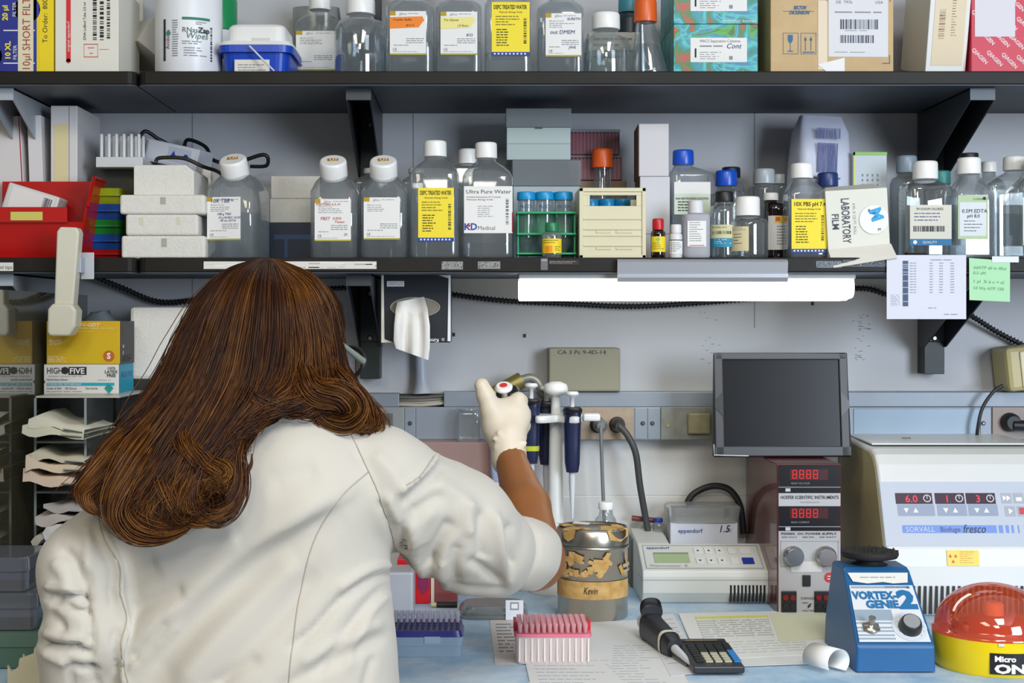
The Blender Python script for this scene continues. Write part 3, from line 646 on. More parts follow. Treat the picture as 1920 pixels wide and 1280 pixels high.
# foam racks
D = 2.235; zc = z
for k, (a, b_, xa, xb, lb) in enumerate(((440, 483, 227, 385, 'bottom'), (400, 440, 235, 371, 'middle'), (363, 400, 224, 384, 'top'))):
    h = W(b_-a, D)-(.0003); w = W(xb-xa, D)/2; t = thing('foam_rack', 'white polystyrene tube rack, '+lb+' of the stack of three', 'rack', (PX((xa+xb)/2, D), D+.07, zc), group='stacked foam racks')
    b = MB()
    if lb == 'middle': b.box(-w, w, -.07, .07, 0, h, FOAM); nt_ = [(-w*.62, -w*.5), (w*.4, w*.52)]
    else: b.box(-w, w, -.07, .07, 0, h, FOAM); nt_ = [(-.003, .0055)]
    b.build('body', t, bevel=.004, seg=3)
    for x0, x1 in nt_: b = MB(); b.box(x0, x1, -.0703, -.068, h*.5, h-.004, C('#a9a79a', .8) if lb != 'middle' else C('#cfcdb6', .8)); b.build('notch', t)
    zc += h+.0003
D = 2.25; t = thing('foam_block', 'white foam lid block resting on top of the three foam racks', 'lid', (PX(307, D), D+.06, zc)); b = MB(); w = W(113, D)/2; hh_ = P(0, 309, D).z-zc
b.prism([(-w, 0), (w, 0), (w, hh_*.8), (w*.72, hh_), (-w, hh_)], 'y', -.06, .06, FOAM); b.build('body', t, bevel=.0015)
HB = [('10X TBE', .1, .13, .09, BLUEINK), ('SR BL', .6, .1, .05, BLUEINK), ('108 g TRIS', .3, .42, .055, BLUEINK), ('55 g BORIC ACID', .35, .5, .05, BLUEINK), ('40 mL EDTA', .4, .57, .05, BLUEINK)]
bottle('clear bottle with slanted gold stickered cap and blue handwritten label, beside the foam racks', 391, 487, 357, 293, 2.245, z, (407, 459, 34), tilt=32, dep=.085, rz=-11, liquid=398, captop=goldtop, lab=(396, 369, 462, 450, PAPER, lambda l: gibco(l, HB)))
carton('foam_block', 'lower white foam block behind the clear bottles', 'box', 506, 600, 355, 2.40, .08, z+W(75, 2.4), FOAM, h=W(45, 2.4))
carton('foam_block', 'upper white foam block behind the clear bottles', 'box', 508, 600, 313, 2.40, .08, z+W(120.4, 2.4), FOAM, h=W(42, 2.4))
carton('wire_rack', 'dark blue rack at the back holding up the foam blocks', 'rack', 500, 610, 400, 2.39, .09, z, C('#16243c', .5), h=W(74, 2.4), bevel=.001, front=lambda l: (l.rect(.12, .3, .88, .42, C('#29486e', .5)), l.rect(.3, .42, .36, 1, C('#29486e', .5))))
H1 = [('WESTERN 4-2-19', .03, .155, .055, REDINK), ('PBST', .16, .5, .075, REDINK), ('0.05%', .5, .49, .06, REDINK), ('Tween', .55, .57, .06, REDINK), ('20', .8, .87, .06, REDINK)]
bottle('clear square bottle with slanted stickered cap and red handwriting on its label', 580, 668, 357, 296, 2.235, z, (597, 648, 34), tilt=32, dep=.08, liquid=440, captop=goldtop, lab=(590, 373, 658, 452, PAPER, lambda l: gibco(l, H1)))
bottle('clear square bottle with slanted stickered cap and a clean white label', 675, 762, 357, 296, 2.235, z, (692, 743, 34), tilt=32, dep=.08, liquid=415, captop=goldtop, lab=(682, 370, 750, 449, PAPER, lambda l: gibco(l)))
bottle('square clear bottle with the yellow treated water label on the middle shelf', 768, 860, 323, 259, 2.235, z, (793, 836, 30), liquid=352, lab=(784, 352, 851, 453, YEL, depc), dep=.075)
def f(l):
    l.text('Ultra Pure Water', .04, .155, .08, INK, fit=.93); l.text('Distilled Deionized, DI Treated', .05, .245, .03, INK, fit=.7); l.text('Molecular Biology Grade', .05, .3, .03, INK, fit=.55); l.lines(.28, .62, .42, .68, 6, None, .3, .3); l.bars(.86, .27, .92, .82, C('#6a6b70', .7), 22, True)
    l.text('K', -.03 if False else .0, .93, .14, C('#23459a', .6), bold=.03); l.text('D', .13, .93, .14, C('#23459a', .6), bold=.03); l.text('Medical', .28, .93, .085, C('#6a6f7c', .6), fit=.36); l.disc(.1, .84, .03, REDINK, 4); l.rect(.985, .56, 1, .98, C('#c22a35', .6), 1)
bottle('square clear bottle with white ultra pure water label', 867, 962, 328, 262, 2.232, z, (891, 932, 30), liquid=455, lab=(870, 349, 961, 437, PAPER, f), dep=.075)
bottle('clear bottle with dull white cap behind the two tall water bottles', 842, 905, 312, 276, 2.38, z, (859, 896, 28), m=BK)
bottle('clear rounded bottle at the back, between the two stickered caps', 660, 740, 340, 313, 2.4, z, (680, 710, 10), m=BK, dep=.045, capm=C('#b9bcbf', .4))
bottle('clear rounded bottle at the back beside the yellow labelled bottle', 752, 805, 340, 313, 2.4, z, (765, 795, 10), m=BK, capm=C('#b9bcbf', .4))
# freezer boxes
GB = C('#9fb0b0', .4); LID = clear('lid_plastic', '#d3dbdc', .1, .1, .45, '#c4ccd0')
D = 2.33; t1 = carton('storage_box', 'lower pale grey plastic box with a clear lid behind the green tube rack', 'box', 962, 1088, 300, D, .12, z, C('#a4b2b8', .4), lid=(.74, LID))
z3 = z+P(0, 300, D).z-z+.0003
carton('storage_box', 'upper pale grey green plastic box with a clear lid, tallest stack behind the tubes', 'box', 950, 1070, 203, D, .1, z3, GB, lid=(.63, LID), front=lambda l: (l.rect(0, .68, 1, .69, C('#7f8f8f', .5)), l.rect(.44, .37, .56, .4, C('#3f484a', .5))))
# green rack with conical tubes
D = 2.235; t = thing('tube_rack', 'green wire style tube rack holding three blue capped conical tubes', 'rack', (PX(1025, D), D+.03, z)); GRN = C('#2ba36c', .35)
hx = W(112, D)/2
for py in (400, 440, 477):
    q = P(0, py, D).z-z; q = max(q, .0001); b = MB(); b.box(-hx, hx, -.028, .028, q, q+.0032, GRN); b.build('plate', t, bevel=.0008)
q0, q1 = P(0, 440, D).z-z, P(0, 400, D).z-z
b = MB(); b.box(-hx*.72, hx*.8, .008, .011, q0, q1, GRN); b.build('back_panel', t); b = MB()
for s in (-1, 1): b.box(s*hx*.95-.001, s*hx*.95+.001, -.02, .02, 0, q1, GRN)
b.build('side_panel', t)
BC = C('#1590c8', .35)
def falcon(px, D, yt, zb, label, group, r=None, g=None):
    r = r or W(33, D)/2; H = P(0, yt, D).z-zb; t = thing('conical_tube', label, 'tube', (PX(px, D), D+.028, zb), group=group)
    b = MB(); b.lathe([(.002, 0), (r*.45, .009), (r*.93, .021), (r, .03), (r, H-.012)], clear('tube_plastic', '#dfe6e8', .05, .05, .12), n=24); b.build('body', t)
    cap_mesh(r*1.07, .0125, BC, Tr(0, 0, H-.0125), n=36).build('cap', t)
    b = MB(); l = Lab(b, cylm(r+.0002), -r*.8, r*.8, H-.03, H-.016); l.text('FALCON', .5, .7, .4, C('#2a4f7c', .5), 'c', fit=.9); b.build('print', t); return t
for px, w_ in ((988, 'left'), (1023, 'middle'), (1058, 'right')): falcon(px, D, 357, z+.0036, 'blue capped conical tube, '+w_+' of the three in the green rack', 'tubes in the green rack')
# little bottle in front of the rack
def f(l): l.lines(.1, .9, .1, .4, 2, C('#7a6b10', .7)); l.rect(.2, .5, .5, .95, C('#f08a1a', .6)); l.lines(.6, .9, .55, .9, 3, C('#7a6b10', .7))
bottle('tiny bottle with a green cap and yellow label in front of the green rack', 1017, 1054, 438, 416, 2.204, z, (1023, 1048, 17), kind='rd', capm=C('#1f7a4c', .35), lab=(1018, 447, 1053, 474, C('#f0d01e', .6), f))
# cream rack
D = 2.222; x0, x1 = 1086, 1211; w = W(x1-x0, D)/2; H = P(0, 352, D).z-z; dp = .1; CR = C('#d6cfae', .4); t = thing('tube_rack', 'cream plastic tube rack box with a slot window, right of the green rack', 'rack', (PX((x0+x1)/2, D), D+dp/2, z)); L = lambda py: P(0, py, D).z-z
b = MB(); y0 = -dp/2
for za, zb_ in ((0, L(386)), (L(366), H)): b.box(-w, w, y0, y0+.003, za, zb_, CR)
b.box(-w, -w+W(20, D), y0, y0+.003, L(386), L(366), CR); b.box(w-W(18, D), w, y0, y0+.003, L(386), L(366), CR)
b.box(-w, -w+.003, y0+.003, dp/2, 0, H, CR); b.box(w-.003, w, y0+.003, dp/2, 0, H, CR); b.box(-w, w, dp/2-.003, dp/2, 0, H-.01, CR); b.box(-w, w, y0, dp/2, 0, .003, CR); b.box(-w+.003, w-.003, y0+.01, dp/2, L(392), L(392)+.002, CR); b.build('body', t, bevel=.0006)
b = MB(); fr = lambda x0, x1, za, zb_, d: b.box(x0, x1, y0-d, y0+.0005, za, zb_, CR)
fr(-w, w, H-.006, H, .0025); fr(-w, -w+.006, 0, H, .0025); fr(w-.006, w, 0, H, .0025); fr(-w, w, 0, .005, .0025)
for py in (412, 431, 443, 462): fr(-w*.88, w*.88, L(py), L(py)+.0022, .002)
for py in (437, 468): fr(-w*.5, -w*.05, L(py), L(py)+.004, .0015); fr(w*.1, w*.6, L(py), L(py)+.004, .0015)
b.build('rib', t, bevel=.0008)
for px in (1112, 1143, 1173): falcon(px, D, 368, z+.0035, 'blue capped tube standing inside the cream rack window', 'tubes in the cream rack', r=.0115).location.y = D+.05
bottle('glass bottle with a ribbed orange cap behind the cream rack', 1096, 1172, 340, 275, 2.37, z, (1113, 1152, 36), kind='cone', m=GLASS, capm=C('#dd5a18', .35))
MAR = mat('maroon_tray', '#6a2a38', .4, noise=.3, nscale=60)
for q, (ya, lb) in enumerate(((340, 'lower'), (290, 'upper'))):
    carton('tip_box', lb+' maroon tip box stacked at the back behind the orange capped bottle', 'box', 1068, 1166-q*4, 243, 2.42, .06, z+.1365+W(48, 2.42)*q, MAR, h=W(47.5, 2.42), front=lambda l: [l.rect(i/14, .1, i/14+.02, .95, C('#8c4656', .4)) for i in range(14)], lid=(.88, LID))
carton('storage_box', 'brown box at the back under the maroon tip boxes', 'box', 1072, 1175, 0, 2.42, .06, z, C('#7d6a56', .7), h=.136)
# tall white box pair
D = 2.31; x0, x1 = 1200, 1257; hA = P(0, 331, D).z-z
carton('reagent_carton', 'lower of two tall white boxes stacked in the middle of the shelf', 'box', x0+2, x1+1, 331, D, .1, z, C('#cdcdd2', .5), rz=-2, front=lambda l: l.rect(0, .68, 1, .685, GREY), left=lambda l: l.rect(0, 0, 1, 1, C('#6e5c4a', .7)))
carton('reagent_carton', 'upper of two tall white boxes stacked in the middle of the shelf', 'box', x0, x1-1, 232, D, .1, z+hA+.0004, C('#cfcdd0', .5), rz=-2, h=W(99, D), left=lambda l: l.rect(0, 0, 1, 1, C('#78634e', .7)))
# small bottles on the right
bottle('tiny amber bottle with red cap and yellow label', 1222, 1249, 435, 409, 2.21, z, (1225, 1246, 21), kind='rd', m=AMBER, capm=C('#c01a22', .35), lab=(1223, 443, 1248, 472, C('#ecd322', .6), lambda l: (l.disc(.45, .2, .12, C('#8fb86a', .6)), l.lines(.1, .9, .4, .9, 4, C('#8a7a10', .6)))))
bottle('tiny white plastic bottle between the red capped and the pale squeeze bottle', 1256, 1281, 440, 420, 2.215, z, (1259, 1279, 16), kind='rd', m=C('#dcdcdc', .4), capm=C('#dedede', .4), lab=(1257, 449, 1280, 476, PAPER, lambda l: (l.rect(0, 0, 1, .06, INK), l.lines(.1, .9, .2, .9, 5))))
bottle('pale translucent plastic bottle with a white paper label', 1283, 1334, 402, 374, 2.215, z, (1294, 1322, 24), kind='sq', e=3.5, m=clear('hdpe', '#dfe0e6', .04, .4, .8, '#dcdde4'), capm=C('#d9d9dc', .5), lab=(1289, 414, 1324, 462, PAPER, lambda l: (l.lines(.1, .9, .05, .85, 9), l.rect(.1, .94, .9, .97, C('#c8404a', .7)))))
def f(l): l.rect(0, .36, 1, 1, C('#cfdcc8', .6)); l.text('RNA NEUTRALIZING SOLUTION', .04, .54, .06, INK, fit=.9, bold=.03); l.lines(.1, .8, .6, .95, 4)
bottle('clear square bottle with a bright blue cap and white upper label', 1260, 1340, 325, 277, 2.32, z, (1267, 1306, 28), capm=C('#0f4fc0', .3), lab=(1264, 341, 1332, 402, PAPER, f), liquid=400)
bottle('glass bottle with a royal blue cap behind the black capped ones', 1340, 1405, 368, 317, 2.34, z, (1347, 1387, 29), kind='rd', m=GLASS, capm=C('#0f4fc0', .3), rz=0)
bottle('clear bottle with a dark navy cap at the back, behind the royal blue capped bottle', 1350, 1400, 350, 311, 2.43, z, (1358, 1392, 20), kind='rd', m=BK, capm=C('#14233c', .4))
bottle('dark glass bottle with a small black cap, behind the pale plastic bottle', 1322, 1352, 395, 363, 2.34, z, (1328, 1350, 22), kind='rd', m=BK, capm=BLACK)
def f(l): l.rect(0, 0, 1, .6, C('#ccc89c', .6)); l.bars(.1, .28, .9, .42, INK, 24); l.text('1M TRIS HCl', .1, .15, .07, INK, fit=.6); l.rect(0, .6, 1, 1, C('#2b86a6', .6)); l.lines(.1, .9, .65, .9, 3, PAPER)
bottle('round glass bottle with a black cap and a yellow and teal label', 1335, 1387, 392, 357, 2.23, z, (1345, 1379, 19), kind='rd', m=GLASS, capm=BLACK, liquid=440, lab=(1336, 421, 1376, 463, C('#ccc89c', .6), f))
bottle('clear glass bottle with a large white cap and a yellowed paper tag', 1374, 1447, 415, 366, 2.215, z, (1386, 1431, 36), kind='rd', m=GLASS, liquid=440, lab=(1376, 424, 1404, 470, C('#d8cba0', .8), lambda l: (l.lines(.1, .9, .05, .2, 2), l.lines(.2, .7, .3, .8, 4, INK, .2))))
bottle('amber glass bottle with a white cap and a white and yellow label', 1436, 1478, 387, 360, 2.28, z, (1436, 1463, 14), kind='rd', m=AMBER, lab=(1442, 404, 1476, 468, PAPER, lambda l: (l.rect(.3, 0, 1, .22, C('#ead04a', .6)), l.rect(.35, .04, .55, .16, C('#d8584a', .6), 3), l.lines(.4, .9, .3, .9, 7))))
bottle('clear bottle with a translucent grey cap, left of the pair behind the amber bottle', 1410, 1468, 350, 314, 2.4, z, (1418, 1458, 28), m=BK, kind='rd', capm=C('#a9b2b6', .3))
bottle('small clear bottle with a pale cap, right of the pair behind the amber bottle', 1452, 1482, 348, 325, 2.42, z, (1452, 1475, 18), m=BK, kind='rd', capm=C('#b4bcc0', .3))
bottle('square clear bottle with a yellow buffer label, left of the film box', 1480, 1552, 360, 303, 2.225, z, (1491, 1532, 28), liquid=400, lab=(1484, 373, 1550, 474, YEL, lambda l: depc(l, '10X PBS pH 7.4', .92)))
# white bag with barcodes
t = thing('foil_pouch', 'white plastic pouch with blue barcodes standing at the back of the middle shelf', 'bag', (PX(1540, 2.36), 2.40, z), (0, 2, 8)); b = MB(); w = W(100, 2.36)/2; H = P(0, 212, 2.36).z-z
PO = mat('pouch_film', '#c3c9da', .4, bump=.6, bscale=25); b.sq([(0, w*1.15, .035, 5), (H*.3, w*1.12, .04, 5), (H*.7, w*1.05, .038, 5), (H*.88, w, .03, 5), (H*.97, w*.85, .014, 6), (H, w*.8, .01, 6)], PO); b.build('body', t)
b = MB(); l = Lab(b, flat(-.0405), -w, w, 0, H); l.bars(.25, .1, .72, .17, C('#4a5590', .6), 34); l.bars(.28, .2, .68, .4, C('#4a5590', .6), 34); l.lines(.2, .8, .43, .46, 1, C('#6a70a0', .6)); [l.rect(.3+i*.11, .49, .34+i*.11, .52, C('#3a3f70', .6)) for i in range(5)]; b.build('print', t)
bottle('clear bottle with a dark blue checked cap in front of the white pouch', 1530, 1590, 355, 321, 2.31, z, (1540, 1578, 26), m=BK, kind='rd', capm=C('#20386e', .35))
carton('reagent_carton', 'pale carton with a green top edge beside the white pouch', 'box', 1600, 1663, 285, 2.36, .05, z, C('#bfcad0', .5), front=lambda l: (l.rect(0, 0, 1, .03, C('#8fc06a', .6)), l.rect(0, 0, .05, 1, C('#d8dc6a', .6)), [l.lines(.25+.15*i, .3+.15*i, .2, .6, 9, None, .5, .2) for i in range(4)]))
# film box
D = 2.19; t = thing('film_box', 'white laboratory film box with an open flap hanging over the shelf edge', 'box', (PX(1628, D)-.003, D+.075, z+.0004), (0, -3, -4)); w = W(116, D)/2; H = P(0, 352, D).z-z
FB = C('#dcdcd0', .55); b = MB(); b.box(-w, w, -.05, .05, 0, H, FB); b.add([(-w, -.05, H), (w*.8, -.05, H), (w, -.03, H), (w, .05, H), (-w, .05, H), (-w*.8, 0, H+.009), (w*.75, 0, H+.011)], [(0, 1, 6, 5), (1, 2, 6), (2, 3, 6), (3, 4, 5, 6), (4, 0, 5)], FB); b.build('body', t, bevel=.0008)
b = MB(); l = Lab(b, flat(-.0502), -w, w, 0, H); l.text('LABORATORY', .25, .12, .13, C('#3a4652', .6), rot=-90, fit=.66, bold=.01); l.text('FILM', .09, .34, .11, C('#3a4652', .6), rot=-90, fit=.23, bold=.01); l.text('4 IN. X 125 FT. ROLL', .43, .2, .045, C('#9aa3a6', .6), rot=-90, fit=.46)
b.build('print', t)
b = MB(); l = Lab(b, flat(-.0504), w*.08, w*.96, H*.33, H*.75, None); l.disc(.5, .5, .5, C('#e9e9ea', .4), 4, 32); SK = C('#1f9fd8', .5)
l.text('M', .34, .16, .42, SK, rot=-75, bold=.05, k=6); l.text('P', .3, .22, .1, INK, k=9); l.text('M', .62, .9, .1, INK, k=9); b.build('badge', t)
b = MB(); b.add([(-w, -.0505, .014), (w*1.03, -.0505, .018), (w*1.12, -.070, -.004), (-w*.93, -.070, -.014), (-w, -.0505, .0145), (w*1.03, -.0505, .0185), (w*1.12, -.0705, -.0035), (-w*.93, -.0705, -.0135)], [(0, 1, 2, 3), (4, 7, 6, 5), (0, 4, 5, 1), (1, 5, 6, 2), (2, 6, 7, 3), (3, 7, 4, 0)], C('#dcd8cc', .6)); b.build('flap', t)
b = MB(); l = Lab(b, flat(-w-.0002, Rz(-90)), -.05, .05, 0, H); l.disc(.35, .45, .05, C('#1f8a98', .5)); l.disc(.4, .62, .06, C('#1f8a98', .5)); l.lines(.3, .6, .7, .95, 3, INK); b.build('side_print', t)
# right hand bottles
def f(l): l.text('5M SODIUM CHLORIDE', .15, .13, .06, INK, fit=.65); l.lines(.1, .9, .2, .45, 3, BLUEINK, .25); l.bars(.08, .52, .84, .66, INK, 34); l.rect(0, .84, 1, 1, C('#1d6f9e', .6)); l.disc(.12, .92, .05, PAPER, 3, 12); l.text('QUALITY', .3, .95, .06, PAPER, k=3)
bottle('rounded clear bottle with white cap and a white label with blue foot', 1703, 1790, 350, 298, 2.24, z, (1725, 1771, 34), e=4, liquid=430, m=GLASS, lab=(1706, 384, 1784, 460, C('#d4d2c4', .6), f))
def f(l): l._grid(.06, .16, .94, .93, C('#d5dbe0', .6), 0, .0006); l.text('CORNING', .5, .11, .05, C('#4a6a4a', .6)); l.disc(.88, .07, .035, INK, 3); l.text('0.5M EDTA', .12, .4, .085, C('#3c4450', .6), k=5, shear=.1); l.text('pH 8.0', .3, .51, .075, C('#3c4450', .6), k=5); l.lines(.2, .9, .58, .88, 4, None, .2)
bottle('clear square bottle with black topped white cap and pale green label', 1793, 1868, 362, 292, 2.235, z, (1808, 1851, 31), liquid=360, lab=(1796, 366, 1852, 448, C('#b3c89e', .6), f), captop=lambda b, T, h, r: b.lathe([(r*.8, h), (r*.8, h+.006), (r*.76, h+.007)], BLACK, T))
bottle('large clear square bottle at the right end of the middle shelf', 1858, 1932, 345, 290, 2.27, z, (1895, 1935, 26), m=GLASS, liquid=400)
bottle('clear square bottle with a yellow rimmed label cut by the right picture edge', 1915, 1990, 350, 290, 2.225, z, (1935, 1975, 26), m=BK, lab=(1918, 370, 1985, 460, PAPER, lambda l: (l.rect(0, .9, 1, 1, YEL), l.lines(.05, .9, .1, .8, 8))))
bottle('clear bottle with a bluish translucent cap behind the sodium chloride bottle', 1678, 1740, 340, 289, 2.38, z, (1690, 1728, 32), m=BK, kind='rd', capm=C('#93a3b2', .3))
bottle('clear bottle with a white cap behind the pale green labelled bottle', 1838, 1895, 350, 300, 2.41, z, (1850, 1878, 20), m=BK, kind='rd')
bottle('clear bottle with an aqua cap behind the rounded sodium chloride bottle', 1745, 1800, 355, 318, 2.40, z, (1757, 1790, 25), m=BK, dep=.045, kind='rd', capm=C('#3b8f8a', .4))
b = MB(); b.tube([Vector((PX(1697, 2.21), 2.205, z+.004)), Vector((PX(1745, 2.2), 2.225, z+.0045))], .004, BLACK, 10); tag(b.build('marker_pen'), 'black marker pen lying on the shelf edge right of the film box', 'pen')
# ---------------------------------------------------------------- under the middle shelf
# lamp
D = 2.215; x0, x1 = PX(973, D), PX(1606, D); zt = ZM0-.0003; zb_ = P(0, 563, D).z
t = thing('under_shelf_lamp', 'long fluorescent lamp glowing white under the middle shelf', 'lamp', ((x0+x1)/2, D+.04, zb_)); hw = (x1-x0)/2; H = zt-zb_; h1 = P(0, 522, D).z-zb_
b = MB(); b.box(-hw, hw, -.036, .04, h1, H, C('#b9bcba', .4)); b.build('housing', t, bevel=.001)
b = MB(); r = .010
pr = [(-.034, h1-.0003), (-.037, h1*.6), (-.035, h1*.22), (-.028, .002), (-.015, 0), (.03, 0), (.036, .006), (.038, h1-.0003)]
b.prism(pr, 'x', -hw+.001, hw-.008, mat('lamp_diffuser', '#fffdf2', .4, emit=3.6)); b.prism([(y*.93, .003+(q)*.93) for y, q in pr], 'x', hw-.008, hw-.001, mat('lamp_diffuser', '#fffdf2')); b.build('diffuser', t, bevel=.002)
b = MB(); a0, a1 = PX(1158, 2.185)-t.location.x, PX(1478, 2.185)-t.location.x; q = lambda py: P(0, py, 2.185).z-zb_
AL = mat('brushed_channel', '#a8acb2', .35, metal=.35)
b.prism([(-.052, q(484)), (-.066, q(487)), (-.069, q(491)), (-.066, q(512)), (-.07, q(513)), (-.07, q(520)), (-.066, q(528)), (-.063, q(528)), (-.063, q(486.5)), (-.052, q(485.5))], 'x', a0, a1, AL); b.build('mounting_channel', t)
l = MB()
# coiled cables along the wall
def coil(pts, label, r=.0045, tr=.0013, pitch=.0065):
    c = curve_pts(pts, 14); b = MB(); b.tube(c, r*.75, C('#1c1d20', .5), 6); L = 0; h = []; 
    for i in range(len(c)-1):
        d = c[i+1]-c[i]; n = max(1, int(d.length/pitch*7)); u = d.cross(Vector((0, 1, 0))).normalized(); v = Vector((0, 1, 0))
        for k in range(n):
            p = c[i]+d*(k/n); a = 2*math.pi*L/pitch; h.append(p+(u*math.cos(a)+v*math.sin(a))*r); L += d.length/n
    b.tube(h, tr, C('#202124', .45), 4); return tag(b.build('coiled_cable'), label, 'cable')
coil([P(175, 518, 2.45), P(230, 540, 2.47), P(300, 566, 2.48), P(390, 560, 2.48), P(520, 546, 2.48), P(650, 540, 2.448)], 'black spiral wrapped cable sagging along the wall left of the upright behind the woman')
coil([P(842, 551, 2.48), P(940, 563, 2.48), P(1060, 569, 2.48), P(1170, 574, 2.48), P(1260, 571, 2.48), P(1400, 560, 2.48), P(1600, 540, 2.48), P(1665, 552, 2.48), P(1725, 558, 2.48)], 'black spiral wrapped cable running along the wall under the glowing lamp')
coil([P(1782, 570, 2.45), P(1825, 594, 2.47), P(1870, 622, 2.48), P(1925, 650, 2.48), P(1960, 668, 2.48)], 'black spiral wrapped cable dropping at the far right of the wall')
# tissue box
D = 2.30; w = W(130, D)/2; H = P(0, 514, D).z-P(0, 642, D).z; dp = .11
t = thing('tissue_box', 'dark wipes dispenser box with oval window hung under the middle shelf', 'tissue box', (PX(780, D), D+dp/2, P(0, 642, D).z))
b = MB(); b.box(-w, w, -dp/2, dp/2, 0, H, C('#1e252c', .35)); b.build('body', t, bevel=.0015)
b = MB(); l = Lab(b, flat(-dp/2-.0002), -w, w, 0, H); CW = C('#d8d4c4', .5)
l.poly([(0, 0), (.035, 0), (.045, .95), (.18, 1), (0, 1)], CW); l.poly([(.97, 0), (1, 0), (1, .98), (.955, .98)], C('#e4e6ea', .5)); l.poly([(.78, 0), (.97, 0), (.97, .06)], C('#c9ccd0', .5))
l._grid(.08, .1, .33, .18, C('#d8dadb', .5), 0, .0003); l.lines(.1, .31, .12, .17, 2, GREY, .3, .1); vs, fs = text_mesh('Kimtech', .02); sc = l.w*.12
l.mb.add([l.mp(l.x0+l.w*.83-p.x*sc*.6, l.z1-l.h*.945-p.y*sc*.6, .0005) for p in vs], fs, PAPER); l.disc(.89, .955, .025, GREY, 3); b.build('print', t)
cx, cz = PX(778, D)-t.location.x, P(0, 576, D).z-t.location.z; ex, ez = W(46, D), W(18, D); WN = clear('window_film', '#b9bab4', .12, .12, .3, '#a9a9a0')
b = MB(); n = 32; ring = [(cx+ex*math.cos(2*math.pi*i/n), -dp/2-.0012, cz+ez*math.sin(2*math.pi*i/n)) for i in range(n)]; ring0 = [(x, -dp/2-.0003, q) for x, _, q in ring]; b.loft([ring0, ring], C('#7f7a6c', .5), False); b.build('window', t)
b = MB(); b.tube(ring+[ring[0]], .0012, C('#9c968a', .3), 6); b.build('window_rim', t)
b = MB(); rows = [(566, 745, 795, .004), (580, 742, 802, .012), (590, 741, 803, .02), (610, 739, 806, .022), (640, 738, 806, .016), (655, 742, 803, .012)]; vs = []; nn = 12; y0 = D-.003
for k, (py, xa, xb, o) in enumerate(rows):
    for i in range(nn+1):
        u = i/nn; yy = y0-o-.006*math.sin(u*7+k*.6)-(.006*math.sin(u*15) if k > 1 else 0); pyy = py+(10*u if k == len(rows)-1 else 0)+(12*u-2 if k >= 4 else 0)-(10*u if k == 0 else 0)
        vs.append(P(xa+(xb-xa)*u, pyy, yy))
vs2 = [v+Vector((0, .0008, 0)) for v in vs]; N = len(vs); f = []
for k in range(len(rows)-1):
    for i in range(nn): a = k*(nn+1)+i; f += [(a, a+1, a+nn+2, a+nn+1), (N+a+nn+1, N+a+nn+2, N+a+1, N+a)]
b.add(vs+vs2, f, C('#e8e6e0', .9), True); o = b.build('tissue', fix=False); tag(o, 'white tissue hanging out of the dark wipes dispenser box', 'tissue')
# wall fittings
D = 2.452; t = thing('junction_cover', 'olive grey metal junction box cover on the wall with handwritten circuit code', 'cover plate', (PX(1096, D), D+.02, P(0, 734, D).z)); w = W(134, D)/2; H = W(82, D)
b = MB(); b.box(-w, w, -.02, .047, 0, H, mat('olive_plate', '#85836f', .5, noise=.06)); b.build('cover', t, bevel=.003); b = MB(); l = Lab(b, flat(-.0202), -w, w, 0, H); l.text('CA 3 Pc 9-4D-14', .12, .14, .09, C('#3b3a34', .7), fit=.68); b.build('writing', t)
D = 2.48; b = MB(); b.box(-W(20, D), W(20, D), 0, .0195, 0, W(92, D), C('#a3a7ae', .5)); o = b.build('blank_wall_plate', bevel=.001); o.location = (PX(646, D), D, P(0, 742, D).z); tag(o, 'pale grey blank wall plate beside the woman glasses', 'cover plate')
b = MB(); b.tube(curve_pts([P(789, 560, 2.482), P(789, 640, 2.482), P(790, 700, 2.482), P(792, 737, 2.482)], 4), [.0105]*9+[.0115, .013, .015, .017], C('#aab0ba', .4), 12); tag(b.build('wall_conduit'), 'pale vertical conduit on the wall below the tissue box', 'conduit')
t = thing('conduit_connector', 'olive brass conduit connector with a bent grey pipe on the wall behind the gloved hand', 'conduit', P(950, 728, 2.45)); O = t.location
b = MB(); b.tube([P(918, 744, 2.44)-O, P(978, 712, 2.45)-O], .014, mat('olive_brass', '#7f7440', .4, metal=.4), 14); b.build('sleeve', t); b = MB(); b.tube(curve_pts([P(972, 714, 2.45)-O, P(994, 708, 2.45)-O, P(1008, 716, 2.45)-O, P(1020, 738, 2.45)-O, P(1045, 752, 2.45)-O], 5), .0075, C('#8a8b80', .35, metal=.3), 10); b.build('pipe', t)
# socket plates on the duct
def plate(name, label, x0, x1, m, rot=0):
    D = YR-.004; t = thing(name, label, 'socket', (PX((x0+x1)/2, D), D, P(0, 824, D).z)); w = W(x1-x0, D)/2
    b = MB(); b.box(-w, w, 0, .0035, 0, W(61, D), m); b.build('plate', t, bevel=.0008); return t, D
BR = mat('aged_plate', '#a3917c', .5, noise=.2, nscale=60)
t, D = plate('wall_socket', 'aged beige double socket plate holding a grey and a black plug', 1086, 1188, BR)
for px in (1121, 1157): b = MB(); b.lathe([(.0135, 0), (.0135, .001), (.011, .0015)], BLACK, Tr(PX(px, D)-t.location.x, 0, P(0, 796, D).z-t.location.z) @ Rx(90)); b.build('socket', t)
t, D = plate('wall_socket', 'brown socket plate with a round black plug at the far right of the duct', 1861, 1945, mat('brown_plate', '#8d7f78', .4, noise=.1)); b = MB()
b.lathe([(.016, 0), (.015, .012), (.011, .02)], BLACK, Tr(PX(1893, D)-t.location.x, 0, P(0, 791, D).z-t.location.z) @ Rx(90)); b.tube([Vector((PX(1893, D)-t.location.x+.0, -.016, .025)), Vector((.035, -.02, .024))], .009, BLACK); b.build('plug', t)
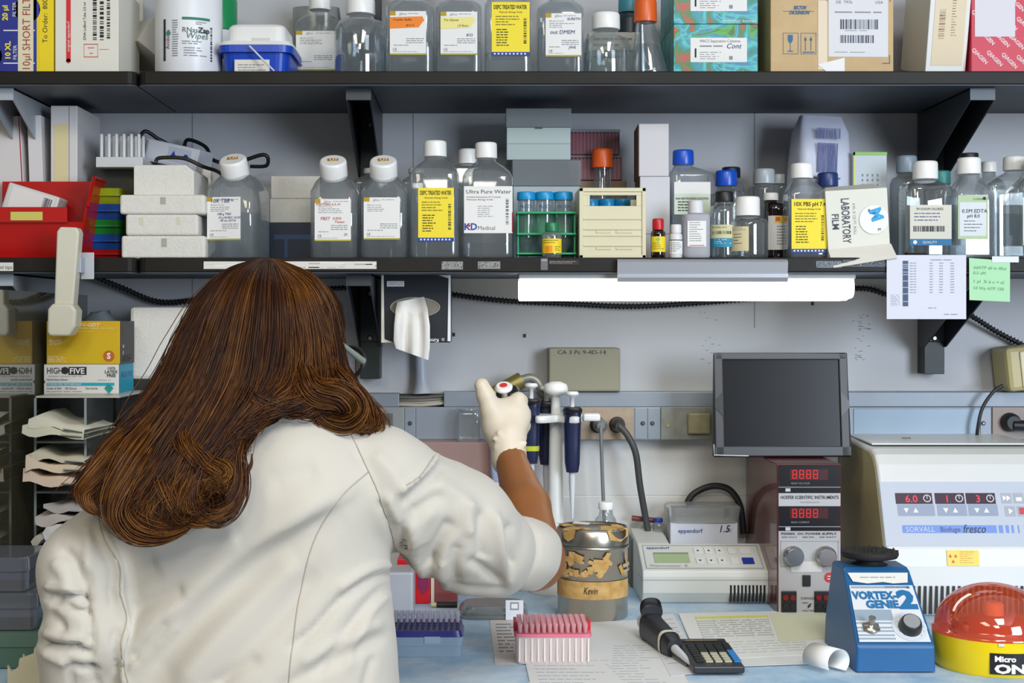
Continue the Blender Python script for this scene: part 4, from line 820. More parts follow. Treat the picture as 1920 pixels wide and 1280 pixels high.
t, D = plate('wall_switch', 'worn metal switch plate with a square brass push button', 1239, 1345, mat('worn_plate', '#85877f', .45, metal=.3, noise=.3, nscale=50)); b = MB(); cx = PX(1310, D)-t.location.x; b.box(cx-.019, cx+.019, -.009, -.0002, .01, .045, mat('worn_button', '#8d8765', .45, noise=.3, nscale=70)); b.build('button', t, bevel=.003)
b = MB(); b.lathe([(.003, 0), (.003, .002)], C('#b7a468', .3, metal=.8), Tr(PX(1252, D)-t.location.x, 0, .024) @ Rx(90), n=10); b.build('screw', t)
t, D = plate('wall_switch', 'grey metal plate with a dark inset left of the duct gap', 690, 757, C('#8b9192', .4, metal=.3)); b = MB(); b.box(-.028, .012, -.004, -.0002, .008, .044, C('#565b60', .4)); b.build('inset', t, bevel=.001)
def plug(px, py, m, label, cpts, r, col):
    t = thing('power_plug', label, 'plug', P(px, py, YR-.005)); O = t.location; t.location.y -= .001; O = t.location.copy()
    b = MB(); b.lathe([(.0105, 0), (.012, .004), (.0115, .014), (.0085, .022), (.006, .027)], m, Rx(90), n=20); b.build('body', t)
    b = MB(); b.tube(curve_pts([Vector((0, -.024, 0))]+[p-O for p in cpts], 8), r, C(col, .5), 10); b.build('cord', t)
plug(1124, 796, C('#77797a', .4), 'grey plug with a thin grey cord dropping straight down behind the bench', [P(1127, 815, 2.42), P(1129, 880, 2.425), P(1132, 950, 2.43), P(1136, 1040, 2.44)], .0031, '#74787b')
plug(1158, 796, C('#2b2b2c', .4), 'black plug with a thick dark cord curving down behind the thermal block', [P(1176, 815, 2.42), P(1192, 850, 2.42), P(1200, 910, 2.43), P(1213, 985, 2.45), P(1222, 1040, 2.46)], .0056, '#3f4140')
# power adaptor at the right edge
t = thing('power_adaptor', 'beige plug in adaptor with a green mark at the right picture edge', 'adaptor', P(1915, 690, 2.45), (0, -6, 0)); b = MB(); b.box(-.034, .05, -.03, .045, -.036, .038, C('#b3a878', .4)); b.build('body', t, bevel=.008); b = MB(); b.box(-.012, .045, -.0335, -.0295, -.03, .03, C('#d2c9a8', .4)); b.build('front', t, bevel=.002); b = MB(); b.box(-.002, .02, -.0345, -.0337, .0, .022, C('#3f9a3a', .5)); b.build('mark', t)
cable([P(1881, 722, 2.43), P(1862, 735, 2.43), P(1842, 765, 2.43), P(1833, 805, 2.43), P(1832, 830, 2.44)], .003, '#1c1f22', 'thin black cord dropping from the beige adaptor at the right')
for px, py, r in ((1857, 790, .003),):
    pass
# hanging papers
D = 2.1965
t = thing('paper_sheet', 'white printed sheet with a gel ladder strip taped under the shelf at the right', 'paper', (PX(1737, D), D, P(0, 598, D).z)); w = W(149, D)/2; H = W(120, D)
b = MB(); b.box(-w, w, -.0003, 0, 0, H, C('#d4d7e2', .8)); b.build('sheet', t); b = MB(); l = Lab(b, flat(-.0004), -w, w, 0, H)
l._grid(.2, .09, .27, .8, C('#41506e', .6), 0, .0001); [l.rect(.2, v, .27, v+.012, C('#aab4c8', .6)) for v in (.14, .17, .2, .26, .3, .4, .5, .6, .72)]
for u, uu in ((.29, .33), (.34, .37), (.54, .58), (.66, .71), (.8, .85)): l.lines(u, uu, .12, .62, 12, C('#8f97a8', .7), .25, .1)
l.lines(.55, .85, .07, .1, 1); l.lines(.05, .17, .62, .8, 7, C('#a9afbd', .7), .3, .1); l.lines(.52, .63, .82, .85, 1); l.lines(.72, .95, .92, .95, 1); b.build('print', t)
t = thing('sticky_note', 'pale green sticky note hanging at the right end of the shelf', 'note', (PX(1852, D), D, P(0, 564, D).z), (0, 2.5, 0)); w = W(77, D)/2; H = W(79, D)
b = MB(); b.add([(-w, 0, H), (w, 0, H-.002), (w*1.02, -.005, .0), (-w*.96, -.006, 0), (-w, -.0003, H), (w, -.0003, H-.002), (w*1.02, -.0053, 0), (-w*.96, -.0063, 0)], [(0, 1, 2, 3), (7, 6, 5, 4), (0, 4, 5, 1), (2, 6, 7, 3), (0, 3, 7, 4), (1, 5, 6, 2)], C('#a9dcae', .8)); b.build('sheet', t)
b = MB(); l = Lab(b, lambda a, c, o: Vector((a, -.0008-.0056*(1-c/H)-o, c)), -w, w, 0, H); [l.text(s, .1, v, .07, C('#7fae8c', .8), shear=.1, fit=f_) for s, v, f_ in (('ddATP dil in 40ul', .25, .8), ('0.5 uM', .38, .3), ('1 pl  X 6 c = ul', .58, .75), ('10 Wy ATP 150', .74, .75))]; b.build('writing', t)
b = MB(); b.box(-.02, .02, -.0004, .0, 0, .009, C('#cfd3d6', .4)); o = b.build('clear_tape'); o.location = (PX(1885, 2.1955), 2.1955, P(0, 492, 2.2).z); tag(o, 'crumpled clear tape at the corner of the green sticky note', 'tape')
# beige handle clipped to the shelf
t = thing('plastic_wand', 'long off white plastic wand clipped upright to the shelf edge at the left', 'wand', P(123, 528, 2.15)); O = t.location.copy(); IV = C('#cfcbb8', .4)
b = MB(); D = 2.15
def q2(px, py): p = P(px, py, D)-O; return (p.x, p.z)
b.prism([q2(101, 574), q2(137, 574), q2(148, 436), q2(144, 426), q2(112, 425), q2(106, 434)], 'y', -.0, .026, IV); b.build('handle', t, bevel=.003, seg=3)
b = MB(); b.prism([q2(90, 622), q2(91, 580), q2(99, 569), q2(136, 569), q2(145, 582), q2(143, 612), q2(131, 630), q2(94, 630)], 'y', -.006, .03, IV); b.build('head', t, bevel=.004, seg=3)
b = MB(); p = P(162, 498, 2.18)-O; b.box(p.x-.010, p.x+.010, .034, .037, p.z-.02, p.z+.02, C('#b6b9be', .35)); b.box(p.x-.024, p.x-.003, .012, .034, p.z-.011, p.z+.012, C('#a5a9b8', .35)); b.build('clip', t, bevel=.001)
b = MB(); b.box(p.x-.022, p.x-.012, .008, .034, p.z+.012, p.z+.026, BLACK); b.build('lock', t, bevel=.001)
# left acrylic side panel and dispenser behind it
ACR = clear('smoked_acrylic_painted_haze', '#8f8f84', .22, .03, .3, '#86836c')  # olive milkiness puts the panel's hazy reflections into its colour
b = MB(); b.box(-.664, -.661, 1.86, 2.47, ZB+.0005, 1.385, ACR); tag(b.build('acrylic_screen'), 'tall smoked acrylic side panel with painted haze at the left edge mirroring the glove boxes', 'panel')
t = thing('towel_dispenser', 'off white dispenser behind the acrylic panel at the left edge', 'dispenser', P(2, 570, 2.36)); b = MB(); b.box(-.04, .028, -.03, .05, 0, .045, C('#a9a794', .5)); b.build('body', t, bevel=.004); b = MB(); b.lathe([(.004, -.012), (.004, -.0002)], C('#56564c', .4), Tr(.018, -.02, 0)); b.build('knob', t)
# glove boxes, foam box, black unit
zg = P(0, 740, 2.2).z
def f(l):
    l.text('HIGH', .04, .3, .2, INK, fit=.21, bold=.005); l.disc(.285, .2, .12, INK); l.rect(.33, .08, .57, .34, INK, 2); l.text('FIVE', .345, .3, .18, PAPER, fit=.2, bold=.02, k=4); l.lines(.06, .54, .38, .42, 1)
    l.text('100%', .9, .17, .09, INK, 'c'); l.text('LATEX', .9, .29, .1, INK, 'c', bold=.02); l.text('FREE', .9, .41, .1, INK, 'c', bold=.02); l.text('Nitrile Exam Gloves', .04, .53, .07, INK, fit=.28); l.lines(.72, .94, .51, .55, 1)
    TQ = C('#1ba3b8', .5); l.rect(.04, .6, .94, .7, TQ); l.text('POWDER FREE TEXTURED BLUE', .05, .685, .07, PAPER, fit=.45, k=4); l.text('Order # 5001   100 Gloves', .04, .82, .07, INK, fit=.4); l.text('Non-Sterile', .56, .82, .07, INK, fit=.16); l.lines(.04, .56, .88, .93, 1)
    l.poly([(.87, .62), (.93, .78), (.87, .95), (.81, .78)], C('#158f8c', .5), 5); l.poly([(.0, .5), (.025, .57), (0, .64)], INK)
hA = W(57, 2.2)
carton('glove_box', 'white glove box with bold black lettering and turquoise band, under the yellow one', 'box', 82, 223, 683, 2.2, .09, zg, C('#d9d8d4', .45), front=f, h=hA, right=lambda l: (l.rect(0, 0, 1, 1, C('#1597b4', .5)), l.text('HIGH FIVE', .1, .45, .2, C('#0d5f86', .5), fit=.8)))
def f(l):
    l.text('UV-GEIT', .42, .13, .08, C('#e8d9a0', .5), fit=.3, shear=.3, bold=.02); l.lines(.42, .96, .16, .2, 1, C('#d8cf90', .6)); l.lines(.42, .7, .24, .27, 1, C('#d8cf90', .6)); l.disc(.85, .81, .13, C('#b8621a', .5)); l.text('S', .85, .87, .13, PAPER, 'c', bold=.04, k=4)
    l.text('Pr', .04, .5, .08, PAPER); l.lines(.04, .22, .44, .58, 5, C('#e8e0b0', .6)); l.lines(.02, .3, .82, .96, 4, C('#e8e0b0', .6))
YG = mat('yellow_glove_print', '#cfb20a', .45, noise=.25, nscale=7, col2='#c98f0c')
carton('glove_box', 'golden yellow glove box with an orange size dot, on top of the white one', 'box', 87, 225, 602, 2.2, .088, zg+hA+.0003, YG, front=f, h=W(81, 2.2), right=lambda l: (l.rect(0, 0, 1, 1, C('#22262c', .5)), l.text('IT', .2, .3, .14, C('#7c2a22', .5), bold=.02), l.text('es', .15, .62, .1, PAPER, bold=.03), l.text('P', .15, .8, .1, PAPER, bold=.03), l.lines(.1, .8, .8, .96, 5, PAPER)))
b = MB(); rn = random.Random(8); rings = [[((.026-.013*k/3)*math.cos(a*.52)+.004*rn.random(), (.013)*math.sin(a*.52), .0003+k*.0035+.002*rn.random()*k) for a in range(12)] for k in range(4)]; b.loft(rings, C('#46525a', .7), True); o = b.build('nitrile_glove'); o.location = P(185, 601, 2.24)+Vector((0, 0, .0)); o.location.z = zg+hA+W(81, 2.2)+.0006; tag(o, 'crumpled dark blue glove poking out on top of the yellow glove box', 'glove')
D = 2.3; hb_ = P(0, 713, D).z-ZB
t = carton('equipment_case', 'black equipment case standing behind the woman under the white foam box', 'case', 226, 430, 713, D, .16, ZB+.0005, C('#27271f', .5), h=hb_)
carton('foam_box', 'large white foam shipping box on the black case behind the woman', 'box', 243, 420, 575, 2.305, .15, ZB+.001+hb_, FOAM, bevel=.006)
# acrylic organiser with sterile pouches
D = 2.12; X0, X1 = PX(66, D), PX(160, D); zt = P(0, 742, D).z; t = thing('acrylic_organizer', 'clear acrylic shelf organizer holding paper pouches, under the glove boxes', 'organizer', ((X0+X1)/2, D+.11, ZB+.0005)); hw = (X1-X0)/2; q = lambda py: P(0, py, D).z-t.location.z
ACL = clear('clear_acrylic', '#c9cdc9', .1, .02); EDGE = C('#8f9a9e', .25)
b = MB(); b.box(-hw, hw+.05, -.11, .065, q(742)-.003, q(742), C('#bcbcb4', .3)); b.build('top_panel', t, bevel=.0008)
for x in (-hw, hw): b = MB(); b.box(x-.0015, x+.0015, -.108, .065, 0, q(742)-.0032, ACL); b.box(x-.0017, x+.0017, -.11, -.1082, 0, q(742)-.0032, EDGE); b.build('side_panel', t)
for py in (827, 921, 1014): b = MB(); b.box(-hw+.0017, hw-.0017, -.11, .065, q(py)-.0028, q(py), clear('acrylic_shelf', '#c2c8c4', .2, .05, .3)); b.build('shelf_panel', t)
def pouch(px, py, wpx, hpx, tilt, seed, label, col='#dcdcca', D=2.06, zf=None):
    rn = random.Random(seed); t = thing('sterile_pouch', label, 'pouch', P(px, py, D), (0, tilt, rn.uniform(-6, 6)), group='paper pouches in the acrylic organizer')
    if zf: t.location.z = zf
    b = MB(); w = W(wpx, D)/2; h = W(hpx, D); n = 9; vs = []; 
    for s in (0, 1):
        for i in range(n+1):
            for j in range(4):
                u = i/n; vs.append((-w+2*w*u, .05*j+.004*math.sin(3*u+j), h*(.15+.7*s*(1-.5*u))+.004*math.sin(u*9+seed+j+s*1.3)*(1.2-u)+(.3*h if u < .2 and s else 0)*rn.random()))
    f = []
    for s in (0, 1):
        for i in range(n):
            for j in range(3): a = s*(n+1)*4+i*4+j; f.append((a, a+4, a+5, a+1))
    for i in range(n): a = i*4; f.append((a, a+4, a+4+(n+1)*4, a+(n+1)*4))
    b.add(vs, f, C(col, .75), True); b.build('paper', t, fix=False)
    b = MB(); b.box(w*.25, w*.95, -.002, .03, h*.3, h*.36, C('#8d9aa0', .3)); b.build('film_window', t); return t
for k, (px, py, wp, hp, tl, lb, col) in enumerate([(98, 822, 118, 26, 5, 'open topped white paper pouch on the top shelf of the acrylic organizer', '#d5d6c2'), (104, 808, 108, 20, 9, 'flat paper pouch lying uppermost in the acrylic organizer', '#dddccb'),
    (108, 868, 100, 16, 4, 'thin pouch uppermost on the middle shelf of the acrylic organizer', '#c9c6b4'), (104, 888, 112, 26, 2, 'folded cream pouch on the middle shelf of the acrylic organizer', '#dccdb8'), (100, 915, 118, 30, 3, 'pinkish crumpled pouch at the bottom of the middle organizer shelf', '#d8c6b4'),
    (122, 962, 84, 14, 2, 'grey pouch uppermost on the lowest organizer shelf', '#a9a7a8'), (112, 985, 90, 26, -6, 'crumpled grey white pouch on the lowest organizer shelf', '#b8b4b0'), (124, 998, 84, 22, -20, 'slanting white pouch with print on the lowest organizer shelf', '#cfd3d8'), (100, 1008, 84, 12, -22, 'pouch end poking down to the left from the lowest organizer shelf', '#b9b6ac')]): pouch(px, py, wp, hp, tl, k+3, lb, col, 2.075)
# lower left tip boxes
TB = clear('tipbox_clear', '#c2c6cc', .1, .08, .3, '#aab0bb'); BI = mat('tipbox_blue', '#5a6894', .5)
def tipbox(label, x0, x1, D, dep, zb, h, inner, group=None, m=TB):
    w = W(x1-x0, D)/2; t = thing('tip_box', label, 'box', (PX((x0+x1)/2, D), D+dep/2, zb), group=group); b = MB(); b.sq([(0, w*.93, dep*.46, 10), (.001, w*.96, dep*.48, 10), (h*.6, w*.97, dep*.485, 10)], m, n=40, smooth=False); b.build('base', t)
    b = MB(); b.sq([(h*.605, w, dep*.5, 10), (h*.97, w*.97, dep*.485, 10), (h, w*.94, dep*.47, 10)], m, n=40, smooth=False); b.build('lid', t)
    if inner: b = MB(); b.sq([(h*.35, w*.9, dep*.44, 10), (h*.62, w*.9, dep*.44, 10)], inner, n=40, smooth=False); b.build('insert', t)
    return t
tipbox('green plastic box at the bottom of the left stack beside the white coat', -60, 88, 1.86, .13, ZB+.0005, .046, None, m=C('#4e6a5e', .45))
tipbox('clear tip box with rows of tubes in the middle of the left stack', -40, 66, 1.87, .11, ZB+.0468, .047, C('#7f8aa0', .5))
tipbox('clear tip box with a blue insert on top of the left stack', -60, 50, 1.88, .11, ZB+.0941, .044, BI)
t = thing('card_rack', 'cream slotted rack at the lower left corner beside the coat', 'rack', (PX(52, 1.79), 1.82, ZB+.0005)); IVR = C('#cdc6a8', .5)
w = W(74, 1.79)/2
for y in (-.03, .03): b = MB(); b.prism([(-w, 0), (w, 0), (w, .05), (w*.5, .045), (w*.3, .036), (-w*.4, .03), (-w*.45, .02), (-w*.8, .014), (-w, .022)], 'y', y-.002, y+.002, IVR); b.build('side_panel', t)
for i in range(7): b = MB(); b.box(-w+.003+i*.0068, -w+.0045+i*.0068, -.0278, .0278, .0005, .012+.002*i, IVR); b.build('divider', t)

# ---------------------------------------------------------------- instruments and goods on the bench
zb = ZB+.0003
# pink translucent file of plastic bags on the wall
PK = clear('pink_film', '#e6cfca', .07, .1, .55, '#d9bdb6')
t = thing('waste_bag_holder', 'translucent pinkish plastic holder with orange rails behind the woman arm', 'holder', (PX(882, 2.4), 2.43, zb)); w = W(214, 2.4)/2; H = P(0, 829, 2.4).z-zb
b = MB(); b.box(-w, w, -.03, .03, 0, H, PK); b.build('body', t, bevel=.002)
for dz in (905, 913): b = MB(); b.tube([(-w*.5, -.033, P(0, dz, 2.4).z-zb), (w, -.033, P(0, dz-2, 2.4).z-zb)], .0028, C('#e2582f', .4)); b.build('rail', t)
bottle('small clear plastic cup on top of the pinkish holder behind the gloved hand', 857, 900, 775, 766, 2.41, zb+H+.0003, (858, 899, 4), capm=CLEAR, name='plastic_cup', cat='cup')
# tube and glove hose beside the forearm
#b = MB(); b.tube(curve_pts([P(918, 850, 2.3), P(924, 868, 2.29), P(934, 885, 2.28), P(934, 910, 2.27), P(928, 945, 2.26)], 6), [.006]*6+[.009]*8+[.011]*11, C('#a9b4cc', .3), 10); tag(b.build('hanging_pipette_tip'), 'pale blue pipette shaft hanging left of the bare forearm', 'pipette')
# pipettes
NV = C('#1a2346', .35); NB = C('#15161c', .4)
def pipette(label, loc, rz=0, L=1.0, band=None, knob='#d8dadb', dot=None, bodym=None):
    """tip at z=0, plunger at the top, about 0.22 m"""
    t = thing('pipette', label, 'pipette', loc, rz); bm_ = bodym or NV
    b = MB(); b.lathe([(.0015, 0), (.003, .03), (.0045, .075)], C('#d4d8dc', .3), n=14); b.build('shaft', t)
    b = MB(); b.tube([(0, -.006, .025), (0, -.008, .06), (0, -.005, .085)], [.0025, .004, .004], C('#8c8b84', .25, metal=.8), 8); b.build('ejector', t)
    b = MB(); b.sq([(.0752, .008, .009, 3), (.09, .010, .012, 3), (.12, .0105, .013, 3), (.165, .0115, .0145, 3), (.175, .013, .016, 3), (.18, .011, .014, 3)], bm_, n=24); b.build('grip', t)
    b = MB(); b.sq([(.172, .012, .007, 2.5, 0, .016), (.178, .012, .011, 2.5, 0, .02), (.181, .009, .008, 2.5, 0, .02)], NB, n=20); b.build('finger_rest', t)
    b = MB(); b.lathe([(.003, .1802), (.003, .196), (.0085, .199), (.009, .202), (.007, .205)], C(knob, .35), n=20)
    if dot: b.lathe([(.004, .2052), (.0038, .2056)], C(dot, .4), n=16)
    b.build('plunger', t)
    if band: b = MB(); b.sq([(.096, .0108, .0128, 3), (.104, .0109, .013, 3)], C(band, .5), n=24, cap0=False, cap1=False); b.build('band', t)
    return t
# carousel
D = 2.40; cx = PX(1042, D); t = thing('pipette_carousel', 'white pipette carousel stand with a mushroom knob behind the metal canister', 'stand', (cx, D, zb)); WH = C('#dfe2e0', .35); q = lambda py: P(0, py, D).z-zb
b = MB(); b.lathe([(.045, 0), (.045, .006), (.02, .014)], WH, n=36); b.build('base', t)
b = MB(); b.lathe([(.0165, .0142), (.0125, q(960)), (.0105, q(790)), (.009, q(780))], WH); b.build('pole', t)
b = MB(); n = 72; rg = lambda z, k: [((.046+.018*math.cos(6*a))*k*math.cos(a), (.046+.018*math.cos(6*a))*k*math.sin(a), z) for a in [2*math.pi*i/n for i in range(n)]]
b.loft([rg(q(789), .97), rg(q(788), 1), rg(q(778), 1), rg(q(776), .96)], WH, True); b.build('holder_plate', t)
b = MB(); b.lathe([(.008, q(775.8)), (.0075, q(742)), (.012, q(741)), (.0195, q(735)), (.0205, q(729)), (.018, q(720)), (.008, q(715))], WH, n=32); b.build('knob', t)
for px, dy, lb, bd in ((996, -.02, 'dark pipette with a yellow green band hanging left on the carousel', '#b9c22c'), (1024, .035, 'dark pipette hanging at the back of the carousel left of the pole', None), (1073, -.035, 'navy pipette hanging right of the carousel pole', None)):
    pipette(lb, (PX(px, D+dy), D+dy, P(0, 972 if px > 1050 else 955, D+dy).z), rz=180, band=bd).scale = (1.22, 1.22, 1)
b = MB(); b.box(PX(925, D)-cx, -.05, -.006, .006, q(788), q(779), WH); b.build('holder_arm', t, bevel=.002)
pipette('white and black pipette hanging left of the bare forearm from the carousel', (PX(931, 2.385), 2.385, P(0, 985, 2.4).z), rz=180, bodym=C('#9aa6c4', .35))
b = thing('pipette_hook', 'empty white hook arm on the right side of the pipette carousel', 'hook', (PX(1108, D), D+.0, P(0, 788, D).z)); m_ = MB(); m_.box(-.014, .014, -.02, .01, 0, .012, WH); m_.build('arm', b, bevel=.003)
# bottle behind the canister
bottle('small clear bottle with a white cap standing behind the metal canister', 1115, 1160, 990, 943, 2.36, zb, (1124, 1152, 14), kind='rd', m=GLASS)
# canister
D0 = 2.148; r = .0525; Yc = D0+r; t = thing('metal_canister', 'stainless steel canister wrapped in peeling masking tape beside the forearm', 'canister', (PX(1112, Yc-.01), Yc, zb)); ST = mat('stainless', '#b9b4a8', .28, metal=.95, noise=.08, nscale=9); TA = mat('masking_tape', '#d0ab6c', .75, noise=.3, nscale=70, col2='#b58a48')
H = .1345
b = MB(); b.lathe([(r*.97, 0), (r, .002), (r, .103), (r*1.035, .1045), (r*1.035, .1085), (r, .110)], ST, n=56); b.build('body', t)
b = MB(); b.lathe([(r*1.03, .1102), (r*1.035, .113), (r*1.02, H-.003), (r*.98, H), (r*.96, H-.003), (0.0005, H-.0035)], ST, n=56, cap1=False); b.build('lid', t)
b = MB(); b.lathe([(r+.0006, .033), (r+.0006, .059)], TA, n=56, cap0=False, cap1=False); l = Lab(b, cylm(r+.0008), -r*1.2, r*1.2, .033, .059); l.text('Kevin', .36, .68, .4, INK, shear=.2, fit=.16); b.build('tape_band', t)
b = MB(); rn = random.Random(4); l = Lab(b, cylm(r+.0006), -r*1.45, r*1.45, .062, .103)
for i in range(30):
    u = rn.choice([rn.uniform(.15, .6), rn.uniform(.05, .95)]); v = rn.uniform(.1, .9); a = rn.uniform(0, 3); ln = rn.uniform(.03, .1); wd = rn.uniform(.03, .1)
    c, s = math.cos(a), math.sin(a); l.poly([(min(.99, max(.01, u+x*c*ln-y*s*wd*.4)), min(.98, max(.02, v+x*s*ln*2+y*c*wd*2))) for x, y in ((-1, -1), (1, -.8), (1.2, .3), (.7, 1), (-1, .8))], TA, 1+i % 4)
l.rect(.82, .5, .98, .62, C('#b9a890', .6), 6); l.rect(.82, .72, .98, .8, C('#b9a890', .6), 6); b.build('tape_residue', t)
b = MB()
for i in range(26):
    a = rn.choice([rn.uniform(2.6, 4.4), rn.uniform(4.9, 6.6)]); rr = rn.uniform(.4, .98)*r; x, y = rr*math.cos(a), rr*math.sin(a); T = Tr(x, y, H-.0025+rn.uniform(0, .003)) @ Rz(rn.uniform(0, 180)) @ Rx(rn.uniform(-8, 8)); s1 = rn.uniform(.006, .014)
    b.prism([(-s1, -s1*.5), (s1*.8, -s1*.6), (s1, s1*.3), (-s1*.5, s1*.7)], 'z', 0, .0006, TA, T)
l = Lab(b, cylm(r*1.04), -r*1.4, r*1.4, .1105, H)
for u0, u1 in ((.12, .3), (.62, .95)): l.poly([(u0, .0), (u1, 0), (u1-.02, .5), ((u0+u1)/2, .75), (u0+.03, .6)], TA, 2)
b.build('lid_tape', t)
b = MB(); b.box(-.012, .012, -.009, .009, 0, .0006, C('#e6e2da', .7)); o = b.build('paper_square'); o.location = (PX(1090, Yc), Yc-.005, zb+H+.0045); o.rotation_euler = (0, R(3), R(-15)); tag(o, 'small square of white paper lying on the canister lid', 'paper')
# thermomixer
D = 2.285; t = thing('thermomixer', 'white thermal mixer with a sloping keypad and green display behind the canister', 'mixer', (PX(1323.5, D), D+.095, zb)); w = W(237, D)/2; TM = mat('instrument_white', '#cfd1cc', .4, noise=.02)
yf = -.095; b = MB(); b.prism([(yf+.012, 0), (yf, .018), (yf, .043), (yf+.002, .052), (yf+.075, .083), (yf+.08, .083), (yf+.08, 0)], 'x', -w, w, TM); b.prism([(yf+.0802, 0), (yf+.0802, .083), (.092, .0927), (.092, 0)], 'x', -w, -w+.052, TM); b.prism([(yf+.0802, 0), (yf+.0802, .05), (.092, .05), (.092, 0)], 'x', -w+.0522, w, TM); b.build('body', t, bevel=.002)
ang = math.degrees(math.atan2(.031, .073)); T = Tr(0, yf+.002, .052) @ Rx(ang-90)
b = MB(); l = Lab(b, flat(-.0006, T), -w*.97, w*.97, .001, .078); 
for a in ((.02, .06, .98, .07), (.02, .93, .98, .94), (.02, .06, .024, .94), (.976, .06, .98, .94)): l.rect(*a, GREY)
l.text('eppendorf', .05, .2, .08, C('#24408f', .6), bold=.01); l.text('Thermomixer  R', .05, .88, .08, GREY); l._grid(.1, .38, .39, .72, C('#9fb389', .4), 0, .0006); l.rect(.1, .36, .39, .4, C('#7f8a78', .5), 5)
l.build = None; b.build('control_panel', t)
for i in range(5):
    for j, v in enumerate((.28, .66)):
        u = (.475, .565, .655, .76, .87)[i]; x = -w*.97+2*w*.97*u; zz_ = .001+.077*(1-v); bw = .0062 if i < 4 else .009
        m_ = C('#d8d9d6', .4) if not (i == 4 and j == 1) else C('#23389a', .4); b = MB(); b.box(x-bw, x+bw, -.0018, -.0004, zz_-.0085, zz_+.0085, m_, T)
        if i < 3: b.add([(x-.0025, -.002, zz_+(-.002 if j == 0 else .002)), (x+.0025, -.002, zz_+(-.002 if j == 0 else .002)), (x, -.002, zz_+(.003 if j == 0 else -.003))], [(0, 1, 2)], INK, False, T)
        b.build('key', t)
b = MB(); [b.box(w*.38+i*.0058, w*.38+i*.0058+.0032, yf-.0004+.0115*(1-1), yf+.02, .004, .030, BLACK, Tr(0, 0, 0)) for i in range(10)]; b.build('vent', t)
b = MB(); b.box(-w-.0002, w+.0002, yf-.0004, yf+.06, .0375, .0383, GREY); b.build('seam', t)
b = MB(); b.box(-.038, -.032, yf+.02, yf+.03, 0, .001, C('#bbb', .5) if False else GREY); b.build('foot', t)
D = 2.40; t = thing('heating_block_lid', 'clear lidded tube block marked 1.5 ml sitting behind the thermal mixer keypad', 'tube block', (PX(1321, D), D+.03, zb+.0505)); w = W(136, D)/2; q = lambda py: P(0, py, D).z-t.location.z
b = MB(); b.box(-w*.93, w*.93, -.025, .025, 0, q(978), C('#c9cdd6', .35)); b.build('block', t, bevel=.001); b = MB(); l = Lab(b, flat(-.0252), -w*.8, w*.8, .005, q(980)); l.text('eppendorf', .05, .3, .12, C('#24408f', .6), bold=.01); l.text('1.5', .74, .28, .2, C('#24355f', .6), bold=.01, shear=.2); l.text('ml', .88, .28, .12, GREY); b.build('print', t)
b = MB(); b.sq([(q(980), w*.97, .029, 8), (q(965), w, .03, 8), (q(952), w*1.03, .031, 8), (q(948), w*.95, .027, 8)], clear('block_lid', '#c4c4bc', .1, .05, .25), n=40, smooth=False); b.build('lid', t)
cable([P(1285, 950, 2.465), P(1300, 926, 2.465), P(1335, 911, 2.465), P(1368, 918, 2.465), P(1388, 950, 2.465), P(1394, 1000, 2.465)], .0055, '#222326', 'thick black cable arching over the clear lidded tube block')
t = thing('marker_pen', 'dark red marker lying against the wall beside the thick cord', 'pen', P(1205, 972, 2.46)); b = MB(); b.tube([(-.018, 0, .001), (.02, 0, -.003)], .0045, C('#6e2a2c', .4)); b.build('barrel', t)
t.location.z = zb+.11
bottle('small vial with a blue cap by the wall beside the thermal mixer', 1225, 1248, 985, 972, 2.44, zb+.08, (1227, 1244, 8), kind='rd', capm=C('#1a3f9c', .4), m=BK)
carton('storage_box', 'small dark box against the wall holding the blue capped vial and red marker', 'box', 1183, 1252, 1000, 2.43, .05, zb, C('#5d5f5c', .5), h=.0795)
# power supply
D = 2.215; t = thing('power_supply', 'tall maroon power supply with two red digit displays and silver knobs', 'power supply', (PX(1518, D), D+.13, zb)); w = W(116, D)/2; H = .2255; MR = mat('maroon_case', '#5c1a14', .28, coat=.5)
b = MB(); b.box(-w-.002, w+.002, -.128, .13, 0, H, MR); b.build('case', t, bevel=.002)
b = MB(); l = Lab(b, flat(-.1285), -w, w, .002, H-.001, C('#a9aaab', .4), .0008); BK_ = C('#0d0d10', .25)
q = lambda py: (py-870)/280
l.rect(0, 0, 1, q(924), BK_, 1); l.rect(0, q(912), 1, q(913.5), GREY, 3); l.rect(0, q(925), 1, q(948), C('#b4b5b8', .4), 2); l.rect(0, q(949), 1, q(996), BK_, 1); l.rect(0, q(987), 1, q(988.5), GREY, 3)
for y in (889, 962):
    l.rect(.18, q(y-10), .8, q(y+10), C('#3c0508', .3), 3)
l.text('READ VOLTAGE', .2, q(907), .012, GREY, k=4, fit=.3); l.text('READ CURRENT', .2, q(981), .012, GREY, k=4, fit=.3)
for y in (918, 992): l.rect(.11, q(y-3), .19, q(y+3), C('#b9bac8', .4), 4)
l.text('HOEFER SCIENTIFIC INSTRUMENTS', .03, q(935), .022, INK, fit=.94, bold=.02, k=4); l.text('SAN FRANCISCO', .5, q(943), .012, GREY, 'c', k=4); l.text('PS500X  DC POWER SUPPLY', .04, q(1003), .014, INK, fit=.9, bold=.02, k=4); l.text('500 VOLT     400 MA     200 WATT', .05, q(1009), .01, INK, fit=.88, k=4)
for a in ((.03, q(1015), .97, q(1016)), (.03, q(1063), .97, q(1064)), (.03, q(1015), .04, q(1064)), (.96, q(1015), .97, q(1064))): l.rect(*a, GREY, 3)
l._grid(.2, q(1054), .7, q(1074), C('#c9c8c6', .6), 0, .0018); l.bars(.32, q(1060), .6, q(1069), GREY, 30); l.disc(.82, q(1084), .034, C('#c23036', .5), 6); l.rect(.79, q(1081), .85, q(1082.5), PAPER, 8); l.rect(.79, q(1086), .85, q(1087.5), PAPER, 8)
